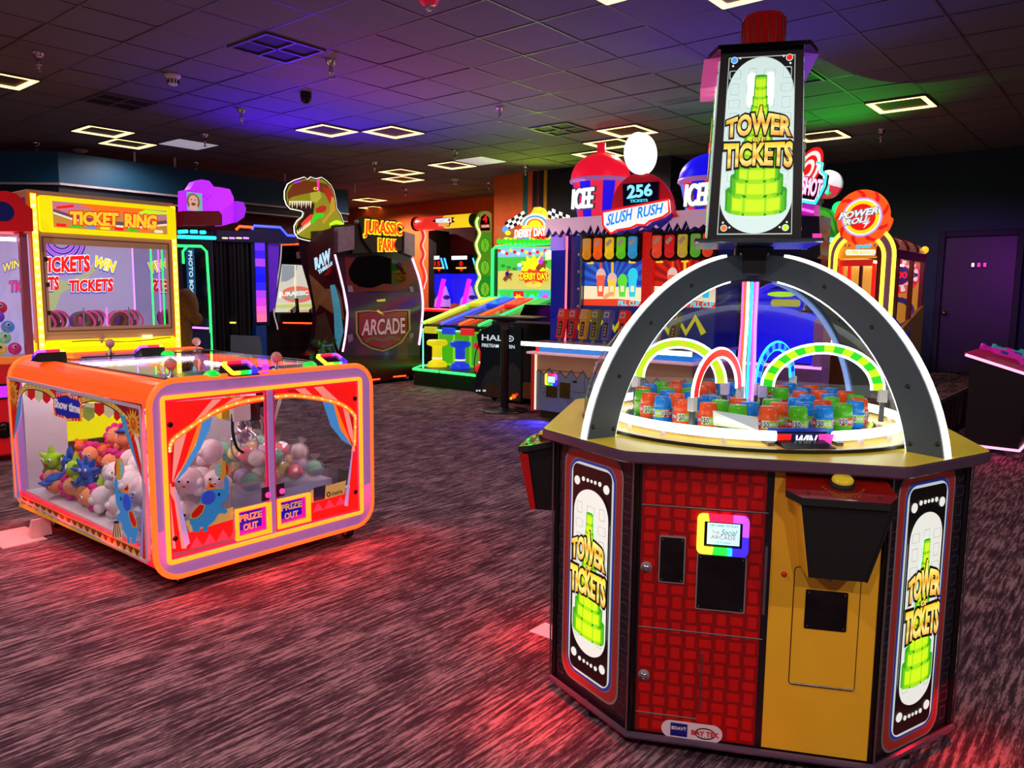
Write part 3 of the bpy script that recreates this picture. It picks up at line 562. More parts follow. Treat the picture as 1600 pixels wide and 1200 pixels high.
def control_box(pl, u0, u1, zb, zf, dp, bu0, bu1, bz, red_side):
    """wedge-shaped player box: chamfered red lid with a big yellow button over a tapering black body"""
    cw = .05; lid = [(u0, 0), (u0-.012, dp*.72), (u0+cw*.6, dp), (u1-cw*.35, dp), (u1+.012, dp*.72), (u1, 0)]
    def P(p, lift): f = p[1]/dp; return pl((p[0], zb+(zf-zb)*f+lift), p[1])
    lm = MB(); lm.loft([[P(p, -.022) for p in lid], [P(p, 0) for p in lid]], M('lid_red', (128, 8, 14), .12, noise=.03, coat=.5), ms=MATBLK); box = MB()
    t0, t1 = u0+.018, u1-.012; top = [pl((t0, zb-.02), 0), pl((t1, zb-.02), 0), pl((t1+.004, zf-.025), dp*.93), pl((t0+.012, zf-.025), dp*.93)]; bot = [pl((bu0-.01, bz), 0), pl((bu1+.005, bz), 0), pl((bu1, bz), .115), pl((bu0, bz), .115)]
    box.loft([bot, top], MATBLK); bo = box.build('control_box', tw)
    box2 = MB(); q = [Vector(x) for x in (bot[0], bot[3], top[3], top[0])]; off = -pl.u*.002; box2.loft([[x+off*.2 for x in q], [x+off for x in q]], red_side); box2.build('trim_or_reflection', bo)
    tr_ = MB(); q0, q1 = Vector(bot[2]), Vector(top[2]); tr_.loft([[q0-pl.n*.018, q0+pl.n*.004, q0+pl.n*.004+pl.u*.006, q0-pl.n*.018+pl.u*.006], [q1-pl.n*.03, q1+pl.n*.004, q1+pl.n*.004+pl.u*.006, q1-pl.n*.03+pl.u*.006]], REDP if red_side is REDP else MATBLK); tr_.build('edge_trim', bo)
    lo = lm.build('lid', bo); cu, cd = (u0+u1)/2+.01, dp*.42; nrm = (pl.n*(zb-zf)/dp*1.0+ZZ).normalized(); c = P((cu, cd), 0)
    MB().lathe([(.036, 0), (.036, .012), (.03, .016)], c, MATBLK, 20, nrm).build('button_collar', lo); MB().lathe([(.03, .01), (.031, .022), (.026, .028), (0, .031)], c, M('button_yellow', (215, 190, 40), .25, emit=.12), 20, nrm).build('button', lo)
    pl2 = Pl(P((0, 0), 0)-pl.u*0, pl.u, (P((0, dp), 0)-P((0, 0), 0))*-1); pr = MB(); DG = M('print_dull_gold', (150, 90, 30), .4, noise=0)
    f = lambda a, d_, b, e: [(a, -d_), (b, -d_), (b, -e), (a, -e)]
    pr.text(pl2, 'COLLECT CONSECUTIVE TICKETS', f(cu-.1, dp*.8, cu+.1, dp*.75), .0008, .0014, DG); pr.text(pl2, 'TICKETS', f(cu-.04, dp*.9, cu+.04, dp*.82), .0008, .0014, DG)
    for k in range(12):
        a = math.radians(200+k*12.7); pr.plate(pl2, ell(cu+.06*math.cos(a), -cd+.06*math.sin(a), .004, .004, 6), .0008, .0014, DG)
    for x, y in ((u0+.03, .02), (u1-.03, .02), (u0+.05, dp*.85), (u1-.04, dp*.85)): pr.lathe([(.005, 0), (.004, .003), (0, .0035)], pl2((x, -y), .0), E_BLACK, 8, pl2.n)
    pr.build('lid_print', lo, kind='stuff'); return bo
bu0, bu1 = TF.px(1228, 741)[0], TF.px(1383, 744)[0]; fz = Pl(LT((0, -B_-.16, 0)), TU); zb0 = (TF.px(1228, 741)[1]+TF.px(1383, 744)[1])/2; zf0 = (fz.px(1263, 781)[1]+fz.px(1383, 784)[1])/2
f2 = Pl(LT((0, -B_-.115, 0)), TU); bz0 = (f2.px(1263, 902)[1]+f2.px(1352, 910)[1])/2
control_box(TF, bu0, bu1, zb0, zf0, .16, f2.px(1263, 902)[0], f2.px(1352, 910)[0], bz0, YL)  # yellow on this box's side is a painted reflection of the panel
control_box(TS_, bu0, bu1, zb0, zf0, .16, f2.px(1263, 902)[0], f2.px(1352, 910)[0], bz0, REDP)
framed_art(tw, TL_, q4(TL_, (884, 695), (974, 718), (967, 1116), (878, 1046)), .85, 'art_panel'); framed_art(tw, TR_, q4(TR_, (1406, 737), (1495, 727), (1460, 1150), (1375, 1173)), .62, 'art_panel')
# corner posts, base rail, deck, casters
for i, (x, y, z) in enumerate(octo(A_, B_, 0)):
    m = MB(LT); m.tube([(x, y, .07), (x, y, 1.015)], .012, GLOSSBLK, 8); k = 1+.018/math.hypot(x, y); m.tube([(x*k, y*k, .08), (x*k, y*k, 1.01)], .0035, STEEL, 6); m.build('corner_post', tw)
TMOLD = M('tee_moulding', (120, 95, 120), .18, .6)
m = MB(LT); m.tube(octo(A_+.008, B_+.014, .07), .012, TMOLD, 8, True, sm=False); m.build('base_rail', tw)
def chop(pts, c):
    o = []
    for i, p in enumerate(pts):
        a, b = Vector(pts[i-1]), Vector(pts[(i+1) % 8]); p = Vector(p); q0, q1 = p+(a-p).normalized()*c, p+(b-p).normalized()*c
        for t in (0, .33, .67, 1): o.append(q0*(1-t)**2+p*2*t*(1-t)+q1*t*t)
    return o
DECKM = M('deck_laminate', (232, 212, 50), .3, noise=.03); dk = MB(LT); dk.loft([chop(octo(.415, .745, 1.012), .03), chop(octo(.42, .75, 1.018), .03), chop(octo(.42, .75, 1.044), .03), chop(octo(.416, .746, 1.05), .03)], DECKM, ms=TMOLD); dko = dk.build('deck', tw)
for x, y in ((-.52, -.5), (.52, -.5), (.52, .5), (-.52, .5)): MB(LT).lathe([(.03, -.02), (.03, .02)], (x, y, .031), RUBBER, 14, (1, 0, 0)).box(x-.03, x+.03, y-.03, y+.03, .055, .075, STEEL).build('caster', tw)
# play field under the dome
DZ = 1.05; m = MB(LT)
m.loft([[(r*math.cos(a*math.pi/24), r*math.sin(a*math.pi/24), z) for a in range(48)] for r, z in ((.635, DZ), (.635, DZ+.004), (.5, DZ+.012), (.475, DZ+.014), (.475, DZ))], M('gold_ring_print', (235, 185, 80), .3, noise=.05), False, False); m.build('play_ring', dko)
m = MB(LT); m.loft([[(r*math.cos(a*math.pi/24), r*math.sin(a*math.pi/24), z) for a in range(48)] for r, z in ((.64, DZ), (.65, DZ), (.65, DZ+.012), (.64, DZ+.012), (.64, DZ))], BLACK, False, False); m.build('dome_gasket', dko)
TTZ = DZ+.02; m = MB(LT); m.lathe([(.455, -.018), (.465, -.006), (.465, 0), (.455, 0)], (0, 0, TTZ), M('mirror_turntable', (150, 205, 225), .06, .75, noise=.02), 48, sm=False); m.build('turntable', dko)
m = MB(LT); P_ = []
for i in range(13):
    t = math.radians(90*i/12); P_.append((.648*math.cos(t), DZ+.005+.565*math.sin(t)))
m.loft([[(max(r, .004)*math.cos(a*math.pi/32), max(r, .004)*math.sin(a*math.pi/32), z) for a in range(64)] for r, z in P_], GLASS('dome_glass', (245, 250, 255), 1.35), False, True, sm=True); dome = m.build('glass_dome', tw); dome['label'] = 'clear glass dome over the turntable'
wa = toL(at(1278, 690, z=1.09)); WA = math.degrees(math.atan2(wa[1], wa[0])) % 360
m = MB(LT); rl = [(.56*math.cos(math.radians(WA+10+340*i/60)), .56*math.sin(math.radians(WA+10+340*i/60)), DZ+.04) for i in range(61)]; m.tube(rl, .017, WLED, 8); lro = m.build('ring_light_tube', dko)
for i in range(16):
    x, y, z = rl[2+int(i*3.7)]; MB(LT).box(x-.008, x+.008, y-.008, y+.008, DZ+.006, DZ+.03, WHITEP).build('standoff', lro)
# win chute and its card
ca, sa = math.cos(math.radians(WA)), math.sin(math.radians(WA))
def LW(v): return LT((ca*v[1]-sa*v[0], sa*v[1]+ca*v[0], v[2]))     # v0 tangential, v1 radial
m = MB(LW); m.loft([[(-.1, .5, DZ+.006), (.1, .5, DZ+.006), (.085, .6, DZ+.008), (-.085, .6, DZ+.008)], [(-.1, .5, DZ+.045), (.1, .5, DZ+.045), (.06, .545, DZ+.03), (-.06, .545, DZ+.03)]], M('chute_black', (14, 12, 26), .2)); ch = m.build('win_chute', dko)
m = MB(LW); m.loft([[(-.1, .485, DZ+.046), (.1, .485, DZ+.046), (.1, .505, DZ+.046), (-.1, .505, DZ+.046)], [(-.1, .485, DZ+.056), (.1, .485, DZ+.056), (.1, .505, DZ+.056), (-.1, .505, DZ+.056)]], M('chute_blue', (20, 60, 170), .3, emit=.3)); m.build('chute_lip', ch)
wp = Pl(LW((0, .548, DZ+.004)), LW((-1, 0, 0))-LW((0, 0, 0)) if False else (TU*sa-TV*ca), ZZ)
if wp.n.dot(CAM-wp.O) < 0: wp = Pl(wp.O, -wp.u)
m = MB(); m.plate(wp, [(-.085, .0), (-.1, .042), (-.045, .042), (-.05, .0)], .001, .004, E_RED).plate(wp, [(.05, 0), (.045, .042), (.1, .042), (.085, 0)], .001, .004, E_PINK); m.plate(wp, [(-.05, 0), (-.045, .042), (.045, .042), (.05, 0)], .0, .003, NB); m.text(wp, 'WIN', [(-.035, .006), (.035, .006), (.04, .038), (-.03, .038)], .004, .006, E_WHITE, off=.03, slant=.2); m.build('lettering', ch)
for sg in (-1, 1): MB(LW).box(sg*.115-.012, sg*.115+.012, .5, .56, DZ+.006, DZ+.02, STEEL).build('bracket', ch)
cp = [LT(toL(at(px, py, z=z))) for px, py, z in ((1115, 664, DZ+.05), (1185, 672, DZ+.05), (1185, 652, DZ+.075), (1114, 641, DZ+.12))]
# hoops over the turntable
def hoop(ang, r0, r1, zb, h, cols, led):
    c, s = math.cos(math.radians(ang)), math.sin(math.radians(ang)); f = lambda v: LT((c*v[0]-s*v[1], s*v[0]+c*v[1], v[2])); cr, hr = (r0+r1)/2, (r1-r0)/2; n = 18; par = None
    for i in range(n):
        a0, a1 = math.pi*i/n, math.pi*(i+1)/n; g = lambda a, k, y: (cr-hr*k*math.cos(a), y, zb+h*k*math.sin(a))
        m = MB(f); m.loft([[g(a0, .84, -.006), g(a0, 1, -.006), g(a0, 1, .006), g(a0, .84, .006)], [g(a1, .84, -.006), g(a1, 1, -.006), g(a1, 1, .006), g(a1, .84, .006)]], cols[i % len(cols)])
        if par is None: par = m.build('hoop', tw); par['label'] = 'striped hoop with lit edges arching over the jars'
        else: m.build('stripe', par)
    for k in (.82, 1.02): MB(f).tube([(cr-hr*k*math.cos(math.pi*i/24), 0, zb+h*k*math.sin(math.pi*i/24)) for i in range(25)], .0052, led, 6).build('led_edge', par)
    for x in (r0, r1):
        m = MB(f); m.box(x-.016, x+.016, -.012, .012, zb-.045, zb+.004, WHITEP, .002); m.build('foot_bracket', par); MB(f).box(x-.008, x+.008, -.008, .008, TTZ, zb-.045, M('post_grey', (70, 76, 82), .4)).build('post', par)
aF = toL(at(1066, 680, z=1.07)); aR = toL(at(1363, 650, z=1.09)); ang = lambda p: math.degrees(math.atan2(p[1], p[0]))
hb = TTZ+.12; A0 = ang(aF)
hoop(ang(aF), .07, .5, hb, .16, [E_RED], WLED); hoop(ang(aR), .06, .5, hb, .17, [E_GREEN, E_LIME], WLED); hoop(ang(aF)-88, .09, .49, hb, .17, [EM('lit_olive', (190, 200, 40)), EM('lit_olive_lime', (165, 215, 20))], WLED); hoop(ang(aR)+62, .08, .47, hb, .16, [E_BLUE, E_SKY], CLED)
m = MB(LT); m.lathe([(.05, TTZ), (.05, TTZ+.04), (.03, TTZ+.05), (.03, DZ+.565)], (0, 0, 0), GLASS('centre_tube_glass', (225, 235, 255), 1.4), 20); col_ = m.build('centre_column', tw)
for i, (an, led) in enumerate(((WA-70, PLED), (WA-55, RLED), (WA-38, WLED), (WA-18, CLED), (WA+12, VLED), (WA+140, PLED), (WA+200, BLED))):
    x, y = .04*math.cos(math.radians(an)), .04*math.sin(math.radians(an)); MB(LT).tube([(x, y, TTZ+.06), (x*1.15, y*1.1, TTZ+.2), (x*.95, y, TTZ+.36), (x, y, DZ+.55)], .0055, led, 6).build('reflection_strand', col_)  # glowing strands on the added column imitate LED reflections
# four LED-edged arch legs meeting at the hub
LEGM = M('arch_black', (66, 80, 92), .45, noise=.04)
for q in range(4):
    an = math.radians(225+90*q); c, s = math.cos(an), math.sin(an); f = lambda v: LT((c*v[0]-s*v[1], s*v[0]+c*v[1], v[2]))
    zc = DZ-.12; ro, ho, ri, hi = .815, .775, .695, .685; th = .019
    def pts(r, h, k): return [(r*math.cos(math.radians(t)), k, zc+h*math.sin(math.radians(t))) for t in [t0+(86-t0)*i/22 for t0 in (math.degrees(math.asin(.12/h)),) for i in range(23)]]
    O0, O1, I0, I1 = pts(ro, ho, -th), pts(ro, ho, th), pts(ri, hi, -th), pts(ri, hi, th)
    m = MB(f); m.loft([[I0[i], O0[i], O1[i], I1[i]] for i in range(23)], LEGM); lg = m.build('arch_leg', tw)
    tl = .011; MILK = M('milky_strip', (120, 150, 215), .4, emit=.55, noise=0)
    for A, Bq, k, nm in ((pts(ro+.009, ho+.009, -tl), pts(ro+.009, ho+.009, tl), (pts(ro, ho, -tl), pts(ro, ho, tl)), 'outer_led_strip'), (pts(ri-.008, hi-.008, -tl), pts(ri-.008, hi-.008, tl), (pts(ri, hi, -tl), pts(ri, hi, tl)), 'inner_led_strip')):
        m = MB(f); m.loft([[k[0][i], A[i], Bq[i], k[1][i]] for i in range(21)], WLED if q < 2 else MILK); m.build(nm, lg)
    for t, rk in ((12.2, .12), (12.2, .88), (27, .5), (45, .5), (63, .5)):
        r, h = ri+(ro-ri)*rk, hi+(ho-hi)*rk; x, z = r*math.cos(math.radians(t)), zc+h*math.sin(math.radians(t))
        for sg in (-1, 1): MB(f).lathe([(.008, 0), (.007, .003), (0, .004)], (x, sg*th, z), E_BLACK, 8, (0, sg, 0)).build('bolt', lg)
hz = DZ+.6; m = MB(LT); m.box(-.07, .07, -.07, .07, hz-.025, hz+.085, BLACK, .006); hub = m.build('hub', tw)
for x in (-.05, .05):
    for z in (hz, hz+.055): MB(LT).lathe([(.005, 0), (.004, .003), (0, .004)], (x, -.07, z), CHROME, 8, (0, -1, 0)).build('screw', hub)
m = MB(LT); m.box(-.225, .225, -.225, .225, hz+.088, hz+.104, M('mirror_plate', (120, 130, 140), .15, .8), .004); m.build('marquee_base', tw)
# marquee
mz0 = hz+.104; mf = Pl(LT((0, -.17, 0)), TU); top_z = mf.px(1190, 74)[1]; hwb, hwt, MX = .166, .143, -.012
m = MB(LT); m.loft([[(x*hwb+MX, y*hwb, mz0) for x, y in ((-1, -1), (1, -1), (1, 1), (-1, 1))], [(x*hwt+MX, y*hwt, top_z) for x, y in ((-1, -1), (1, -1), (1, 1), (-1, 1))]], BLACK); mq = m.build('marquee', tw)
def marquee_face(ax, bx, lit):
    tilt = (hwb-hwt)/(top_z-mz0); O = LT((MX, 0, mz0))+ax*hwb; pl = Pl(O, bx, (ZZ-ax*tilt)); H = top_z-mz0
    wd = lambda t: hwb+(hwt-hwb)*t
    def tp(s, t): return (s*wd(t)/hwb*hwb, t*H)
    mb = MB(); mb.plate(pl, [tp(-.8, .025), tp(.8, .025), tp(.8, .965), tp(-.8, .965)], .001, .004, E_GREY); mb.plate(pl, [tp(-.78, .031), tp(.78, .031), tp(.78, .96), tp(-.78, .96)], .004, .005, E_BLACK)
    st = rr(-.735, .035, .735, .955, .49, 14); asp = H/hwb
    st = [(x, y) for x, y in ell(0, .96-.785/asp, .785, .785/asp, 20, 0, 180)]+[(x, y) for x, y in ell(0, .03+.785/asp, .785, .785/asp, 20, 180, 360)]
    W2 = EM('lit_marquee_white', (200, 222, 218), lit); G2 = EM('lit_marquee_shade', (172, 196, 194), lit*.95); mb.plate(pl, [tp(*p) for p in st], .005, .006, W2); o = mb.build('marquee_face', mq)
    d = MB(); weave(d, pl, -.12, .1, .12, H-.06, .05, .0062, G2, ring=True); ticket_tower(d, pl, 0, H*.155, H*.86, hwb*1.3, .0068)
    for s in (-1, 1):
        pts = [(s*.016, H*.76), (s*.02, H*.85), (s*.034, H*.87)]; u = s*.032
        for k, (r, c) in enumerate(((.014, E_WHITE), (.009, WLED))): d.plate(pl, rr(u-r, H*.7, u+r, H*.88-k*.006, r*.98, 5), .0065+k*.0006, .007+k*.0006, c)
    for s, t, c in ((-1, .95, E_SKY), (1, .95, E_RED), (-1, .06, E_ORANGE), (1, .06, E_LIME)):
        x, y = tp(s*.66, t); d.plate(pl, ell(x, y, .0125, .0125, 14), .0052, .006, W2); d.plate(pl, ell(x, y, .010, .010, 14), .006, .0068, c); sy = -1 if t > .5 else 1
        for q in ((-s*.02, sy*-.002+.004), (s*.004, sy*.02)): d.plate(pl, ell(x+q[0], y+q[1], .004, .004, 8), .0055, .0065, W2)
    d.build('backlit_print', o); title(o, pl, 0, H*.515, hwb*1.48, H*.27, .0125); return o
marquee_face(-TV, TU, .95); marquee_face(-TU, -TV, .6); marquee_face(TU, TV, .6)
m = MB(LT); cp_ = [(-.2, -.06), (-.2, .18), (.19, .18), (.19, -.06), (.15, -.172), (-.165, -.172)]; m.loft([[(x, y, top_z) for x, y in cp_], [(x, y, top_z+.016) for x, y in cp_]], GLOSSBLK); m.build('marquee_cap', mq)
for sg, c in ((-1, M('pink_wing', (235, 90, 170), .25, emit=.35)), (1, M('violet_wing', (150, 80, 220), .25, emit=.3))):
    m = MB(LT); m.loft([[(sg*.14, -.08, top_z), (sg*.195, -.05, top_z), (sg*.195, .15, top_z), (sg*.14, .15, top_z)], [(sg*.142, -.08, top_z-.1), (sg*.15, -.05, top_z-.1), (sg*.15, .15, top_z-.1), (sg*.142, .15, top_z-.1)]] if sg > 0 else [[(-.155, -.08, top_z), (-.215, -.06, top_z), (-.215, .15, top_z), (-.155, .15, top_z)], [(-.16, -.08, top_z-.105), (-.225, -.06, top_z-.105), (-.225, .15, top_z-.105), (-.16, .15, top_z-.105)]], c); m.build('cap_wing', mq)
bp_ = Pl(LT((0, 0, 0)), TU); bh = bp_.px(1188, 27)[1]; R_ = .078
m = MB(LT); m.lathe([(R_, top_z+.016), (R_*.99, bh-.01), (R_*.93, bh), (0, bh)], (0, 0, 0), M('beacon_red', (190, 14, 8), .12, emit=.12, coat=.5), 28); bc = m.build('beacon', mq)
for i in range(18):
    a = i*math.pi/9; MB(LT).tube([(R_*1.0*math.cos(a), R_*math.sin(a), top_z+.02), (R_*math.cos(a), R_*math.sin(a), bh-.012)], .003, M('beacon_rib', (120, 4, 4), .2, emit=.05), 4).build('rib', bc)
# jars on the turntable
class Cyl:
    def __init__(s, r): s.r = r
    def __call__(s, p, d=0.0): a = p[0]/s.r; return Vector(((s.r+d)*math.sin(a), -(s.r+d)*math.cos(a), p[1]))
JC = {'orange': (238, 84, 30), 'green': (80, 190, 20), 'blue': (10, 130, 225)}; JP_ = {}
for nme, c in JC.items():
    r = thing('ticket_jar', 'x', 'jar', (0, 0, 0)); body = M('jar_'+nme, c, .25, noise=.03, emit=.08)
    MB().lathe([(.024, 0), (.031, .003), (.0335, .014), (.0335, .02), (.033, .05), (.0305, .054), (.0315, .056), (.0285, .086), (.026, .09), (.0, .0905)], (0, 0, 0), body, 16).build('cup', r)
    cy = Cyl(.0336); lb = MB(); RD = M('label_red', (215, 30, 45), .4, emit=.05, noise=0); LG = M('label_lime', (150, 205, 30), .4, emit=.05, noise=0)
    for i in range(16):
        a0, a1 = -.0336*math.pi+i*.0336*math.pi/8, -.0336*math.pi+(i+1)*.0336*math.pi/8; lb.loft([[cy((a0, .02)), cy((a1, .02))], [cy((a0, .047)), cy((a1, .047))]], RD if (i//4) % 2 == 0 else LG, False, False, False)
    lo = lb.build('label', r); tx = MB(); PW = M('label_white', (235, 240, 240), .4, emit=.1, noise=0); PK = M('label_ink', (15, 25, 50), .5, noise=0)
    for k in range(4):
        u = k*.0336*math.pi/2-.05
        for off, mm, dd in ((.12, PW, .0004), (.02, PK, .0009)):
            tx.text(cy, '150', [(u, .025), (u+.022, .025), (u+.022, .043), (u, .043)], dd, dd+.0003, mm, off=off); 
        tx.loft([[cy((u+.026+i*.004, .03), .0005) for i in range(6)], [cy((u+.026+i*.004, .038), .0005) for i in range(6)]], PW, False, False, False); tx.text(cy, 'TICKETS', [(u+.028, .0318), (u+.044, .0318), (u+.044, .0362), (u+.028, .0362)], .0008, .001, PK)
    tx.build('lettering', lo); JP_[nme] = r
seq = ['blue', 'orange', 'orange', 'green', 'orange', 'green', 'blue', 'green', 'blue', 'orange', 'green', 'orange', 'blue', 'orange', 'blue', 'green', 'orange', 'blue', 'green', 'orange', 'green', 'blue', 'orange', 'green', 'orange']
first = set(); spots = []; n0 = len(seq)
for i, nme in enumerate(seq): spots.append((math.radians(A0-26+i*360/n0), .41, nme, 'outer'))
for i in range(19): spots.append((math.radians(A0+4+i*360/19), .315, ['green', 'blue', 'orange', 'blue', 'orange'][i % 5], 'middle'))
for i in range(12): spots.append((math.radians(A0+14+i*30), .225, ['orange', 'green', 'blue', 'blue'][i % 4], 'inner'))
ordn = 'first second third fourth fifth sixth seventh eighth ninth tenth eleventh twelfth thirteenth fourteenth fifteenth sixteenth seventeenth eighteenth nineteenth twentieth'.split()
vis = {}
for a, r, nme, rg in spots:
    P = LT((r*math.cos(a), r*math.sin(a), TTZ)); near = (P-TC).xy.dot((CAM-TC).xy) > 0; vis.setdefault((rg, near), []).append((pix(P)[0], a))
for a, r, nme, rg in spots:
    P = LT((r*math.cos(a), r*math.sin(a), TTZ+.0015)); near = (P-TC).xy.dot((CAM-TC).xy) > 0; L_ = sorted(vis[(rg, near)]); k = [q[1] for q in L_].index(a)
    ordw = ordn[k]
    lab = '%s ticket jar, %s from left on the %s half of the %s circle' % (nme, ordw, 'near' if near else 'far', rg)
    src = JP_[nme]; c = src if nme not in first else copy_thing(src, (0, 0, 0)); first.add(nme)
    c.location = P; c.rotation_euler = (0, 0, random.uniform(-.9, .9)+YAW); c.scale = (1.06, 1.06, 1.06); c['label'] = lab; c['group'] = 'ticket jars on the turntable'
# white card leaning in front of the jars
m = MB(); nv = (cp[1]-cp[0]).cross(cp[3]-cp[0]).normalized()*.002; m.loft([cp, [p+nv for p in cp]], M('card_white', (225, 240, 242), .5, emit=.15, noise=0)); m.build('clear_deflector', dko)

for v in ((-.70, -.55, .3), (.0, -.80, .12), (.72, -.45, .3), (-.80, .1, .3)):
    p = LT(v); q = LT((v[0]*1.12, v[1]*1.12, 0)); spot('tower_underglow', p, q, (255, 10, 30), 12 if v[0] < -.5 else 6, 150, 1.0)

q = at(853, 984, z=.003); tag(MB().box(q.x-.05, q.x+.08, q.y-.06, q.y+.06, 0, .004, M('floor_card_white', (225, 220, 225), .5)).build('floor_card', base=(q.x, q.y, 0)), 'small white card lying on the carpet at the left foot of the tower game', 'card')
# ================================================================== SHOW TIME PRIZE CRANE
X0, X1, Y0, Y1, ZB, ZT, RD_ = -5.60, -3.70, 1.70, 3.07, .10, 1.10, .13
def pxp(mb, pl, pts, d, m, th=.0008): return mb.plate(pl, pl.pp(*pts), d, d+th, m)
def sc3(k, ox, oy, *pts): return [(ox+x/k, oy+y/k) for x, y in pts]
cr_ = thing('prize_crane', 'low four-player prize crane with glowing orange edges and circus curtain prints', 'arcade game', ((X0+X1)/2, (Y0+Y1)/2, 0))
LAV = M('lavender_laminate', (168, 118, 190), .35, noise=.04, emit=.42); SHO = M('shell_orange', (240, 84, 30), .25, emit=.75, ecol=(250, 80, 22), noise=.03); SHR = M('shell_red', (230, 20, 50), .25, emit=.85, ecol=(245, 18, 50), noise=.03)  # lavender laminate is given its own glow to look brighter
INNERLED = RAW('inner_amber_led', (3.6, .55, .015))
CF = PX(x=X1+.01); CS = PX(y=Y0-.008)
def prof(x, i=0.0): return [(x, y, z) for y, z in rr(Y0+i, ZB+i, Y1-i, ZT-i, RD_-i*.7, 8)]
fb_ = q4(CF, (253, 623), (562, 591), (565, 799), (264, 881)); iu0, iv0, iu1, iv1 = fb_
for x, sg, nm in ((X1, 1, 'front_frame'), (X0, -1, 'rear_frame')):
    po, pi_ = rr(Y0+.012, ZB+.012, Y1-.012, ZT-.012, RD_-.01, 8), rr(iu0, iv0, iu1, iv1, .012, 8); n = len(po); m = MB()
    R = lambda p, xx: [(xx, y, z) for y, z in p]
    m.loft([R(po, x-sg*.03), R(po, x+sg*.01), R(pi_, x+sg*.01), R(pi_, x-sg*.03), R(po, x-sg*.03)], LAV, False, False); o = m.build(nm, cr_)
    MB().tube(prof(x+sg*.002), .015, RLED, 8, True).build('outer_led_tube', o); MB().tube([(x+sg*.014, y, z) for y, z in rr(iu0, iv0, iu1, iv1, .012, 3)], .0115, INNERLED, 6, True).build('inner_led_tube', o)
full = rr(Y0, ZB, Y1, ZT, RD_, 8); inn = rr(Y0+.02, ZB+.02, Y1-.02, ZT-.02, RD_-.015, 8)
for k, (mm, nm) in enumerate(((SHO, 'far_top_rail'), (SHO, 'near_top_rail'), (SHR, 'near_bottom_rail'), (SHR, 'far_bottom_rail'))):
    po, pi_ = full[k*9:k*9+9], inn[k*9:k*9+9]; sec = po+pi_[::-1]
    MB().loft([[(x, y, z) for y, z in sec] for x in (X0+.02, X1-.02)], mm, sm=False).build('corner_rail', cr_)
MB().box(X0+.03, X1-.03, Y0+RD_, Y1-RD_, ZB, ZB+.03, M('underside_black', (14, 10, 12), .6)).build('underside', cr_)
# side windows: pale trim, glass, circus print on the near one
wb = q4(CS, (12.5, 589), (223, 631), (231, 880), (23, 782)); wu0, wv0, wu1, wv1 = wb[0], ZB+.085, wb[2], ZT-RD_+.012
PALE = M('pale_trim_strip', (205, 190, 215), .35, noise=.03); CGL = GLASS('crane_glass', (248, 250, 252), 1.3)
for pl, nm in ((CS, 'near_side_window'), (PX(y=Y1+.008), 'far_side_window')):
    sg = -1 if nm[0] == 'f' else 1; m = MB(); m.ring(pl, rr(wu0, wv0, wu1, wv1, .02, 3), rr(wu0+.022, wv0+.01, wu1-.022, wv1-.018, .01, 3), -.014*sg if sg > 0 else .014, .006 if sg > 0 else -.006, PALE); o = m.build(nm, cr_)
    MB().plate(pl, rect(wu0+.022, wv0+.01, wu1-.022, wv1-.018), -.006, -.003, CGL).build('glass_pane', o)
    if nm[0] == 'n': SW = o
PR = lambda n, c, e=.22: M('decal_'+n, c, .45, emit=e, noise=0)
D_RED, D_DRED, D_WHITE, D_CREAM, D_GOLD, D_BLUE, D_NAVY, D_ORANGE, D_PINK = PR('red', (205, 22, 20)), PR('dark_red', (135, 14, 22)), PR('white', (226, 222, 226)), PR('cream', (206, 200, 160)), PR('gold', (200, 160, 50)), PR('blue', (60, 150, 205)), PR('navy', (20, 34, 165)), PR('orange', (235, 130, 40)), PR('pink', (236, 170, 165))
D_LGT, D_BLK, D_LILAC = PR('light_orange', (250, 200, 120)), PR('black', (15, 12, 16), .0), PR('lilac', (150, 140, 215))
a5 = lambda *p: sc3(6, 20, 580, *p); a6 = lambda *p: sc3(6, 30, 700, *p)
m = MB()
for i, (pts, c) in enumerate(((a5((-30, 60), (70, 80), (70, 130), (40, 300), (10, 640), (-12, 640)), D_DRED), (a5((-30, 300), (45, 340), (25, 480), (8, 640), (-12, 640)), D_RED), (a5((45, 330), (88, 190), (75, 400), (15, 640), (8, 640)), D_BLUE), (a5((-12, 640), (14, 640), (70, 1190), (10, 1190)), D_LILAC), (a5((-6, 700), (8, 700), (40, 1190), (25, 1190)), D_RED),
    (a5((900, 252), (1215, 310), (1215, 700), (1150, 640), (1080, 420)), D_DRED), (a5((1003, 400), (1065, 430), (1110, 590), (1232, 990), (1232, 1060), (1115, 740), (1050, 540)), D_BLUE), (a5((1060, 425), (1120, 515), (1168, 690), (1215, 900), (1215, 1000), (1170, 860), (1105, 600)), D_RED), (a5((1112, 515), (1190, 600), (1212, 760), (1215, 905), (1168, 690)), D_WHITE), (a5((1180, 600), (1215, 640), (1222, 900), (1205, 760)), D_RED),
    (a6((1170, 330), (1190, 330), (1200, 1040), (1135, 1010), (1150, 760)), D_LILAC), (a6((1175, 520), (1190, 520), (1196, 1040), (1165, 1030)), D_RED))): pxp(m, CS, pts, .0002+i*.0003, c)
m.build('curtain_print', SW, kind='stuff'); m = MB()
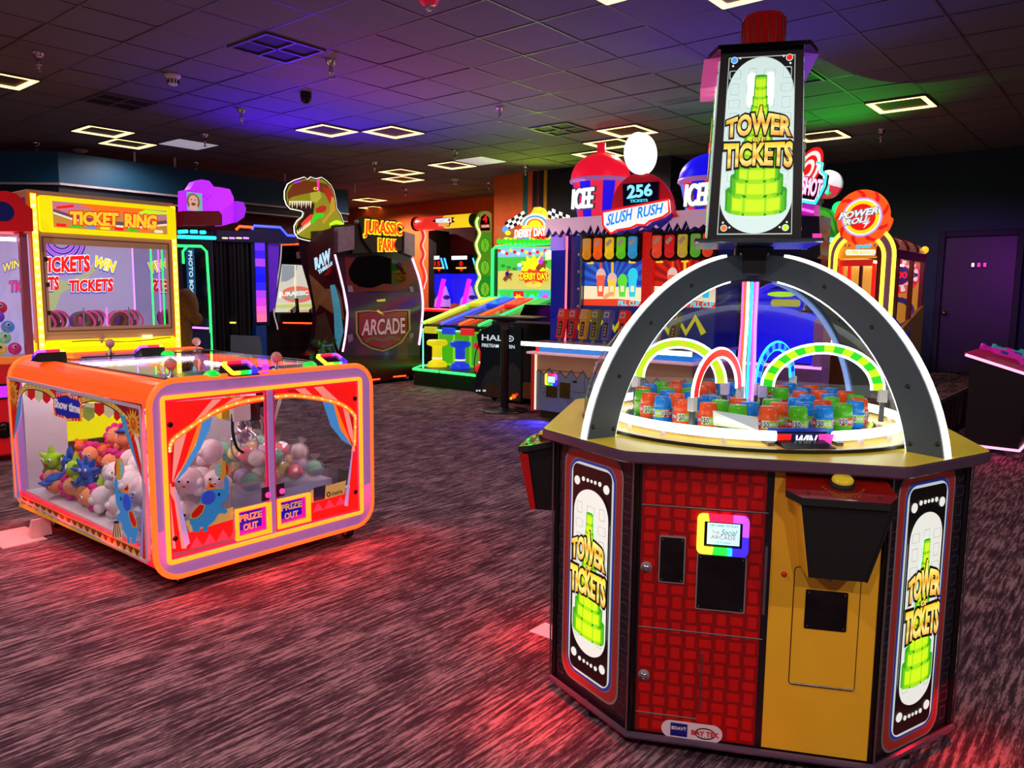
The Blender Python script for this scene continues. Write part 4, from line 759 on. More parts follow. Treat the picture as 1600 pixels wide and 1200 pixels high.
for x0, x1, y0, y1, c in ((120, 143, 170, 240, D_CREAM), (143, 212, 165, 272, D_RED), (212, 285, 170, 292, D_CREAM), (285, 356, 185, 306, D_RED), (655, 770, 330, 470, PR('moss', (150, 160, 80))), (680, 770, 290, 405, D_CREAM), (770, 860, 295, 424, D_RED), (860, 952, 320, 440, D_CREAM), (952, 1010, 365, 468, D_RED)):
    pxp(m, CS, a5((x0, y0), (x1, y0+(x1-x0)*.12), (x1, y1-(y1-y0)*.28), ((x0+x1)/2, y1), (x0, y1-(y1-y0)*.3)), .0012, c)
for x0, x1, y0, y1, c in ((345, 410, 143, 235, D_RED), (410, 475, 152, 225, D_LILAC), (475, 542, 170, 205, D_RED), (542, 610, 180, 240, D_LILAC), (608, 682, 195, 290, D_RED), (682, 775, 210, 262, D_LILAC), (775, 850, 222, 250, D_RED)): pxp(m, CS, a5((x0, y0), (x1, y0+10), (x1, y1), (x0, y1)), .0009, c)
m.build('pennant_print', SW, kind='stuff'); m = MB()
for pts in ([(70, 215), (120, 150), (200, 140), (290, 165), (360, 210), (395, 250)], [(640, 275), (740, 245), (830, 260), (930, 310), (1010, 370), (1085, 450)]):
    c = curve(CS.pp(*a5(*pts)), 5); m.plate(CS, band(c, .032), .0016, .0024, D_GOLD); m.plate(CS, band([(x, y-.02) for x, y in c], .006), .0016, .0022, D_BLK)
    for q in c[::2]: m.plate(CS, rr(q[0]-.006, q[1]-.008, q[0]+.006, q[1]+.008, .004, 2), .0026, .003, D_CREAM)
m.build('arch_print', SW, kind='stuff'); m = MB()
u0, v0 = CS.px(*a5((395, 455))[0]); 
for px, py, r in ((22, 614, .075), (210, 662, .062)):
    u, v = CS.px(px, py); r_ = r; m.plate(CS, star(u, v, r_*1.5, r_*.62, 14, 90, 1.0), .004, .0046, D_ORANGE); m.plate(CS, star(u, v, r_*1.1, r_*.6, 14, 96), .0046, .0052, D_GOLD); m.plate(CS, ell(u, v, r_*.62, r_*.62, 18), .0052, .0058, PR('sun_orange', (205, 90, 30))); m.ring(CS, ell(u, v, r_*.6, r_*.6, 18), ell(u, v, r_*.52, r_*.52, 18), .0058, .0062, D_GOLD)
    m.plate(CS, star(u, v+r_*.15, r_*.2, r_*.09, 6), .0058, .0064, D_GOLD).plate(CS, ell(u-r_*.22, v+r_*.1, r_*.08, r_*.08, 8), .0064, .007, D_DRED).plate(CS, ell(u+r_*.22, v+r_*.1, r_*.08, r_*.08, 8), .0064, .007, D_DRED).plate(CS, ell(u, v-r_*.28, r_*.2, r_*.07, 10, 180, 360), .0064, .007, D_DRED)
m.build('sun_print', SW, kind='stuff')
# SHOW TIME plaque
m = MB(); o5 = [(392, 225), (470, 205), (520, 200), (560, 235), (640, 255), (660, 300), (652, 390), (655, 470), (560, 465), (520, 470), (490, 440), (400, 415), (385, 330)]
pxp(m, CS, a5(*o5), .004, D_RED); cx, cy = 524, 335; pxp(m, CS, a5(*[(cx+(x-cx)*.86, cy+(y-cy)*.78) for x, y in o5]), .0049, D_NAVY)
for x, y in [(a[0]+(b[0]-a[0])*t, a[1]+(b[1]-a[1])*t) for a, b in zip(o5, o5[1:]+o5[:1]) for t in (0, .33, .66)]: u, v = CS.px(*a5((cx+(x-cx)*.94, cy+(y-cy)*.9))[0]); m.plate(CS, ell(u, v, .007, .007, 6), .0058, .0066, D_LGT)
pq = m.build('show_sign', SW); m = MB(); m.text(CS, 'Show time', CS.pp(*a5((402, 335), (640, 395), (640, 315), (398, 255))), .006, .007, D_WHITE, off=.03); m.build('lettering', pq)
# bottom band with pennants, elephant with ball
m = MB(); pxp(m, CS, a6((20, 445), (1140, 950), (1205, 1085), (-2, 545)), .0005, D_GOLD, .0006)
A, Bp = (25, 455), (1135, 965); N_ = 19
for i in range(N_):
    t0, t1 = i/N_, (i+1)/N_; x0, y0, x1, y1 = A[0]+(Bp[0]-A[0])*t0, A[1]+(Bp[1]-A[1])*t0, A[0]+(Bp[0]-A[0])*t1, A[1]+(Bp[1]-A[1])*t1; h = 50
    pxp(m, CS, a6((x0, y0-4), (x1, y1-4), ((x0+x1)/2, (y0+y1)/2+h+8)), .0014, D_DRED); pxp(m, CS, a6((x0, y0+h*.4), ((x0+x1)/2, (y0+y1)/2+h+9), (x0, y0+h+8)), .0014, PR('blush', (225, 200, 200))) if False else None
for i in range(34):
    t = (i+.5)/34; u, v = CS.px(*a6((15+t*1150, 505+t*535))[0]); m.plate(CS, rr(u-.006, v-.008, u+.006, v+.008, .004, 2), .0014, .002, D_LGT if i % 2 else PR('olive', (120, 96, 30)))
m.build('bottom_print', SW, kind='stuff')
def elephant(par, pl, S_, mir=False):
    """circus elephant balancing a ball on its raised trunk; S_ maps sketch points to picture points on the pane"""
    m = MB(); P = lambda pts, d, c: pxp(m, pl, S_(*pts), d, c)
    SB = PR('elephant_blue', (40, 135, 205), .35); DB = PR('elephant_ear', (40, 70, 200), .35); 
    P(curve([(905, 420), (897, 360), (905, 290), (925, 285), (928, 350), (930, 410), (980, 415), (1020, 430), (1050, 470), (1060, 560), (1090, 640), (1115, 720), (1112, 800), (1100, 840), (1095, 890), (1062, 895), (1060, 845), (1042, 840), (1045, 892), (1020, 885), (1015, 830), (985, 770), (960, 690), (930, 690), (915, 660), (930, 620), (950, 600), (915, 520)], 3), .0025, SB)
    P([(1030, 590), (1065, 575), (1112, 690), (1112, 745), (1075, 745), (1045, 680)], .0034, D_GOLD); P([(1038, 600), (1062, 588), (1104, 690), (1104, 735), (1080, 733), (1050, 675)], .0042, D_RED)
    P(ell(1015, 512, 36, 80, 16, rot=-6), .0034, DB); P([(970, 412), (1030, 330), (1032, 430)], .0034, D_ORANGE); P([(990, 390), (1024, 352), (1028, 395)], .0042, D_DRED); P(ell(960, 475, 7, 20, 8), .0034, D_BLK)
    P(ell(946, 195, 47, 105, 20), .0025, D_ORANGE); P(ell(946, 195, 40, 98, 20), .0031, D_GOLD); P([(900, 170), (920, 110), (915, 270), (903, 230)], .0038, D_RED)
    P([(950, 110), (985, 150), (990, 200), (980, 270), (950, 290), (972, 255), (945, 235), (970, 210), (945, 190), (970, 165), (945, 140)], .0038, PR('ball_blue', (120, 190, 220)))
    if not mir: P([(895, 690), (940, 695), (972, 855), (880, 825)], .0025, D_CREAM); [P([(897+i*12, 700), (903+i*12, 702), (892+i*24, 835), (882+i*24, 832)], .0032, D_DRED) for i in range(4)]; P(ell(918, 695, 26, 12, 10), .0032, D_BLK)
    m.build('elephant_print', par, kind='stuff')
elephant(SW, CS, a6)
# front doors
c7 = lambda *p: sc3(4.444, 240, 590, *p); c8 = lambda *p: sc3(4.444, 410, 580, *p); c3 = lambda *p: sc3(3.158, 220, 520, *p)
um0, um1 = CF.px(420, 720)[0], CF.px(429, 720)[0]
MB().box(X1-.02, X1+.012, um0, um1, iv0, iv1, LAV, .004).build('mullion', cr_)
DOORS = []
for a, b, nm in ((iu0+.012, um0, 'left'), (um1, iu1-.012, 'right')):
    dmb = MB().plate(CF, rect(a, iv0+.012, b, iv1-.012), -.016, -.012, CGL); o = dmb.build('glass_door', cr_); DOORS.append((o, a, b))
    MB().ring(CF, rect(a, iv0+.012, b, iv1-.012), rect(a+.012, iv0+.024, b-.012, iv1-.024), -.018, -.006, M('door_edge_pink', (225, 40, 90), .3, emit=.3)).build('door_edge', o)
RL = PR('lit_scarlet', (240, 20, 18), .7); RM = PR('lit_crimson', (200, 10, 25), .5); PK2 = PR('lit_rose', (245, 150, 140), .6); OR2 = PR('lit_amber', (245, 120, 30), .7); SK2 = PR('lit_azure', (70, 150, 225), .5); LI2 = PR('lit_lilac', (185, 160, 230), .5); OCH = PR('ochre', (205, 160, 90), .45)
def drape(par, S_, arch, corner, stripes, low, bottom, nm):
    m = MB(); P = lambda pts, d, c: pxp(m, CF, S_(*pts), d, c)
    P(corner, -.0115, RL)
    for i, (pts, c) in enumerate(stripes): P(pts, -.0105+i*.0002, c)
    c = curve(CF.pp(*S_(*arch)), 4); m.plate(CF, band(c, .028), -.0085, -.0075, OR2); m.plate(CF, band([(x, y) for x, y in c], .012), -.0074, -.007, PR('lit_gold', (250, 190, 70), .7))
    for q in c[1::2]: m.plate(CF, ell(q[0], q[1], .007, .007, 6), -.0069, -.006, PR('lit_cream', (255, 240, 180), .8))
    for i, (pts, cc) in enumerate(low): P(pts, -.0098+i*.0002, cc)
    P(bottom, -.0115, RL); m.build(nm, par, kind='stuff')
L_, R_2 = DOORS[0][0], DOORS[1][0]
drape(L_, c7, [(118, 520), (118, 480), (150, 425), (240, 360), (360, 280), (480, 215), (620, 170), (790, 140)], [(78, 175), (790, 118), (790, 165), (620, 195), (480, 240), (350, 305), (235, 385), (160, 440), (140, 500), (140, 1180), (90, 1200)],
      [([(415, 155), (480, 150), (300, 320), (240, 365)], PK2), ([(480, 150), (560, 142), (400, 255), (320, 305)], RL), ([(560, 142), (640, 135), (520, 205), (410, 255)], PK2), ([(640, 135), (705, 128), (640, 168), (520, 205)], RM), ([(120, 500), (150, 450), (150, 560), (135, 720), (128, 720)], RM),
       ([(150, 450), (235, 385), (210, 500), (165, 640), (138, 725), (135, 700)], PK2), ([(235, 385), (315, 325), (290, 440), (220, 590), (140, 730), (165, 640)], RL), ([(315, 325), (345, 305), (330, 380), (280, 500), (215, 620), (142, 735), (220, 590)], OR2), ([(345, 305), (412, 270), (395, 360), (330, 500), (240, 640), (145, 745), (215, 620), (300, 470)], SK2)],
      [([(118, 740), (150, 740), (200, 900), (235, 1190), (120, 1190)], PK2), ([(145, 760), (165, 800), (215, 960), (258, 1150), (225, 1185), (185, 960)], LI2), ([(120, 800), (150, 860), (200, 1190), (160, 1190)], RL), ([(128, 725), (158, 728), (155, 760), (130, 762)], RM)],
      [(258, 1075), (560, 985), (560, 1120), (258, 1200), (100, 1230), (100, 1150)], 'curtain_print')
drape(R_2, c8, [(95, 180), (200, 170), (330, 180), (450, 200), (560, 235), (640, 300), (652, 350), (645, 520)], [(95, 140), (660, 72), (680, 940), (650, 945), (650, 340), (625, 285), (560, 240), (440, 200), (300, 178), (95, 168)],
      [([(170, 128), (230, 122), (290, 165), (200, 165)], RM), ([(230, 122), (300, 115), (370, 180), (290, 165)], PK2), ([(300, 115), (360, 108), (430, 185), (370, 178)], RL), ([(360, 108), (425, 105), (545, 215), (440, 190)], PK2), ([(600, 270), (640, 310), (645, 520), (630, 480)], RM), ([(560, 245), (605, 275), (635, 420), (640, 515), (600, 420)], PK2),
       ([(500, 225), (565, 250), (605, 430), (640, 520), (560, 400)], RL), ([(495, 222), (515, 230), (560, 350), (630, 520), (540, 400)], OR2), ([(425, 210), (498, 228), (545, 400), (632, 525), (560, 480), (480, 380)], SK2)],
      [([(625, 545), (645, 545), (660, 930), (610, 925)], RL), ([(628, 560), (635, 560), (615, 760), (600, 940), (575, 935), (600, 760)], LI2), ([(632, 520), (650, 525), (648, 560), (625, 555)], PK2)],
      [(345, 920), (660, 830), (690, 970), (345, 1050)], 'curtain_print')
m = MB()
for i in range(4): pxp(m, CF, c7((258+i*92, 1195-i*24), (350+i*92, 1170-i*24), (304+i*92, 1105-i*24)), -.0105, PR('lit_coral', (235, 60, 90), .6))
for i in range(3): pxp(m, CF, c8((355+i*78, 985-i*22), (432+i*78, 965-i*22), (393+i*78, 915-i*22)), -.0105, PR('lit_coral', (235, 60, 90), .6))
pxp(m, CF, c7((228, 1000), (560, 900), (560, 985), (258, 1078)), -.0112, OCH); pxp(m, CF, c8((345, 830), (590, 760), (575, 855), (350, 915)), -.0112, OCH); m.build('bottom_print', L_, kind='stuff')
def el7(*p): return c7(*[(470-(x-946)*(1.02 if y < 400 else 1.32), 575+(y-95)*.62) for x, y in p])
elephant(L_, CF, el7, True)
m = MB(); pxp(m, CF, c8((362, 812), (445, 792), (440, 888), (362, 908)), -.0095, PR('slate', (60, 45, 75), .1)); so = m.build('notice', R_2)
m = MB(); m.text(CF, 'COASTAL', CF.pp(*c8((485, 866), (565, 846), (565, 826), (485, 846))), -.0095, -.0085, D_BLK, off=.02); u, v = CF.px(*c8((466, 857))[0]); m.ring(CF, ell(u, v, .014, .016, 14), ell(u, v, .008, .01, 14), -.0095, -.0085, D_BLK); m.build('lettering', R_2, kind='stuff')
for pts, par in ((((368, 793), (424.5, 788), (424, 832), (370, 846)), L_), (((434, 779), (485, 772), (486, 813), (435, 828)), R_2)):
    a, b, c, e = q4(CF, *pts); m = MB(); m.ring(CF, rect(a, b, c, e), rect(a+.016, b+.02, c-.024, e-.016), -.012, .004, INNERLED); o = m.build('prize_flap_frame', par); m = MB(); m.plate(CF, rect(a+.02, b+.03, c-.03, e-.02), -.03, -.012, M('flap_blue', (40, 22, 190), .25, emit=.45)); m.ring(CF, rect(a+.02, b+.03, c-.03, e-.02), rect(a+.026, b+.05, c-.055, e-.026), -.012, -.008, M('flap_magenta', (200, 20, 190), .3, emit=.5)); fo = m.build('prize_flap', o)
    m = MB(); w_ = c-a; h_ = e-b; m.text(CF, 'PRIZE', [(a+w_*.12, b+h_*.58), (a+w_*.74, b+h_*.58), (a+w_*.74, b+h_*.78), (a+w_*.12, b+h_*.78)], -.008, -.005, D_LGT, off=.03); m.text(CF, 'OUT', [(a+w_*.22, b+h_*.27), (a+w_*.62, b+h_*.27), (a+w_*.62, b+h_*.47), (a+w_*.22, b+h_*.47)], -.008, -.005, D_LGT, off=.03); m.build('lettering', fo)
for px, py, par in ((267, 664, L_), (275, 842, L_), (556, 623, R_2), (557, 769, R_2)):
    u, v = CF.px(px, py); MB().lathe([(.014, -.012), (.014, -.004), (.008, 0), (0, .0)], CF((u, v), 0), M('bolt_dark', (40, 20, 30), .3, .6), 10, CF.n).build('hinge_bolt', par)
for px, py, par in ((418, 771, L_), (440, 765, R_2)):
    u, v = CF.px(px, py); MB().plate(CF, rect(u-.03, v-.04, u+.02, v+.035), -.012, -.004, M('latch_plate', (60, 30, 50), .4)).lathe([(.016, -.004), (.016, .002), (.008, .003)], CF((u+.004, v-.01), 0), E_PINK, 12, CF.n).build('latch', par)
# inside: tray, lights, gantries
TRAY = M('crane_tray_white', (215, 218, 228), .35, noise=.02); TZ = .24
MB().box(X0+.05, X1-.04, Y0+.03, Y1-.03, TZ-.03, TZ, TRAY).box(X1-.10, X1-.06, Y0+.05, Y1-.05, .16, TZ+.1, TRAY).build('tray', cr_); MB().box(X0+.5, X1-.32, Y0+.7, Y1-.06, TZ, TZ+.1, TRAY).build('ball_shelf', cr_); MB().box(-4.97, -4.95, Y0+.62, Y1-.06, TZ+.1, 1.0, TRAY).build('white_partition', cr_)
MB().box(X0+.03, X0+.05, Y0+.05, Y0+.3, .2, 1.02, TRAY).build('rear_liner', cr_); MB().box(X0+.03, X0+.05, Y0+.3, Y1-.05, .2, .52, M('brown_reflection', (86, 76, 66), .12, .4)).build('rear_reflection_panel', cr_)  # low brown panels stand in for reflections and the dark floor
MB().box(X0+.3, X1-.1, Y1-.05, Y1-.04, TZ, TZ+.17, M('brown_reflection', rough=.1)).build('far_reflection_panel', cr_)
for y in (Y0+.1, Y1-.1): MB().tube([(X0+.1, y, ZT-.1), (X1-.1, y, ZT-.1)], .011, RAW('crane_tube', (36, 36, 38)), 6).build('lamp_tube', cr_)
MB().tube([(X0+.12, Y0+.3, ZT-.06), (X0+.12, Y1-.2, ZT-.06)], .01, RAW('crane_tube', (36, 36, 38)), 6).build('lamp_tube', cr_)
MB().box(X1-.24, X1-.234, Y0+.55, Y1-.08, TZ, TZ+.2, GLASS('acrylic', (235, 240, 250), 1.5, haze=.08)).build('acrylic_divider', cr_)
def gantry(x, y, lab):
    g = MB().box(x-.02, x+.02, Y0+.08, Y1-.08, .86, .88, STEEL).build('gantry_rail', cr_)
    MB().box(x-.07, x+.07, y-.1, y+.02, .76, .86, M('carriage_white', (200, 205, 205), .4), .006).box(x-.06, x+.06, y+.02, y+.09, .75, .86, GLOSSBLK, .004).box(x-.03, x+.03, y-.15, y-.1, .78, .85, M('carriage_yellow', (215, 205, 40), .4)).build('carriage', g)
    MB().lathe([(.012, .76), (.012, .73), (.034, .72), (.034, .63), (.02, .61), (.0, .61)], (x, y, 0), M('claw_silver', (190, 190, 200), .2, .9), 14).build('claw_hub', g)
    for k in range(3):
        a = math.radians(40+120*k); c, s = math.cos(a), math.sin(a); MB().tube([(x+c*r, y+s*r, z) for r, z in curve([(.03, .69), (.075, .66), (.09, .6), (.07, .54), (.03, .51)], 4)], .007, CHROME, 6).build('claw_prong', g)
    MB().tube(curve([(x+.05, y+.04, .85), (x+.04, y+.12, .74), (x+.03, y+.17, .62), (x+.03, y+.21, .74), (x+.04, y+.25, .87)], 6), .008, M('cable_grey', (170, 168, 160), .5), 6).build('cable', g)
    MB().tube(curve([(x+.05, y-.09, .83), (x+.06, y-.1, .7), (x+.05, y-.07, .6), (x+.03, y-.02, .56)], 6), .009, RUBBER, 6).build('cable', g)
gantry(-4.25, 2.52, ''); gantry(-4.72, 2.85, '')
# top: frame, glass, player stations
TOPF = M('top_frame_dark', (48, 10, 16), .2, noise=.03); tp = MB(); a, b, c, e = X0+.03, Y0+RD_-.01, X1-.02, Y1-RD_+.01
for q in ((X0+.03, X0+.27, b, e), (X1-.27, X1-.02, b, e)): tp.box(q[0], q[1], q[2], q[3], ZT-.02, ZT+.004, TOPF)
for q in ((X0+.27, X1-.27, b, b+.03), (X0+.27, X1-.27, e-.03, e)): tp.box(*q, ZT-.02, ZT+.004, TOPF)
tpo = tp.build('top_frame', cr_); MB().box(X0+.27, X1-.27, b+.03, e-.03, ZT-.008, ZT, CGL).build('top_glass', tpo)
PT = Pl((0, 0, ZT+.004), (0, 1, 0), (-1, 0, 0)); KN = M('joystick_ball', (215, 150, 140), .15, noise=.03, coat=.3); GB = M('green_button', (30, 220, 70), .25, emit=.7)
def knob(px, py):
    q = at(px, py, z=ZT+.06); MB().lathe([(.03, 0), (.03, .006), (.009, .01), (.009, .05)], (q.x, q.y, ZT+.004), STEEL, 12).ball((q.x, q.y, ZT+.075), .03, KN, 14, 9).build('joystick', tpo)
def btn(px, py, m_=GB):
    q = at(px, py, z=ZT+.01); MB().lathe([(.042, 0), (.042, .01), (.034, .02), (.02, .028), (0, .03)], (q.x, q.y, ZT+.004), m_, 16).build('button', tpo)
def rdr(px, py, back=False):
    q = at(px, py, z=ZT+.03); sg = 1 if not back else -1; w_, h_ = .08, .06; fz_ = Pl((q.x, q.y, ZT+.03), (0, sg, 0), Vector((-sg, 0, .45)))
    m = MB(); m.loft([[(q.x+sg*.07, q.y-w_, ZT), (q.x+sg*.07, q.y+w_, ZT), (q.x-sg*.07, q.y+w_, ZT), (q.x-sg*.07, q.y-w_, ZT)], [fz_((-w_*1, -h_)), fz_((w_, -h_)), fz_((w_, h_)), fz_((-w_, h_))] if not back else [fz_((w_, -h_)), fz_((-w_, -h_)), fz_((-w_, h_)), fz_((w_, h_))]], MATBLK); o = m.build('reader_base', tpo); reader(o, fz_, -w_, -h_, w_, h_, .001, False, lit=False)
knob(267, 573); knob(432, 562); knob(172, 540); knob(307, 537); btn(331, 586); btn(484, 571); btn(262, 553); btn(115, 558, M('orange_button', (235, 110, 30), .3, emit=.5)); rdr(375, 577); rdr(518, 564); rdr(76, 556, True); rdr(233, 548, True)
MB().plate(PT, PT.pp((408, 585), (421, 583), (420, 570), (410, 571)), .001, .004, E_PURPLE).build('status_light', tpo)
for x, y in ((X1-.15, Y0+.2), (X1-.12, Y1-.1), (X0+.2, Y0+.15), (X0+.2, Y1-.15)):
    o = MB().box(x-.03, x+.03, y-.03, y+.03, .07, .11, STEEL).lathe([(.042, -.02), (.042, .02)], (x, y, .043), RUBBER, 16, (0, 1, 0)).build('caster', cr_); MB().lathe([(.026, -.022), (.026, .022)], (x, y, .043), M('caster_hub', (235, 200, 205), .4), 12, (0, 1, 0)).build('hub', o)
q = at(20, 838, z=.003); tag(MB().box(q.x-.16, q.x+.22, q.y-.12, q.y+.12, .0, .006, M('floor_plate_pale', (215, 190, 190), .5)).build('floor_plate', base=(q.x, q.y, 0)), 'pale flat plate on the carpet under the left end of the prize crane', 'floor plate')
q = at(62, 826, z=.05); tag(MB().loft([[(q.x-.03, q.y-.06, .007), (q.x+.03, q.y-.06, .007), (q.x+.03, q.y+.06, .007), (q.x-.03, q.y+.06, .007)], [(q.x+.01, q.y-.05, .12), (q.x+.03, q.y-.05, .12), (q.x+.03, q.y+.05, .12), (q.x+.01, q.y+.05, .12)]], M('floor_plate_pale', rough=.5)).build('floor_wedge', base=(q.x, q.y, 0)), 'pale wedge propped under the left end of the prize crane', 'wedge')
for x in (-5.4, -4.8, -4.2): spot('crane_edge_glow', (x, Y0-.05, .3), (x, Y0-.3, 0), (255, 12, 44), 9, 165, .9)
for y in (1.75, 2.2, 2.65, 3.05): spot('crane_edge_glow', (X1+.05, y, .4), (X1+.35, y, 0), (255, 12, 44), 11, 165, .9)
# ---- plush toys and wrapped balls inside the crane
def fur(n, c): return M('plush_'+n, c, .9, noise=.1, scale=40)
EYEW, EYEB = fur('eye_white', (240, 240, 240)), M('plush_eye', (10, 10, 12), .2, noise=0)
def eyes(t, r, zf, sp, e, dr=(0, -1)):
    for s in (-1, 1):
        c = Vector((s*sp, -r*.9, zf)); MB().ball(c, e, EYEW, 10, 6, (1, .5, 1)).ball(c+Vector((0, -e*.38, 0)), e*.5, EYEB, 8, 6, (1, .5, 1)).build('eye', t)
def proto(kind):
    t = thing('plush_toy', 'x', 'plush toy', (0, 0, 0))
    if kind == 'white':
        m = MB().ball((0, 0, .1), .1, fur('white', (222, 222, 226)), 16, 10, (1, .95, 1)); m.ball((-.06, .0, .03), .045, MATS['plush_white'], 10, 6).ball((.06, 0, .03), .045, MATS['plush_white'], 10, 6).ball((-.085, -.02, .1), .035, MATS['plush_white'], 8, 6).ball((.085, -.02, .1), .035, MATS['plush_white'], 8, 6); m.build('body', t); eyes(t, .1, .118, .034, .021); MB().ball((.0, -.094, .08), .01, fur('mouth', (190, 30, 60)), 8, 5, (1.3, .5, .7)).build('mouth', t)
    elif kind == 'pink':
        m = MB().ball((0, 0, .085), .07, fur('peach', (238, 160, 110)), 14, 8); m.build('face', t); h = MB()
        for k in range(10): a = k*.628; h.ball((.078*math.cos(a), .01, .085+.078*math.sin(a)), .03, fur('magenta', (215, 40, 140)), 8, 5)
        h.ball((0, .035, .085), .075, MATS['plush_magenta'], 12, 7); h.build('petal_hood', t); eyes(t, .07, .095, .025, .012)
    elif kind == 'green':
        g = fur('lime', (150, 205, 30)); m = MB().ball((0, 0, .07), .07, g, 14, 8); [m.lathe([(.028, .05), (.02, .09), (.006, .12)], (0, 0, .07), g, 8, (math.cos(a), 0, math.sin(a))) for a in (0.5, 1.57, 2.64, 3.9, 5.5)]; m.build('body', t); eyes(t, .07, .09, .03, .014); MB().ball((0, -.066, .055), .012, MATS['plush_mouth'], 8, 5, (1.6, .5, 1)).build('mouth', t)
    elif kind == 'peach':
        m = MB().ball((0, 0, .08), .075, MATS['plush_peach'], 14, 8, (1.1, .9, .95)).ball((-.05, 0, .02), .03, MATS['plush_peach'], 8, 5).ball((.05, 0, .02), .03, MATS['plush_peach'], 8, 5); m.build('body', t); MB().ball((0, .0, .125), .066, fur('cap_blue', (25, 95, 190)), 12, 6, (1, 1, .55)).box(-.05, .05, -.1, -.04, .112, .122, MATS['plush_cap_blue']).build('cap', t); eyes(t, .075, .085, .028, .012)
    elif kind == 'blue':
        g = fur('royal', (20, 90, 190)); m = MB().ball((0, 0, .07), .06, g, 12, 8); [m.lathe([(.025, .04), (.016, .09), (.004, .12)], (0, 0, .07), g, 8, (math.cos(a)*.9, -.3, math.sin(a))) for a in (.2, .9, 1.6, 2.3, 3.0, 4.0, 5.4)]; m.build('body', t); eyes(t, .07, .08, .022, .012)
    else:
        g = fur('orange', (235, 110, 40)); m = MB().ball((0, 0, .06), .06, g, 12, 8, (1.1, 1, .9)).ball((0, -.03, .125), .045, g, 10, 7).ball((-.035, -.03, .165), .018, g, 8, 5).ball((.035, -.03, .165), .018, g, 8, 5); m.build('body', t); eyes(t, .07, .13, .018, .009)
    return t
fur('white', (222, 222, 226)); fur('peach', (238, 160, 110)); fur('mouth', (190, 30, 60))
PROT = {k: [proto(k), 0] for k in ('white', 'pink', 'green', 'peach', 'blue', 'orange')}
def put(kind, x, y, z, rz, lab, tilt=0, s=1.0):
    pr = PROT[kind]; c = pr[0] if pr[1] == 0 else copy_thing(pr[0], (0, 0, 0)); pr[1] += 1
    s = .72 if kind == 'white' else .84; c.location = (x, y, z+.012+.05*abs(math.sin(tilt))); c.rotation_euler = (tilt, 0, rz); c.scale = (s, s, s); c['label'] = lab; c['group'] = 'plush toys in the prize crane'
LOOK = {'white': 'white round plush in the prize crane', 'pink': 'pink petal-hooded plush', 'green': 'lime green spiky plush', 'peach': 'peach plush in a blue cap', 'blue': 'blue spiky plush', 'orange': 'small orange bear plush'}
rows = []
for r, (y, z, x0, n, dx) in enumerate(((1.83, TZ, -4.58, 5, .165), (1.83, TZ+.155, -4.52, 5, .155), (1.99, TZ+.02, -4.6, 5, .165), (2.0, TZ+.2, -4.56, 5, .16), (2.17, TZ+.14, -4.62, 5, .165), (2.19, TZ+.3, -4.55, 4, .16))):
    for i in range(n): rows.append(('white', x0+i*dx+random.uniform(-.012, .012), y+random.uniform(-.012, .012), z, random.uniform(-1.6, 1.6), ordn[i], ['front row, bottom layer', 'front row, top layer', 'second row, bottom layer', 'second row, top layer', 'third row, bottom layer', 'third row, top layer'][r]))
cs = ['pink', 'orange', 'green', 'peach', 'pink', 'blue']
for r, (y, z, x0, n, dx) in enumerate(((1.82, TZ, -5.36, 5, .155), (1.82, TZ+.15, -5.26, 4, .16), (1.98, TZ+.02, -5.38, 5, .155), (1.98, TZ+.17, -5.26, 4, .155), (2.14, TZ+.1, -5.36, 5, .155), (2.15, TZ+.25, -5.2, 4, .155), (2.31, TZ+.15, -5.34, 5, .16), (2.31, TZ+.3, -5.16, 4, .155))):
    for i in range(n): rows.append((cs[(r*2+i*3+r//2) % 6] if not (r == 0 and i == 0) else 'pink', x0+i*dx+random.uniform(-.012, .012), y+random.uniform(-.012, .012), z, random.uniform(-.4, .9), ordn[i], ['front row bottom', 'front row top', 'second row bottom', 'second row top', 'third row bottom', 'third row top', 'fourth row bottom', 'fourth row top'][r]+' of the coloured pile'))
for k, x, y, z, rz, o, w_ in rows: put(k, x, y, z, rz, '%s, %s from left, %s' % (LOOK[k], o, w_), random.uniform(-.4, .2) if k != 'white' else random.uniform(-.7, .5))
WRAP = GLASS('wrapper_film', (250, 250, 252), 1.5, .12, haze=.1); pas = [('coral', (230, 90, 110)), ('yellow', (235, 220, 120)), ('mint', (110, 205, 170)), ('lilac', (200, 170, 230)), ('orange', (240, 170, 100)), ('cream', (235, 225, 210))]
WB = {}
for nm, c in pas:
    t = thing('wrapped_ball', 'x', 'prize ball', (0, 0, 0), 'wrapped prize balls in the crane'); MB().ball((0, 0, .06), .05, M('ball_'+nm, c, .6, noise=.25, scale=30), 14, 8).build('ball', t)
    m = MB(); R = []
    for i in range(7):
        th = math.pi*i/6; R.append([(.06*max(math.sin(th), .03)*(1+.12*((j+i) % 2))*math.cos(j*.524), .06*max(math.sin(th), .03)*(1+.12*((j+i) % 2))*math.sin(j*.524), .06-.06*math.cos(th)) for j in range(12)])
    m.loft(R, WRAP); m.lathe([(.008, .115), (.03, .15), (.034, .152)], (0, 0, 0), WRAP, 9, sm=False, cap=False); m.build('wrapper', t); WB[nm] = [t, 0]
k = 0
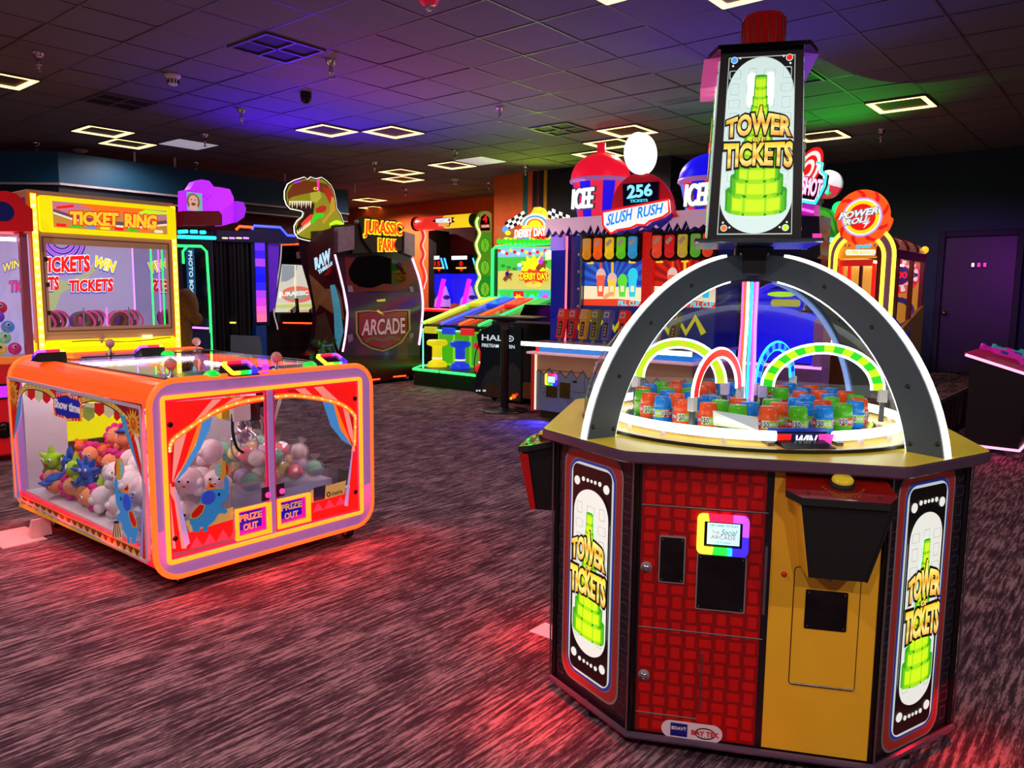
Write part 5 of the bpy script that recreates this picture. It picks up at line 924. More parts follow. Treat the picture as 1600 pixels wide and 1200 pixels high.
for r, (y, z) in enumerate(((2.46, TZ+.1), (2.6, TZ+.1), (2.74, TZ+.1), (2.88, TZ+.1), (2.53, TZ+.21), (2.67, TZ+.21), (2.81, TZ+.21))):
    for i in range(5 if r < 4 else 4):
        x = -4.58+i*.135+(.06 if r >= 4 else 0)
        if x > -3.98: continue
        nm = pas[(k*5+r) % 6][0]; k += 1; pr = WB[nm]; c = pr[0] if pr[1] == 0 else copy_thing(pr[0], (0, 0, 0)); pr[1] += 1
        c.location = (x, y, z+.022); c.rotation_euler = (random.uniform(-.3, .3), random.uniform(-.3, .3), random.uniform(0, 6)); c['label'] = '%s ball in clear wrapping, %s from left, %s row of the %s layer' % (nm, ordn[i], ordn[r % 4], 'lower' if r < 4 else 'upper')
# ================================================================== LEFT ROW: TICKET RING CRANE, RED CRANE, PHOTO BOOTH
XT = -7.9; TRF = PX(x=XT); yl, yr = TRF.px(46, 420)[0]+.03, TRF.px(279, 420)[0]; ztop = (TRF.px(60, 298)[1]+TRF.px(272, 315)[1])/2; DT = 1.0
YB = M('yellow_lit_panel', (240, 225, 10), .3, emit=.85, ecol=(245, 232, 0), noise=.02); TANF = M('tan_aluminium', (205, 156, 122), .4, 0, emit=.12, noise=.04); ORS = M('orange_side', (230, 120, 30), .35, emit=.25)  # tan frame has a slight added glow to brighten it
tr = thing('ticket_crane', 'yellow crane game with rows of bulbs on its posts and ticket rolls inside', 'arcade game', (XT-DT/2, (yl+yr)/2, 0))
zwin1 = (TRF.px(64, 370)[1]+TRF.px(273, 380)[1])/2; zwin0 = (TRF.px(70, 522)[1]+TRF.px(281, 516)[1])/2
MB().box(XT-DT, XT, yl, yr, .08, zwin0-.06, YB, .02).build('lower_cabinet', tr); MB().box(XT-DT, XT-.05, yl, yr, ztop-.04, ztop, TANF, .01).build('roof', tr)
MB().box(XT-DT, XT-.02, yl+.01, yr-.01, zwin1+.02, ztop-.04, TANF).build('head_box', tr); MB().box(XT-DT, XT-.03, yl+.01, yr-.01, zwin0-.06, zwin0, TANF).build('sill', tr)
for y, nm in ((yl, 'left'), (yr-.07, 'right')):
    o = MB().box(XT-.08, XT, y, y+.07, .08, ztop-.02, ORS, .008).build('front_post', tr); n = 24
    for i in range(n):
        z = .55+i*(ztop-.62)/(n-1)
        for sg in ((0,),): MB().ball((XT+.002, y+.035, z), .019, RAW('bulb_amber', (3.0, 2.3, .5)), 8, 6).build('bulb', o)
    MB().box(XT-.002, XT+.002, y+.012, y+.058, .5, ztop-.04, YELLOWLED).build('light_strip', o); MB().box(XT-DT, XT-DT+.05, y, y+.05, .08, ztop-.02, TANF).build('rear_post', tr)
m = MB(); hd = rr(TRF.px(60, 330)[0], zwin1+.04, TRF.px(272, 345)[0], ztop-.05, .03, 4); m.plate(TRF, hd, -.03, .03, YB); ho = m.build('marquee', tr)
q = q4(TRF, (80, 314), (258, 330), (259, 366), (81, 356)); fl = lambda s, t: (q[0]+(q[2]-q[0])*s, q[1]+(q[3]-q[1])*t); m = MB()
for i, (s0, s1, c0) in enumerate(((0, 1, E_GOLD),)): m.plate(TRF, [fl(0, 0), fl(1, 0), fl(1, 1), fl(0, 1)], .031, .033, EM('art_ochre', (205, 150, 60), .7))
m.plate(TRF, [fl(0, .45), fl(.25, .8), fl(.5, .62), fl(.8, .75), fl(1, .55), fl(1, 1), fl(0, 1)], .0332, .034, EM('art_mauve', (205, 130, 150), .7)); m.plate(TRF, [fl(.2, 1), fl(.35, .75), fl(.6, .7), fl(.8, .85), fl(.85, 1)], .0342, .035, E_ORANGE); m.plate(TRF, [fl(.7, .75), fl(1, .85), fl(1, .95), fl(.8, .98)], .0344, .0352, E_LIME)
for k, (a, b) in enumerate(((0, .62), (.03, .5), (.62, .55), (.98, .62))): pass
m.plate(TRF, band([fl(.0, .6), fl(.15, .42), fl(.4, .3), fl(.7, .28), fl(1, .5)], .05), .0346, .0354, EM('art_slate', (110, 90, 110), .6)); m.plate(TRF, band([fl(.0, .55), fl(.15, .36), fl(.4, .22), fl(.7, .2), fl(1, .42)], .018), .0356, .036, E_CREAM)
for i, c in enumerate((E_RED, E_GREEN, E_SKY, E_YEL, E_RED, E_GREEN, E_ORANGE, E_CREAM)): m.plate(TRF, rr(*fl(.02+i*.122, .04), *fl(.1+i*.122, .16), .006, 2), .0356, .0362, c)
m.plate(TRF, [fl(.03, .7), fl(.17, .82), fl(.17, .93), fl(.03, .8)], .0356, .0362, E_RED); m.build('sign_art', ho, kind='stuff')
for body, qd in (('TICKET', ((107.5, 350), (181, 353), (181, 334), (107.5, 331.5))), ('RING', ((193, 354), (240, 356.5), (241, 338), (193, 335)))):
    m = MB(); qq = TRF.pp(*qd); m.text(TRF, body, qq, .037, .041, EM('lit_deep_red', (205, 25, 15), .9), off=.11); m.build('lettering_outline', ho); m = MB(); m.text(TRF, body, qq, .041, .045, E_GOLD, off=.05); m.build('lettering', ho)
wq = q4(TRF, (72, 381), (262, 390), (267, 507), (81, 512)); m = MB(); m.ring(TRF, rect(yl+.07, zwin0, yr-.07, zwin1+.02), rect(wq[0], wq[1], wq[2], wq[3]), -.05, -.012, TANF); wo = m.build('window_frame', tr); m = MB(); m.ring(TRF, rect(yl+.09, zwin0+.02, yr-.09, zwin1), rect(yl+.1, zwin0+.03, yr-.1, zwin1-.01), -.012, -.008, M('tan_groove', (120, 84, 60), .5)); m.build('door_groove', wo)
MB().plate(TRF, rect(wq[0], wq[1], wq[2], wq[3]), -.03, -.026, CGL).build('glass_pane', wo)
for i, (px, py) in enumerate(((72, 405), (75, 445), (77, 489))): u, v = TRF.px(px, py); MB().box(XT-.012, XT+.006, u-.012, u+.012, v-.02, v+.02, M('hinge_bronze', (110, 70, 50), .3, .8)).build('hinge', wo)
LIL = M('lilac_backboard', (190, 178, 220), .5, emit=.5, noise=.03); XI = XT-DT+.06; BBK = PX(x=XI+.01)
MB().box(XI-.01, XI, yl+.05, yr-.05, zwin0-.06, zwin1+.02, LIL).build('backboard', tr); MB().box(XT-DT+.05, XT-.05, yl+.03, yl+.04, zwin0-.06, zwin1+.02, LIL).build('left_liner', tr)
MB().box(XT-DT+.05, XT-.05, yr-.06, yr-.05, zwin0-.06, zwin1+.02, M('mirror_liner', (200, 200, 215), .04, 1, noise=0)).build('mirror_liner', tr); MB().box(XT-DT+.05, XT-.05, yl+.04, yr-.05, zwin0-.07, zwin0-.03, M('crane_floor', (120, 100, 110), .3)).build('play_floor', tr)
m = MB()
for i in range(7): c = BBK.pp((96, 383)); m.ring(BBK, ell(c[0][0], c[0][1]+.06, .24-i*.024, .26-i*.026, 20, 180, 359), ell(c[0][0], c[0][1]+.06, .228-i*.024, .247-i*.026, 20, 180, 359), .002, .004, E_PURPLE if i % 2 else E_NAVY)
m.plate(BBK, BBK.pp((70, 432), (105, 440), (140, 425), (150, 405), (160, 412), (130, 440), (95, 458), (80, 500), (70, 505)), .0022, .0034, EM('art_pale_green', (190, 205, 140), .6)); m.build('backboard_art', tr, kind='stuff')
NVY = EM('lit_violet_shade', (70, 50, 170), .8)
for body, qd, c, sl in (('TICKETS', ((62, 426), (139, 424), (139, 401), (62, 405)), E_RED, 0), ('WIN', ((146, 416), (177, 426), (181, 411), (150, 402)), E_YEL, .1), ('TICKETS', ((108, 456), (175, 455), (176, 437), (108, 440)), E_RED, 0), ('TICKETS', ((34, 456), (91, 453), (91, 434), (34, 437)), E_RED, 0)):
    qq = BBK.pp(*qd); m = MB(); m.text(BBK, body, qq, .004, .006, NVY, off=.13, slant=sl); m.text(BBK, body, [(a, b+.006) for a, b in qq], .006, .008, E_WHITE, off=.095, slant=sl); m.text(BBK, body, [(a, b+.006) for a, b in qq], .008, .01, c, off=.05, slant=sl); m.build('lettering', tr)
m = MB()
for i in range(3): m.box(XT-.12-i*.01, XT-.11-i*.01, yl+.45+i*.22, yl+.46+i*.22, zwin0-.03, zwin0+.24, PLED if i == 1 else M('clear_rod', (190, 200, 225), .2))
m.build('guide_rod', tr, kind='stuff'); MB().tube([(XT-.35, yr-.12, zwin1), (XT-.35, yr-.12, zwin0)], .008, GLED, 6).build('light_rod', tr); MB().tube([(XT-.6, yr-.2, zwin1), (XT-.6, yr-.2, zwin0)], .008, VLED, 6).build('light_rod', tr)
MB().box(XT-.25, XT-.2, yl+.1, yr-.1, zwin1-.0, zwin1+.015, RAW('cool_tube', (5, 5, 6))).build('lamp_tube', tr)
RL_ = M('ticket_roll', (150, 120, 110), .6, noise=.2, scale=60); RP = M('ticket_band', (120, 60, 190), .5, emit=.25); PKB = M('ticket_band_pink', (230, 90, 160), .5, emit=.25)
t0 = None
for i in range(9):
    y = yl+.14+i*(yr-yl-.4)/8; z = zwin0-.03; xx = XT-.32-(i % 3)*.14; rad = .09; z += .035
    t = thing('ticket_roll', 'coiled ticket roll with printed bands, %s from left inside the yellow crane' % ordn[i], 'ticket roll', (xx, y, z), 'ticket rolls in the yellow crane')
    ax = Vector((1, .5*math.sin(i*2.1), .25*math.cos(i*1.7))).normalized(); c = Vector((xx, y, z+rad+.012)); MB().lathe([(.05, -.05), (rad, -.05), (rad, .05), (.05, .05), (.05, -.05)], c, RL_, 20, ax, cap=False).build('coil', t)
    MB().lathe([(rad+.002, -.03), (rad+.003, .03)], c, RP if i % 2 else PKB, 20, ax, cap=False).build('printed_band', t); MB().tube(curve([c+Vector((.02, .0, rad)), c+Vector((.06, .06, rad*.8)), c+Vector((.09, .1, -.02)), c+Vector((.12, .05, -rad))], 4), .012, MATS['ticket_band_pink'], 4).build('loose_end', t)
LP = PX(x=XT+.003); m = MB(); c = curve(LP.pp((112, 534), (150, 532), (200, 534), (267, 527)), 4); m.plate(LP, band(c, .008), .0, .002, E_BLACK); m.build('panel_line', tr)
u, v = LP.px(158, 536); MB().lathe([(.03, 0), (.012, .01), (.01, .06)], (XT+.02, u, v-.02), STEEL, 10).ball((XT+.02, u, v+.055), .03, KN, 12, 8).build('joystick', tr); u, v = LP.px(230, 526); MB().box(XT, XT+.015, u-.05, u+.05, v-.02, v+.02, E_CREAM).build('lit_label', tr)
MB().box(XT-.8, XT-.2, yl+.05, yr-.05, .0, .08, BLACK).build('plinth', tr); MB().box(XT, XT+.1, yl+.1, yr-.1, zwin0-.2, zwin0-.1, YB, .02).build('control_ledge', tr)
u0, v0, u1, v1 = .0, 0, 0, 0
LS = PX(y=yl-.002); MB().box(XT-DT+.05, XT-.1, yl-.004, yl, zwin1+.05, ztop-.07, M('mauve_side_print', (130, 50, 130), .5, emit=.15, noise=.2, scale=12)).build('side_print', tr)
# ---- red crane at the left edge
XR = -7.75; RF = PX(x=XR); ry1 = RF.px(47, 450)[0]; ry0 = ry1-1.15; rt = RF.px(20, 303)[1]; rw1, rw0 = RF.px(20, 371)[1], RF.px(20, 556)[1]
rc = thing('plush_crane', 'red crane game full of colourful plush balls, cut by the left edge', 'arcade game', (XR-.45, (ry0+ry1)/2, 0)); RB = M('crane_red', (205, 12, 22), .3, emit=.22, noise=.04)
MB().box(XR-.9, XR, ry0, ry1, .06, rw0-.04, RB, .02).build('lower_cabinet', rc); MB().box(XR-.9, XR-.02, ry0, ry1, rw1+.03, rt-.1, RB, .02).build('head_box', rc)
hp = RF.pp((-60, 300), (6, 299), (22, 303), (31, 313), (38, 321), (47, 327), (48.5, 362), (-60, 362)); m = MB().plate(RF, hp, -.2, .06, RB); ho = m.build('marquee', rc); u, v = RF.px(0, 331); MB().plate(RF, ell(u, v, .09, .085, 18), .06, .064, M('logo_navy', (14, 22, 90), .3, emit=.2)).plate(RF, ell(u, v+.01, .07, .055, 14), .064, .067, MATS['logo_navy']).build('badge', ho)
for y in (ry0, ry1-.06): MB().box(XR-.05, XR, y, y+.06, rw0-.05, rw1+.04, M('crane_rose_frame', (185, 95, 115), .35, .3)).build('window_post', rc)
MB().box(XR-.88, XR-.86, ry0+.02, ry1-.02, rw0-.05, rw1+.05, LIL).build('backboard', rc); MB().box(XR-.86, XR-.06, ry1-.02, ry1-.01, rw0-.05, rw1+.05, LIL).build('side_liner', rc)
MB().plate(RF, rect(ry0+.06, rw0, ry1-.06, rw1), -.03, -.027, CGL).build('glass_pane', rc); MB().box(XR-.06, XR-.02, ry0+.08, ry1-.08, rw1-.03, rw1, RAW('cool_tube', (5, 5, 6))).build('lamp_tube', rc)
MB().box(XR-.01, XR+.05, ry0+.02, ry1-.03, rw0-.07, rw0-.01, M('crane_orange_ledge', (235, 120, 30), .3, emit=.4), .01).build('ledge', rc)
B2 = PX(y=ry1-.0215)
for body, qd, c in (('WIN', ((5, 426), (31, 417), (31, 404), (5, 413)), E_YEL), ('TIC', ((15, 456), (37, 455), (37, 438), (15, 440)), E_RED)):
    m = MB(); qq = B2.pp(*qd); m.text(B2, body, qq, .0, .002, NVY, off=.08); m.text(B2, body, qq, .002, .004, c, off=.01); m.build('lettering', rc)
u, v = RF.px(6, 672); MB().lathe([(.075, 0), (.075, .02), (.06, .025), (0, .026)], (XR, u, v), GLOSSBLK, 18, (1, 0, 0)).build('speaker_grille', rc); u, v = RF.px(4, 612); MB().box(XR, XR+.012, u-.05, u+.05, v-.07, v+.07, MATBLK, .003).box(XR+.012, XR+.014, u-.03, u+.03, v-.05, v+.05, E_PURPLE).build('card_slot', rc)
pc = [('magenta', (215, 40, 140)), ('teal', (40, 160, 170)), ('violet', (130, 60, 190)), ('lemon', (235, 215, 90)), ('sky', (80, 150, 225)), ('scarlet', (215, 30, 50)), ('mint', (130, 220, 170)), ('apricot', (240, 150, 80))]; k = 0
for r, (xx, z, n, o) in enumerate(((XR-.12, rw0, 4, 0), (XR-.2, rw0+.095, 4, .05), (XR-.26, rw0+.19, 4, 0), (XR-.34, rw0+.28, 3, .05), (XR-.42, rw0+.36, 3, 0))):
    for i in range(n):
        nm, c = pc[(k*3+r*2) % 8]; k += 1; y = ry1-.115-i*.115-o; t = thing('plush_ball', '%s plush ball, %s from right in the %s row of the red crane' % (nm, ordn[i], ('bottom', 'second', 'third', 'fourth', 'top')[r]), 'plush toy', (xx, y, z), 'plush balls in the red crane')
        MB().ball((xx, y, z+.056), .055, M('plushball_'+nm, c, .8, emit=.15, noise=.15, scale=25), 12, 8).build('body', t)
        MB().ball((xx+.045, y-.012, z+.075), .02, EYEW, 8, 6).ball((xx+.06, y-.012, z+.077), .01, EYEB, 8, 5).build('eye', t)
MB().box(XR-.86, XR-.06, ry0+.02, ry1-.02, rw0-.03, rw0, TRAY).build('play_floor', rc)
# ---- photo booth
XPB = -9.2; BF = PX(x=XPB); by0, by1 = BF.px(262, 450)[0], BF.px(336, 450)[0]; pb = thing('photo_booth', 'photo booth with green neon frame and a purple camera-shaped topper', 'photo booth', (XPB-.5, (by0+by1)/2, 0)); bz1 = BF.px(300, 357)[1]
DKB = M('booth_dark', (24, 14, 44), .35); MB().box(XPB-1.0, XPB, by0, by1, 0, bz1, DKB, .02).build('body', pb); m = MB()
g = BF.pp((276, 384), (314, 385), (322, 393), (327, 470), (330, 545), (332, 590)); MB().tube([BF(p, .012) for p in g], .016, GLED, 6).build('neon_tube', pb); g = BF.pp((290, 590), (292, 480), (286, 415), (284, 392), (291, 381), (312, 381)); MB().tube([BF(p, .012) for p in BF.pp((287, 476), (291, 560), (293, 590))], .014, GLED, 6).build('neon_tube', pb); MB().tube([BF(p, .012) for p in BF.pp((286, 412), (285, 393), (292, 384))], .014, GLED, 6).build('neon_tube', pb)
m.plate(BF, BF.pp((285, 386), (312, 387), (320, 396), (326, 498), (290, 500), (285, 395)), .002, .006, M('booth_mirror', (40, 60, 80), .06, .9)); m.build('mirror_panel', pb); m = MB(); q = q4(BF, (289, 388), (303, 388), (306, 482), (294, 482)); m.plate(BF, rect(*q), .007, .009, M('booth_blue', (20, 80, 130), .3, emit=.5)); m.build('name_plate', pb)
vt = Pl(BF((0, 0), .0095), (0, 0, -1), (0, 1, 0)); a, b = BF.px(294, 392), BF.px(301, 478); m = MB(); m.text(vt, 'PHOTO BOOTH', [(-a[1], q[0]+.03), (-b[1], q[0]+.03), (-b[1], q[2]-.03), (-a[1], q[2]-.03)], 0, .004, EM('lit_pale_cyan', (190, 235, 240), .9), off=.02); m.build('lettering', pb)
for pts in (((278, 362.5), (292, 361.5)), ((297, 362), (307, 362)), ((312, 363), (320, 363)), ((277, 370), (336, 372))): MB().tube([BF(p, .014) for p in BF.pp(*pts)], .022, CLED, 6).build('teal_light_bar', pb)
MB().tube([BF(p, .014) for p in BF.pp((287, 511), (325, 513))], .012, VLED, 6).build('shelf_light', pb); MB().plate(BF, BF.pp((287, 518), (330, 520), (331, 600), (289, 600)), .002, .02, M('booth_panel_blue', (20, 30, 90), .3, noise=.2)).build('lower_panel', pb)
m = MB(); TPR = M('topper_purple', (190, 40, 250), .3, emit=.9, noise=.02); tp = BF.pp((278, 352), (278, 299), (288, 297), (296, 285), (306, 282), (318, 284), (325, 293), (335, 294), (350, 297), (356, 310), (356, 316), (366, 318), (370, 328), (367, 341), (355, 349), (345, 352), (336, 354), (326, 332)); m.plate(BF, tp, .0, .14, TPR); to = m.build('camera_topper', pb); m = MB(); m.plate(BF, BF.pp((356, 316), (366, 318), (370, 328), (367, 341), (355, 349)), .14, .22, EM('lit_deep_purple', (150, 30, 215), .9)); m.build('lens', to)
q = q4(BF, (282, 303), (306, 302), (307, 330), (284, 331)); m = MB(); m.plate(BF, rect(*q), .14, .145, EM('photo_teal', (120, 190, 195), .7)); po = m.build('photo_print', to); m = MB(); fu = q[0]+(q[2]-q[0])*.4; h_ = q[3]-q[1]
m.plate(BF, ell(fu, q[1]+h_*.5, .085, h_*.46, 16), .1455, .147, EM('photo_hair', (150, 110, 60), .6)); m.plate(BF, rr(fu-.055, q[1], fu+.055, q[1]+h_*.3, .02, 3), .146, .148, EM('photo_skin', (225, 180, 160), .7)); m.plate(BF, ell(fu, q[1]+h_*.52, .058, h_*.34, 16), .148, .15, MATS['photo_skin']); m.plate(BF, ell(fu, q[1]+h_*.36, .028, h_*.09, 10), .15, .152, E_BROWN); [m.plate(BF, ell(fu+s*.024, q[1]+h_*.6, .009, h_*.03, 8), .15, .152, E_BLACK) for s in (-1, 1)]; m.build('face_print', po)
for i in range(3): u, v = BF.px(311+i*4, 308+(i % 2)*4); MB().plate(BF, ell(u, v, .012, .012, 8), .14, .145, MATS['lit_deep_purple']).build('speaker_hole', to)
m = MB(); hp = BF.pp((276, 331), (331, 331), (336, 337), (336, 353), (276, 353)); m.plate(BF, hp, -.3, .17, M('header_maroon', (110, 8, 14), .35, emit=.2)); m.build('header_roll', pb)
# ---- curtained ride with light column
XC = -10.0; HF = PX(x=XC); cy0, cy1 = HF.px(337, 450)[0], HF.px(422, 450)[0]; hz1 = HF.px(380, 374)[1]; cz = thing('curtained_ride', 'black curtained ride cabin with zigzag neon and a pink and blue light column', 'arcade game', (XC-.6, (cy0+cy1)/2, 0))
MB().box(XC-1.2, XC-.15, cy0, cy1, 0, hz1+.1, MATBLK).build('cabin', cz); cl = MB(); n = 40; ca0, ca1 = HF.px(338, 450)[0], HF.px(392, 450)[0]; zb, ze = HF.px(360, 525)[1], hz1
f = [(XC-.02+.035*math.sin(i*1.25)+.015*math.sin(i*2.9), ca0+(ca1-ca0)*i/n) for i in range(n+1)]; cl.loft([[(x, y, zb-.5) for x, y in f], [(x-.0, y, (zb+ze)/2) for x, y in f], [(x, y, ze) for x, y in f]], M('curtain_black', (14, 16, 22), .75), False, False, False, sm=True); cl.build('curtain', cz)
q = q4(HF, (398, 379), (413, 379), (416, 503), (401, 503)); segs = [(90, 40, 240), (50, 20, 250), (150, 60, 240), (20, 20, 250), (10, 10, 235), (40, 30, 250), (160, 60, 230), (200, 60, 220), (235, 90, 190), (250, 110, 150)]; o = None
MB().plate(HF, rect(q[0]-.06, q[1]-.05, q[2]+.06, q[3]+.12), -.1, .0, M('column_frame_blue', (12, 20, 70), .3)).build('column_frame', cz)
for i, c in enumerate(segs): z0, z1 = q[3]+(q[1]-q[3])*(i+1)/10, q[3]+(q[1]-q[3])*i/10; MB().plate(HF, rect(q[0], z0, q[2], z1), .0, .012, EM('column_light_%d' % i, c, 1.0)).build('light_segment', cz)
MB().plate(HF, HF.pp((400, 507), (416, 507), (419, 600), (402, 600)), -.1, -.0, M('column_foot_blue', (20, 60, 130), .35, emit=.1, noise=.2)).build('column_foot', cz); MB().plate(HF, HF.pp((419, 378), (438, 380), (432, 480), (421, 490)), -.3, -.02, M('violet_side_panel', (90, 30, 200), .4, emit=.35, noise=.15, scale=4)).build('side_panel', cz)
for pts, led in (((366, 359), (371, 354), (391, 355.5)), RLED), (((391, 359), (394, 353), (435, 355.5), (446, 368), (458, 368.5)), BLED): MB().tube([HF(p, .05) for p in HF.pp(*pts)], .018, led, 6).build('neon_zigzag', cz)
MB().plate(HF, HF.pp((337, 360), (385, 362), (400, 357), (438, 358), (450, 371), (460, 372), (460, 381), (337, 377)), -.4, .03, M('neon_fascia_navy', (14, 10, 60), .35, emit=.1)).build('fascia', cz); MB().plate(HF, HF.pp((356, 523), (401, 525), (405, 540), (406, 600), (357, 600)), .03, .07, M('grey_step_panel', (86, 100, 112), .5)).build('step_panel', cz)
for i in range(4): MB().tube([HF(p, .04) for p in HF.pp((345+i*11, 372), (353+i*11, 372.4))], .012, VLED if i % 2 else E_CREAM, 6).build('light_dot', cz)
MB().tube([HF(p, .04) for p in HF.pp((357, 504), (366, 504))], .01, YELLOWLED, 6).build('exit_marker', cz)
p = at(291, 479, x=-8.6); t = thing('brown_plush', 'fuzzy brown plush poking out behind the yellow crane', 'plush toy', (p.x, p.y, 0)); m = MB(); fb = M('plush_brown', (120, 84, 40), .95, noise=.3, scale=40); m.ball((p.x, p.y, p.z), .16, fb, 14, 9, (1, .8, 1.3)).ball((p.x+.05, p.y+.08, p.z-.14), .08, fb, 10, 7); m.build('arm', t); MB().tube([(p.x, p.y-.1, 0), (p.x, p.y-.05, p.z)], .11, fb, 10).build('body', t)
# ================================================================== JURASSIC CABIN AND ITS NEIGHBOUR
XJ = -9.9; JF = PX(x=XJ); c5 = lambda *p: sc3(3.335, 420, 260, *p); jy0, jy1 = JF.px(533, 560)[0], JF.px(656, 560)[0]
jp = thing('dinosaur_cabin', 'big dark shooting-game cabin with a dinosaur head board and pink edge lights', 'arcade game', (XJ-.7, (jy0+jy1)/2, 0))
JD = M('cabin_dark', (50, 27, 46), .2, noise=.12, scale=3); Lc = c5((335, 330), (340, 460), (385, 640), (405, 760), (395, 880), (380, 965), (345, 1000)); Rc = c5((745, 355), (745, 480), (785, 600), (800, 720), (790, 850), (780, 930), (790, 1010))
L2 = curve(JF.pp(*Lc), 4); R2 = curve(JF.pp(*Rc), 4); body = L2+R2[::-1]; m = MB(); m.plate(JF, body, -.9, 0, JD); bo = m.build('cabin_shell', jp)
for pts, nm in ((c5((340, 460), (385, 640), (405, 760), (395, 880), (380, 965)), 'l'), (c5((745, 480), (785, 600), (800, 720), (790, 850), (780, 930)), 'r')): MB().tube([JF(p, .015) for p in curve(JF.pp(*pts), 5)], .02, RAW('rose_white_led', (2.6, 1.15, 2.2)), 6).build('edge_led', bo)
m = MB(); wp_ = curve(JF.pp(*c5((415, 540), (445, 485), (480, 470), (580, 465), (690, 505), (715, 560), (700, 610), (660, 618), (600, 610), (540, 632), (470, 625), (425, 590), (415, 540))), 2); m.plate(JF, wp_[:-1], 0, .008, M('cabin_window', (8, 5, 8), .04, noise=0)); m.build('window', bo)
m = MB(); m.plate(JF, JF.pp(*c5((395, 470), (740, 500), (770, 590), (705, 640), (640, 650), (540, 650), (440, 660), (405, 620))), -.001, .004, M('window_surround_maroon', (100, 20, 36), .3)); m.build('window_surround', bo)
for pts in (((410, 622), (432, 620), (440, 655), (412, 655)), ((728, 628), (750, 626), (754, 652), (736, 655)), ((410, 880), (434, 872), (438, 905), (414, 920)), ((730, 870), (752, 868), (752, 892), (732, 900))): m = MB(); pxp(m, JF, c5(*pts), .004, M('grey_violet_pad', (130, 110, 140), .4), .006); m.build('corner_pad', bo)
m = MB(); pxp(m, JF, c5((405, 660), (780, 655), (795, 760), (785, 985), (390, 985), (402, 800)), .001, M('cabin_door_panel', (74, 44, 80), .14, noise=.05), .006); dp = m.build('door_panel', bo)
sh = [(450, 755), (520, 748), (590, 757), (660, 746), (735, 745), (738, 850), (690, 920), (640, 948), (592, 965), (530, 950), (480, 920), (452, 870)]; cx, cy = 592, 850
for k, (f_, c) in enumerate(((1, M('shield_gold', (170, 135, 84), .35, .2, emit=.06)), (.93, E_BLACK), (.88, M('shield_red', (140, 26, 42), .3, emit=.06)))): m = MB() if k == 0 else m; pxp(m, JF, c5(*[(cx+(x-cx)*f_, cy+(y-cy)*f_) for x, y in sh]), .007+k*.001, c, .001)
m.plate(JF, band(curve(JF.pp(*c5((500, 915), (540, 895), (590, 905), (640, 892), (685, 905))), 3), .05), .0102, .011, M('shield_scroll', (110, 86, 90), .4)); so = m.build('shield_emblem', dp); qq = JF.pp(*c5((482, 880), (708, 868), (705, 790), (490, 800)))
m = MB(); m.text(JF, 'ARCADE', qq, .0105, .012, E_BLACK, off=.06); m.text(JF, 'ARCADE', qq, .012, .014, M('emblem_rose_grey', (215, 165, 185), .35, emit=.12), off=.025); m.build('lettering', so)
for pts in (((560, 695), (605, 690), (606, 703), (562, 705)), ((565, 745), (600, 770), (598, 780), (560, 756))): m = MB(); pxp(m, JF, c5(*pts), .008, M('emblem_yellow', (215, 190, 60), .4, emit=.3), .002); m.build('sticker', dp)
# top sign
m = MB()
for pts, d0, d1, c in ((((340, 322), (425, 310), (425, 432), (340, 450)), -.06, .1, M('sign_steel', (150, 125, 150), .3, .5, noise=.2)), (((690, 340), (745, 356), (745, 472), (690, 452)), -.3, .08, MATS['sign_steel']), (((425, 300), (690, 335), (690, 440), (425, 455)), -.5, .05, M('sign_dark', (22, 12, 18), .4)), (((455, 268), (500, 262), (540, 282), (640, 280), (675, 312), (680, 350), (660, 425), (600, 452), (520, 448), (470, 380)), .02, .09, MATS['sign_dark'])): pxp(m, JF, c5(*pts), d0, c, d1-d0)
sg_ = m.build('header_sign', jp)
for s, q, off in (('JURASSIC', ((475, 368), (672, 378), (668, 300), (478, 282)), .05), ('PARK', ((550, 440), (640, 440), (640, 385), (550, 378)), .04)):
    qq = JF.pp(*c5(*q)); m = MB(); m.text(JF, s, qq, .09, .11, E_YEL, off=off+.035); m.build('lettering_outline', sg_); m = MB(); m.text(JF, s, qq, .11, .125, EM('lit_red_orange', (245, 60, 20), 1.0), off=off*.4); m.build('lettering', sg_)
for k in range(3): m = MB(); u, v = JF.px(*c5((455+k*112, 290+k*14))[0]); MB().lathe([(.03, 0), (.03, .05), (.01, .06)], JF((u-.05 if k == 0 else u, v), .05), GREYP, 10, JF.n).build('sign_lamp', sg_)
# base with red lights and casters
m = MB(); pxp(m, JF, c5((340, 1000), (790, 1010), (796, 1080), (530, 1128), (340, 1130)), -1.0, M('base_red_black', (70, 6, 10), .3), 1.04); bs = m.build('base_skirt', jp)
for pts in (((525, 1108), (570, 1103), (570, 1110), (525, 1115)), ((640, 1092), (705, 1086), (705, 1093), (640, 1099))): m = MB(); pxp(m, JF, c5(*pts), .04, RLED, .01); m.build('marker_light', bs)
for y in (jy0+.15, jy1-.35, jy1-.15): MB().lathe([(.045, -.02), (.045, .02)], (XJ-.06, y, .046), RUBBER, 14, (0, 1, 0)).box(XJ-.1, XJ-.02, y-.03, y+.03, .09, .12, STEEL).build('caster', jp)
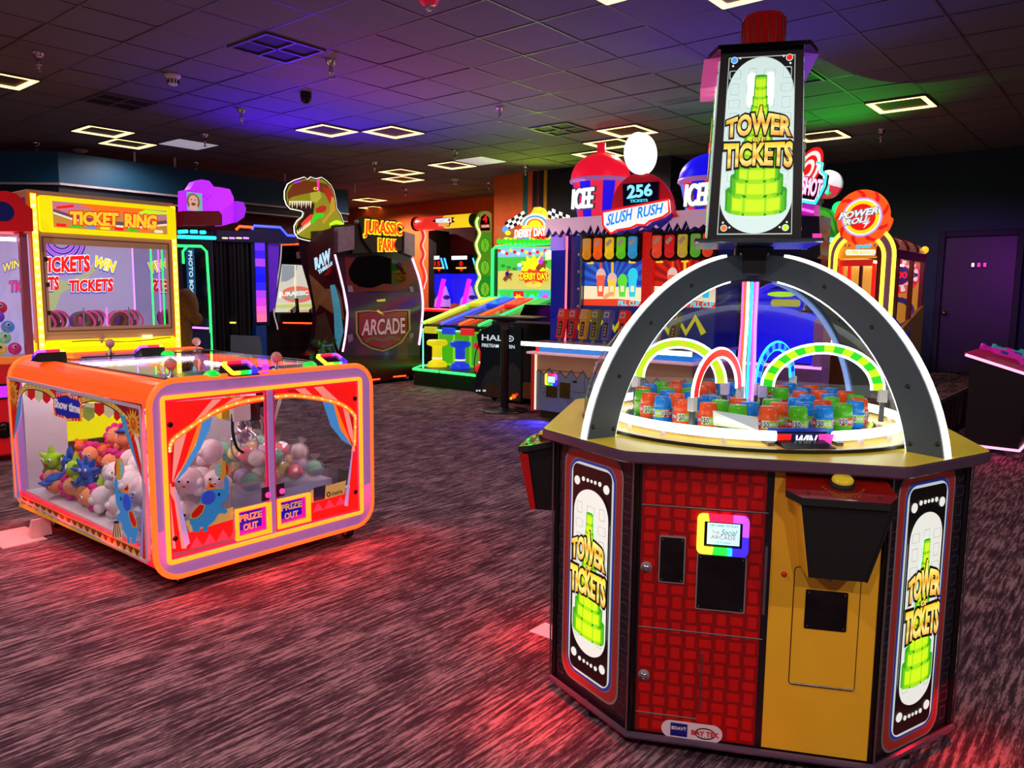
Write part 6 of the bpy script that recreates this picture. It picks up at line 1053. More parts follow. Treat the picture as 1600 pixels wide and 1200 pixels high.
# left side wall with print
JS = PX(y=JF.px(519, 480)[0]-.01); m = MB(); sd = [(203, 420), (235, 375), (300, 330), (340, 322), (340, 460), (385, 640), (405, 760), (395, 880), (380, 965), (345, 1130), (215, 1130), (225, 960), (240, 860), (252, 760), (245, 680), (215, 560), (208, 480)]
pxp(m, JS, c5(*sd), 0, M('side_print_dark', (62, 16, 22), .35, emit=.08, noise=.3, scale=3), .02); sw = m.build('side_wall', jp); m = MB(); P = lambda pts, d, c: pxp(m, JS, c5(*pts), d, c)
P([(215, 560), (250, 590), (300, 640), (360, 630), (385, 680), (400, 800), (330, 760), (270, 720), (252, 760)], .021, M('print_brown', (130, 84, 46), .5, emit=.14, noise=.35, scale=8)); P([(325, 620), (350, 615), (375, 700), (395, 860), (370, 960), (350, 900), (345, 760)], .0225, M('print_sky_teal', (80, 165, 190), .4, emit=.35, noise=.2)); P([(255, 780), (300, 760), (340, 880), (350, 960), (240, 940)], .022, M('print_umber', (84, 56, 44), .5, emit=.1, noise=.4, scale=12))  # wall prints carry a weak added glow so the art looks less dim
for i in range(26): x, y = 225+random.random()*130, 905+random.random()*100; m.plate(JS, star(*JS.px(*c5((x, y))[0]), .07, .02, 5, random.random()*90), .023+i*.0002, .0236+i*.0002, M('print_leaf_%d' % (i % 3), ((40, 120, 50), (26, 84, 46), (80, 150, 60))[i % 3], .5, emit=.25))
P(curve([(255, 470), (300, 500), (330, 520), (325, 560), (290, 570), (310, 545), (300, 520)], 3), .0225, M('print_blood', (150, 10, 16), .4, emit=.2)); m.build('wall_print', sw, kind='stuff')
for s, q in (('RAW', ((252, 536), (328, 494), (324, 432), (246, 482))), ('THRILLS', ((268, 562), (338, 512), (336, 496), (264, 543)))): m = MB(); m.text(JS, s, JS.pp(*c5(*q)), .026, .03, EM('lit_ice', (180, 225, 245), .85), off=.05); m.build('lettering', sw)
# dinosaur head board
XH = -10.55; HP = PX(x=XH); hd = [(70, 130), (85, 95), (120, 75), (150, 66), (172, 58), (190, 72), (205, 58), (230, 68), (262, 60), (285, 75), (310, 100), (325, 130), (335, 175), (340, 220), (360, 250), (375, 290), (378, 312), (330, 322), (300, 332), (275, 348), (240, 383), (200, 388), (165, 380), (140, 372), (122, 345), (120, 312), (135, 285), (160, 265), (168, 245), (160, 234), (135, 228), (100, 222), (80, 200), (70, 170)]
m = MB(); g = c5(*hd); pxp(m, HP, g, 0, M('board_black', (10, 8, 10), .4), .07); hb_ = m.build('dinosaur_head', jp); MB().tube([HP(p, .06) for p in HP.pp(*g)], .011, RAW('pale_led', (1.5, 1.35, 1.2)), 6, True).build('edge_led', hb_)
m = MB(); P = lambda pts, d, c: pxp(m, HP, c5(*pts), d, c, .003); cx, cy = 230, 215
P([(cx+(x-cx)*.95, cy+(y-cy)*.95) for x, y in hd], .07, EM('dino_olive', (150, 150, 30), .65)); P([(82, 140), (110, 95), (170, 75), (230, 80), (290, 95), (315, 140), (290, 150), (250, 130), (200, 140), (150, 150), (110, 160), (85, 175)], .074, EM('dino_rust', (130, 60, 25), .6)); P([(200, 140), (250, 130), (260, 160), (235, 190), (205, 180)], .078, EM('dino_lime', (190, 190, 60), .7)); P([(260, 110), (310, 120), (330, 180), (320, 230), (300, 190)], .078, EM('dino_red', (190, 40, 25), .7))
P([(85, 180), (140, 185), (200, 180), (222, 200), (215, 250), (190, 290), (140, 345), (125, 330), (140, 290), (165, 265), (170, 240), (150, 230), (95, 215)], .081, EM('dino_mouth', (48, 10, 12), .5)); P(curve([(150, 300), (180, 270), (205, 250), (212, 262), (195, 290), (160, 320)], 3), .085, EM('dino_tongue', (225, 60, 40), .9))
for i in range(10): x = 88+i*12; P([(x, 182), (x+11, 182), (x+5, 222 if i % 2 else 210)], .086, E_CREAM)
for i in range(8): x, y = 130+i*9, 345-i*7; P([(x, y+12), (x+9, y+6), (x+3, y-16)], .086, E_CREAM)
P(curve([(205, 285), (225, 250), (262, 245), (270, 262), (240, 270), (215, 300)], 3), .083, E_GREEN); P(curve([(225, 225), (260, 205), (285, 215), (270, 240), (235, 245)], 3), .084, MATS['dino_red']); P(curve([(300, 300), (335, 282), (372, 295), (370, 308), (330, 300), (305, 318)], 3), .083, E_LIME); P([(310, 160), (325, 165), (330, 230), (300, 260), (270, 300), (262, 290), (300, 240)], .082, EM('dino_gold', (200, 160, 40), .7))
P(ell(228, 118, 12, 8, 10), .086, E_YEL); P(ell(228, 118, 4, 6, 8), .09, E_BLACK); P([(118, 82), (150, 74), (150, 84), (120, 90)], .08, E_PURPLE); P([(235, 70), (248, 66), (246, 130), (238, 130)], .08, E_PINK); m.build('head_print', hb_, kind='stuff')
# neighbouring screen game
XS = -11.5; SF = PX(x=XS); ds = thing('dinosaur_screen_game', 'dark shooting-game cabinet with a big lit screen left of the dinosaur cabin', 'arcade game', (XS-.4, SF.px(465, 480)[0], 0))
lc, rc_ = curve(SF.pp((441, 378), (439, 410), (432, 455), (429, 488), (435, 515), (433, 545), (432, 600)), 4), curve(SF.pp((484, 378), (486, 410), (492, 455), (497, 488), (494, 520), (492, 545), (491, 600)), 4); m = MB(); m.plate(SF, lc+rc_[::-1], -.8, -.03, MATBLK); so = m.build('cabinet', ds)
for c_ in (lc, rc_): MB().tube([SF(p, -.02) for p in c_[:17]], .011, M('edge_white', (205, 200, 215), .4, emit=.45), 6).build('edge_trim', so)
m = MB(); pxp(m, SF, [(442, 413), (489, 415), (494, 487), (431, 488)], -.03, EM('screen_pale', (205, 205, 190), .9), .01); sn = m.build('screen', ds); m = MB(); P = lambda pts, d, c: pxp(m, SF, pts, d, c, .002)
P([(442, 414), (466, 415), (462, 432), (448, 440), (440, 440)], -.02, EM('screen_haze', (150, 160, 170), .8)); P(ell(466, 460, 26, 13, 18), -.018, EM('screen_red', (220, 110, 90), .9)); P(ell(464, 461, 18, 8, 16), -.0155, EM('screen_grey', (150, 150, 140), .9)); P([(432, 476), (493, 474), (493, 480), (432, 482)], -.0155, EM('screen_lime', (190, 200, 110), .9)); P([(450, 484), (485, 483), (485, 486), (450, 487)], -.013, EM('screen_tan', (225, 170, 120), .9)); P([(461, 414), (463, 414), (463, 486), (461, 486)], -.0125, E_CREAM); m.build('screen_picture', sn, kind='stuff')
m = MB(); m.text(SF, 'JURASSIC P', SF.pp((437, 465), (491, 462), (491, 454), (437, 457)), -.012, -.01, E_WHITE, off=.03); m.build('lettering', sn)
m = MB(); pxp(m, SF, [(443, 385), (482, 385), (486, 410), (442, 411)], -.03, GLOSSBLK, .02); pxp(m, SF, [(463, 394), (478, 390), (480, 404), (464, 404)], -.009, M('head_print_grey', (110, 70, 80), .4, emit=.2), .002); m.build('header', ds); MB().tube([SF(p, .01) for p in SF.pp((440, 382), (484, 381))], .014, RLED, 6).build('header_light', ds); MB().tube([SF(p, .12) for p in SF.pp((436, 504), (494, 505))], .012, RLED, 6).build('panel_light', ds)
m = MB(); pxp(m, SF, [(432, 489), (496, 488), (497, 502), (434, 502)], -.03, BLACK, .14); m.build('control_panel', ds); 
for px in (478, 449):
    m = MB(); pxp(m, SF, [(px, 484), (px+8, 478), (px+7, 466), (px+10, 466), (px+12, 488), (px+2, 492)], .08, M('gun_black', (20, 20, 24), .3), .05); pxp(m, SF, [(px+1, 484), (px+6, 480), (px+6, 487), (px+2, 489)], .13, M('gun_skull_white', (200, 200, 205), .4), .01); m.build('light_gun', ds)
m = MB(); p = at(512, 552, x=-9.5); t = thing('teal_handle_frame', 'small teal tubular frame standing before the dinosaur cabin', 'frame', (p.x, p.y, 0)); MB().tube([(p.x, p.y-.17, 0), (p.x, p.y-.12, .62), (p.x, p.y-.08, .72), (p.x, p.y+.08, .72), (p.x, p.y+.13, .62), (p.x, p.y+.2, 0)], .022, M('teal_tube', (50, 110, 110), .4), 8).build('tube_frame', t)
# ================================================================== HOOPS GAME ON THE ORANGE WALL
HY = 12.0; HG = PX(y=HY); c4 = lambda *p: sc3(7.5, 640, 320, *p); a_, b_ = HG.px(*c4((95, 220))[0]), HG.px(*c4((745, 185))[0]); zr = (a_[1]+b_[1])/2; rad = .14
hg = thing('hoops_game', 'hoops game framed by a red and yellow roller header and wavy poles', 'arcade game', ((a_[0]+b_[0])/2, HY+.4, 0)); mid = (a_[0]*.47+b_[0]*.53)
m = MB(); m.lathe([(rad*.8, -.03), (rad, 0), (rad, mid-a_[0]), (0, mid-a_[0])], (a_[0], HY, zr), EM('roller_red', (235, 50, 40), .85), 20, (1, 0, 0)); ro = m.build('header_roller', hg); MB().lathe([(rad, 0), (rad, b_[0]-mid), (rad*.9, b_[0]-mid)], (mid, HY, zr), EM('roller_yellow', (245, 205, 30), .9), 20, (1, 0, 0)).build('yellow_half', ro); MB().lathe([(rad*1.12, -.05), (rad*1.12, .0), (rad*.9, .0)], (a_[0]-.01, HY, zr), BLACK, 18, (1, 0, 0)).build('end_cap', ro); MB().lathe([(rad*.9, -.12), (rad*1.0, .0), (rad*.9, .04)], (b_[0], HY, zr), BLACK, 18, (1, 0, 0)).build('end_cap', ro)
RP_ = PX(y=HY-rad-.005); m = MB(); pxp(m, RP_, c4((265, 195), (300, 170), (300, 155), (460, 150), (520, 145), (500, 175), (530, 200), (480, 215), (460, 255), (340, 245), (330, 215)), -.01, E_BLACK, .012); pxp(m, RP_, c4((305, 165), (490, 152), (492, 205), (310, 210)), .002, E_WHITE, .004); pxp(m, RP_, c4((335, 215), (465, 208), (462, 245), (345, 250)), .006, EM('logo_peach', (250, 190, 130), .9), .003); lo = m.build('logo', ro)
for s, q, c in (('CONNECT', ((315, 203), (440, 197), (440, 165), (315, 172)), E_GREY), ('4', ((448, 200), (482, 198), (482, 156), (448, 160)), E_RED), ('HOOPS', ((350, 243), (455, 238), (455, 216), (350, 222)), E_ORANGE)): m = MB(); m.text(RP_, s, RP_.pp(*c4(*q)), .009, .012, c, off=.03); m.build('lettering', lo)
w1 = curve(HG.pp(*c4((140, 290), (165, 370), (135, 480), (165, 580), (135, 680), (165, 770), (180, 860), (160, 930), (148, 985))), 4); MB().tube([HG(p, 0) for p in w1], .036, EM('pole_red', (225, 50, 60), .75), 8).build('wavy_pole', hg); MB().tube([HG((p[0]+.045, p[1]), -.01) for p in w1], .012, E_CREAM, 6).build('pole_edge', hg)
XP = at(748, 400, y=HY).x; WP = PX(x=XP); o = [(820, 110), (845, 82), (890, 72), (935, 80), (962, 105), (968, 1085)]; wv = [(800, 150), (780, 200), (790, 260), (820, 330), (800, 400), (778, 460), (795, 540), (820, 600), (795, 660), (782, 720), (800, 790), (822, 850), (795, 910), (778, 970), (795, 1040), (822, 1100), (800, 1160)]
wc = curve(WP.pp(*c4(*wv)), 3); m = MB(); m.plate(WP, WP.pp(*c4(*o))+WP.pp(*c4((968, 1160)))+wc[::-1], -.06, 0, EM('wave_panel_green', (90, 175, 40), .5)); wo = m.build('side_panel', hg); m = MB(); m.plate(WP, [WP.px(*q) for q in c4((815, 830), (967, 830), (967, 1085), (810, 1085))], .0002, .001, EM('panel_deep_green', (20, 150, 40), .7)); m.plate(WP, WP.pp(*c4((822, 115), (850, 85), (890, 76), (935, 84), (960, 110), (962, 320), (825, 320))), .0002, .001, EM('panel_khaki', (165, 160, 80), .5)); m.build('panel_print', wo, kind='stuff')
MB().tube([WP(p, .01) for p in wc], .022, RAW('lemon_led', (2.4, 2.0, .5)), 6).build('wavy_led', wo)
for y in (475, 735, 990):
    m = MB(); P = lambda pts, d, c: pxp(m, WP, c4(*pts), d, c, .002); P(ell(882, y, 56, 90, 20), .001, E_DGREEN); P(ell(882, y, 48, 80, 20), .0035, EM('slice_lime', (120, 205, 40), .8))
    for k in range(8): a = math.radians(k*45+22); P([(882-2, y), (882+2, y), (882+46*math.cos(a)+3, y+76*math.sin(a)), (882+46*math.cos(a)-3, y+76*math.sin(a))], .006, E_DGREEN)
    m.build('lime_slice', wo, kind='stuff')
m = MB(); P = lambda pts, d, c: pxp(m, WP, c4(*pts), d, c, .002); P([(825, 210), (840, 140), (885, 105), (930, 150), (940, 225), (940, 300), (830, 305)], .001, E_BLACK); P([(835, 230), (930, 225), (935, 270), (838, 275)], .0035, EM('logo_dull_red', (170, 50, 45), .6)); m.text(WP, '4', WP.pp(*c4((858, 205), (905, 205), (905, 120), (858, 125))), .004, .007, E_RED, off=.04); m.text(WP, 'HOOPS', WP.pp(*c4((842, 266), (928, 262), (926, 236), (842, 240))), .006, .009, E_CREAM, off=.02); m.build('logo', wo, kind='stuff')
m = MB(); q = q4(PX(y=HY+.55), *c4((290, 280), (770, 260), (770, 590), (290, 590))); m.box(q[0], q[2], HY+.55, HY+.6, q[1]-.6, q[3], M('back_board_maroon', (84, 16, 14), .5, noise=.05)); m.build('back_board', hg); q = HG.px(*c4((200, 300))[0]); m = MB(); m.box(q[0]-.05, q[0]+.2, HY+.1, HY+.5, .0, q[1], MATBLK); m.build('dark_column', hg)
for lane, (x0, x1, ux) in enumerate(((290, 425, 440), (495, 745, 740))):
    LP_ = PX(y=HY+.05); m = MB(); pxp(m, LP_, c4((x0, 590), (x1, 580), (x1+25, 800), (x0, 810)), -.3, M('lane_head_black', (12, 8, 26), .3), .3); lo = m.build('lane_head', hg); m = MB(); pxp(m, LP_, c4((x0, 600), (x1-70 if lane else x1-75, 597), (x1-70 if lane else x1-75, 640), (x0, 645)), .002, E_WHITE, .01); m.build('lit_title', lo)
    cxm = (x0+x1)/2+(-20 if lane else -20); m = MB(); m.text(LP_, '0' if lane else '15', LP_.pp(*c4((cxm-12-(0 if lane else 30), 715), (cxm+20, 715), (cxm+20, 662), (cxm-12-(0 if lane else 30), 664))), .002, .006, E_RED, off=.03); m.build('score_digits', lo); m = MB(); pxp(m, LP_, c4((cxm-55, 732), (cxm+65, 730), (cxm+65, 748), (cxm-55, 750)), .002, E_GOLD, .006); pxp(m, LP_, c4((cxm-15, 752), (cxm+30, 752), (cxm+8, 785)), .002, E_RED, .006); m.build('score_bar', lo)
    for dx in ((-110, -70) if not lane else (-55,)): MB().tube([LP_(p, .02) for p in LP_.pp(*c4((x1+dx+70-10, 625), (x1+dx+100-5, 750)))], .018, RAW('azure_led', (.1, .9, 2.4)), 6).build('slanted_light', lo)
    m = MB(); pxp(m, LP_, c4((x0, 812), (x1, 808), (x1+15, 1000), (x1-60, 1160), (x0+30, 1160), (x0, 1000)), -.4, EM('lane_blue', (25, 25, 225), .85), .4); lb = m.build('lane_body', hg); MB().tube([LP_(p, .1) for p in LP_.pp(*c4((ux, 875), (ux-25, 980), (ux-72, 1200)))], .05, EM('lane_magenta', (240, 30, 230), 1.1), 8).build('ball_ramp', hg)
    m = MB(); pxp(m, LP_, c4((ux-5, 950), (ux+45, 1100), (ux+50, 1195), (ux-140, 1200), (ux-130, 1110)), .02, EM('lane_sheet_violet', (150, 130, 225), .7), .02); pxp(m, LP_, c4(*ell(ux+10, 1085, 42, 26, 14)), .042, E_NAVY, .004); m.build('ball_sheet', hg)
m = MB(); q0, q1 = HG.px(*c4((200, 1195))[0]), HG.px(*c4((800, 1190))[0]); m.box(q0[0], q1[0], HY-.6, HY, q0[1]-.08, q0[1]-.02, E_RED, .01); m.build('front_rail', hg); MB().box(q0[0], q1[0], HY-.55, HY+.5, 0, q0[1]-.08, MATBLK).build('lower_cabinet', hg)
# ================================================================== DERBY DAY
DY = 10.5; DF = PX(y=DY); c6 = lambda *p: sc3(3.335, 640, 300, *p); dx0, dx1 = -9.42, -7.76; fz0, fz1 = 1.0, 1.40; PZD = .26
db = thing('horse_race_game', 'horse race game with a green neon screen, coloured lanes and a lit lime front', 'arcade game', ((dx0+dx1)/2, 9.8, 0)); GFR = EM('derby_lime_front', (120, 215, 30), .75)
MB().loft([[(dx0-.03, 8.78, z), (dx1, 8.78, z), (dx1, 10.72, z), (dx0-.36, 10.72, z), (dx0-.36, 9.8, z), (dx0-.31, 9.2, z)] for z in (0, PZD)], M('plinth_dark_green', (10, 50, 24), .4)).build('plinth', db); MB().tube([(dx0-.37, 9.8, PZD), (dx0-.32, 9.2, PZD), (dx0-.04, 8.77, PZD), (dx0+.55, 8.77, PZD)], .02, GLED, 6).tube([(dx0+.6, 8.77, PZD), (dx1, 8.77, PZD)], .02, GLED, 6).build('plinth_neon', db); MB().box(dx0-.34, dx1, 9.64, 10.5, PZD, .93, GFR, .01).build('front_cabinet', db)
FP = PX(y=9.635); m = MB()
for k in range(5): x = dx0-.3+k*.395; m.plate(FP, rr(x, .3, x+.34, .85, .02, 2), .0, .004, EM('derby_leaf_green', (70, 170, 20), .7))
m.build('door_panels', db, kind='stuff'); MB().tube([(dx0-.01, 8.97, PZD), (dx0-.01, 8.97, .92), (dx0+.9, 8.97, .92)], .012, RAW('mint_led', (.3, 2.4, 1.2)), 6).build('front_neon', db)
sl = Vector((0, 10.42-8.95, fz1-fz0)); ns = Vector((0, -(fz1-fz0), 10.42-8.95)).normalized(); SP_ = Pl((0, 8.95, fz0), (1, 0, 0), sl); Ls = sl.length
m = MB(); m.plate(SP_, rect(dx0, 0, dx1, Ls), -.08, 0, M('derby_deck', (16, 40, 30), .3)); dk_ = m.build('race_deck', db); nl = 4; lc = [EM('lane_yellow_lit', (210, 205, 40), .65), EM('lane_blue_lit', (30, 70, 220), .7), EM('lane_red_lit', (215, 40, 40), .7), EM('lane_green_lit', (40, 170, 60), .7)]; nc = [YELLOWLED, BLED, RLED, GLED]
wl = (dx1-dx0)/nl
for i in range(nl):
    a = dx0+i*wl+.03; m = MB(); m.plate(SP_, rect(a+.04, .02, a+wl-.1, Ls-.02), .0, .01, M('lane_dark_%d' % i, ((70, 80, 26), (20, 40, 110), (90, 30, 30), (20, 80, 40))[i], .2, emit=.25)); l_ = m.build('lane', dk_); m = MB(); m.plate(SP_, [(a+.04, Ls*.72), (a+wl-.1, Ls*.72), (a+wl-.06, Ls), (a, Ls)], .01, .06, lc[i]); m.build('lane_target', l_)
    MB().tube([SP_((a, 0), .03), SP_((a, Ls*.7), .03), SP_((a+.03, Ls*.98), .05)], .02, nc[i], 6).build('lane_neon', l_); MB().box(a+.05, a+wl-.1, 8.9, 8.97, .86, .97, lc[i], .01).build('ball_tray', l_)
MB().tube([SP_((dx0-.02, 0), .02), SP_((dx0-.02, Ls*.6), .03), SP_((dx0+.2, Ls), .06), (dx0+.4, 10.44, fz1+.05)], .02, GLED, 6).build('deck_neon', db)
zt2 = DF.px(820, 383)[1]; su0, su1 = DF.px(772, 430)[0], DF.px(870, 430)[0]; MB().box(su0-.02, su1+.05, DY, DY+.25, fz1-.02, zt2, M('screen_box_green', (12, 60, 26), .4)).build('screen_box', db); MB().tube([DF(p, .02) for p in DF.pp((872, 379), (776, 386), (771, 390), (770, 470))], .03, GLED, 6).build('screen_neon', db)
q = q4(DF, (778, 387), (866, 385), (865.5, 469), (779, 468)); m = MB(); m.plate(DF, rect(*q), .0, .012, EM('derby_turf', (190, 190, 90), .9)); sn = m.build('screen', db); m = MB(); P = lambda pts, d, c: pxp(m, DF, c6(*pts), d, c, .002)
P([(462, 292), (755, 288), (755, 335), (462, 340)], .012, EM('derby_stand_blue', (120, 180, 220), .9)); P([(462, 340), (755, 335), (755, 400), (462, 412)], .012, EM('derby_green', (60, 185, 60), .9)); P([(464, 505), (752, 508), (752, 562), (465, 560)], .012, EM('derby_track_teal', (70, 190, 190), .9)); P([(464, 512), (752, 514), (752, 528), (464, 526)], .0145, E_GREEN)
for i in range(14): x = 470+i*20; P(ell(x, 305+(i % 3)*8, 9, 9, 8), .0145, (E_RED, E_WHITE, E_RED, E_YEL)[i % 4])
for i in range(4): P([(475+i*68, 515), (530+i*68, 515), (530+i*68, 545), (475+i*68, 545)], .017, (E_GREEN, E_RED, E_GREEN, E_SKY)[i]); P(star(500+i*70, 550, 22, 12, 7), .0195, (E_SKY, E_YEL, E_CYAN, E_PINK)[i])
for i in range(5): P(ell(490+i*30, 385+((i*7) % 3)*8, 12, 8, 10), .0145, EM('derby_hedge', (30, 130, 50), .9))
P(star(650, 400, 78, 52, 12), .017, E_YEL); P(star(650, 440, 85, 62, 11, 90, .5), .0195, EM('derby_red', (220, 60, 30), .9)); P(ell(650, 480, 42, 18, 14), .0195, EM('derby_laurel', (215, 205, 80), .9))
for cx, cy, s in ((515, 440, 1.0), (690, 380, 1.2)): P(curve([(cx-25*s, cy+15*s), (cx-10*s, cy-5*s), (cx+12*s, cy-18*s), (cx+28*s, cy-12*s), (cx+18*s, cy), (cx+20*s, cy+22*s), (cx+8*s, cy+10*s), (cx-12*s, cy+28*s)], 3), .022, E_BROWN); P(ell(cx-2*s, cy-14*s, 10*s, 12*s, 10), .0245, E_NAVY if s == 1 else E_PURPLE); P(ell(cx+2*s, cy-30*s, 6*s, 7*s, 8), .0245, E_RED if s == 1 else E_PINK)
P(ell(578, 380, 12, 10, 10), .022, E_WHITE); P(ell(578, 398, 10, 10, 10), .022, E_SKY); P([(710, 305), (750, 305), (750, 350), (710, 355)], .0145, E_CREAM); m.build('screen_picture', sn, kind='stuff'); m = MB(); qq = DF.pp(*c6((583, 455), (728, 458), (722, 424), (585, 420))); m.text(DF, 'DERBY DAY', qq, .0245, .028, EM('derby_brown', (120, 40, 10), .9), off=.08); m.text(DF, 'DERBY DAY', qq, .028, .031, E_YEL, off=.03); m.build('lettering', sn)
# derby topper
TP = PX(y=DY-.02); m = MB(); P = lambda pts, d, c: pxp(m, TP, c6(*pts), d, c, .01); P([(470, 268), (478, 225), (560, 205), (600, 130), (640, 85), (665, 75), (690, 85), (725, 130), (745, 190), (770, 230), (775, 262)], -.08, EM('topper_yellow', (235, 215, 70), .9)); to = m.build('topper_board', db); m = MB()
for r_, c in ((78, E_CREAM), (66, E_SKY), (54, E_CREAM), (44, E_ORANGE), (34, E_YEL)): P(ell(657, 175, r_, r_*.8, 16, 0, -180), .002+(80-r_)*.0002, c)
P([(640, 105), (650, 80), (680, 78), (700, 95), (690, 112)], .004, E_GOLD); P(ell(676, 92, 14, 8, 10), .014, E_YEL); P(curve([(455, 175), (490, 190), (530, 190), (560, 215), (540, 240), (500, 235), (480, 262), (470, 230)], 3), .012, EM('topper_horse', (150, 90, 50), .8)); P(ell(505, 195, 16, 18, 10), .024, E_SKY); P(ell(520, 215, 14, 12, 10), .036, E_YEL)
P([(600, 210), (650, 185), (720, 215), (710, 245), (640, 240)], .012, E_ORANGE); P(ell(690, 235, 40, 14, 14), .024, E_RED); P(ell(600, 245, 30, 16, 12), .024, E_SKY)
for x in range(475, 770, 24): P(star(x, 258, 18, 11, 6), .036, E_GREEN if x % 48 else EM('topper_leaf', (30, 150, 50), .9))
m.build('topper_print', to, kind='stuff')
for x0, y0, vx, vy, wx, wy in ((490, 160, 100, -62, 18, 42), (720, 78, 110, 45, -4, 55)):
    m = MB()
    for i in range(6):
        for j in range(3):
            f = lambda a, b: (x0+vx*a/6+wx*b/3, y0+vy*a/6+wy*b/3); P([f(i, j), f(i+1, j), f(i+1, j+1), f(i, j+1)], -.03, E_WHITE if (i+j) % 2 else E_BLACK)
    m.build('checkered_flag', to, kind='stuff')
m = MB(); qq = TP.pp(*c6((560, 240), (722, 226), (720, 185), (562, 200))); m.text(TP, 'DERBY DAY', qq, .05, .06, E_RED, off=.08); m.text(TP, 'DERBY DAY', qq, .06, .07, RAW('lit_white_hot', (1.6, 1.5, 1.4)), off=.03); m.build('lettering', to)
def stool(px, py, c, lab):
    p = at(px, py, z=PZD); t = thing('arcade_stool', lab, 'stool', (p.x, p.y, PZD+.003)); b = EM('stool_'+c[0], c[1], .7); o = (p.x, p.y, PZD+.003)
    MB().lathe([(.17, 0), (.17, .03), (.15, .08), (.09, .11)], o, b, 20).build('base', t); MB().lathe([(.085, .1), (.085, .36)], o, b, 16).build('column', t); MB().lathe([(.1, .35), (.175, .38), (.18, .43), (.15, .46), (0, .465)], o, b, 20).build('seat', t); MB().lathe([(.088, .13), (.092, .14), (.092, .15), (.088, .16)], o, E_CREAM, 14).build('ring', t)
stool(683, 573, ('yellow', (240, 215, 20)), 'yellow lit stool before the lime front of the horse race game'); stool(719, 576, ('blue', (25, 60, 225)), 'blue lit stool beside the yellow stool'); stool(756, 580, ('red', (225, 30, 30)), 'red lit stool mostly hidden behind the dark side panel')
# ================================================================== HALO PANEL GAME AND PEDESTAL TABLE
HY2 = 8.2; HL = PX(y=HY2); hl = thing('shooter_game', 'dark shooting game with a navy side panel, just behind the pedestal table', 'arcade game', (-6.9, HY2+.5, 0)); ol = [(350, 745), (372, 720), (440, 690), (500, 692), (582, 710), (582, 1098), (530, 1090), (380, 1060), (340, 1045), (335, 1020), (345, 960), (368, 900), (370, 830), (358, 800)]
m = MB(); pxp(m, HL, c6(*ol), -.06, M('halo_print', (14, 30, 44), .3, noise=.25, scale=5), .06); pn = m.build('side_panel', hl); MB().tube([HL(p, -.02) for p in HL.pp(*c6(*ol))], .012, M('panel_tee_edge', (20, 20, 26), .25), 6, True).build('edge_moulding', pn)
m = MB(); P = lambda pts, d, c: pxp(m, HL, c6(*pts), d, c, .002); P([(372, 1000), (400, 940), (450, 900), (490, 920), (540, 890), (578, 930), (578, 1090), (380, 1055)], .0, M('halo_ridge', (40, 50, 56), .5, noise=.4, scale=14)); P([(380, 1020), (440, 1000), (578, 1040), (578, 1090), (530, 1086), (380, 1056)], .0022, M('halo_ground', (70, 46, 30), .5, noise=.4, scale=18)); 
for x, y, r, c in ((545, 1065, 16, E_ORANGE), (530, 1075, 10, E_GOLD), (560, 1055, 10, E_RED)): P(star(x, y, r, r*.5, 7), .0045, c)
for i, x in enumerate((352, 366, 384)): P(rr(x-5 if i < 2 else x-2, 1030, x+5 if i < 2 else x+15, 1040, 3, 2), .0045, E_GREY)
m.build('panel_print', pn, kind='stuff'); HW = EM('halo_white', (200, 215, 222), .8)
for s, q, off in (('HAL', ((378, 772), (485, 776), (485, 748), (378, 742)), .01), ('FIRETEAM', ((378, 806), (465, 811), (465, 794), (378, 789)), .015), ('RAVEN', ((478, 812), (548, 816), (548, 799), (478, 795)), .015)): m = MB(); m.text(HL, s, HL.pp(*c6(*q)), .003, .006, HW, off=off); m.build('lettering', pn)
m = MB(); c = HL.px(*c6((525, 764))[0]); m.ring(HL, ell(c[0], c[1], .065, .043, 20), ell(c[0], c[1], .05, .028, 20), .003, .006, HW); m.build('lettering', pn); m = MB(); m.plate(HL, ell(c[0], c[1], .022, .011, 12), .003, .006, HW); m.build('lettering', pn)
MB().box(-7.25, -6.1, HY2+.02, HY2+1.0, .08, 1.15, MATBLK, .02).build('cabinet', hl); MB().box(-6.62, -6.1, HY2-.02, HY2+.02, .1, .32, M('brown_plate', (120, 70, 34), .5)).build('kick_plate', hl)
m = MB(); m.loft([[(-7.0, HY2+.3, 1.15), (-6.3, HY2+.3, 1.15), (-6.3, HY2+.8, 1.15), (-7.0, HY2+.8, 1.15)], [(-6.9, HY2+.35, 1.38), (-6.4, HY2+.35, 1.38), (-6.4, HY2+.7, 1.38), (-6.9, HY2+.7, 1.38)]], GLOSSBLK); m.build('gun_mount', hl)
for x in (-7.2, -6.2): MB().lathe([(.04, -.02), (.04, .02)], (x, HY2+.05, .041), RUBBER, 12, (1, 0, 0)).build('caster', hl)
MB().tube(curve([HL(p, -.03) for p in HL.pp(*c6((350, 800), (335, 850), (330, 920), (345, 970)))], 4), .008, RUBBER, 5).build('cable', hl)
p = at(788, 642, z=0); tb = thing('pedestal_table', 'tall black round pedestal table on a disc base, standing alone on the carpet', 'table', (p.x, p.y, 0)); TBK = M('table_black', (22, 20, 26), .25, noise=.04); b3 = (p.x, p.y, 0)
MB().lathe([(.31, 0), (.31, .012), (.29, .022), (.1, .035), (.06, .05)], b3, TBK, 30).build('base', tb); zt3 = 1.24
MB().lathe([(.052, .03), (.052, zt3-.08)], b3, TBK, 18).build('pole', tb); MB().lathe([(.054, zt3-.17), (.056, zt3-.16), (.056, zt3-.08), (.05, zt3-.075)], b3, GREYP, 16).build('collar', tb); MB().lathe([(.12, zt3-.075), (.2, zt3-.03), (.53, zt3-.025), (.55, zt3-.01), (.54, zt3), (0, zt3)], b3, M('table_top_dark', (36, 28, 34), .3), 40).build('tabletop', tb)
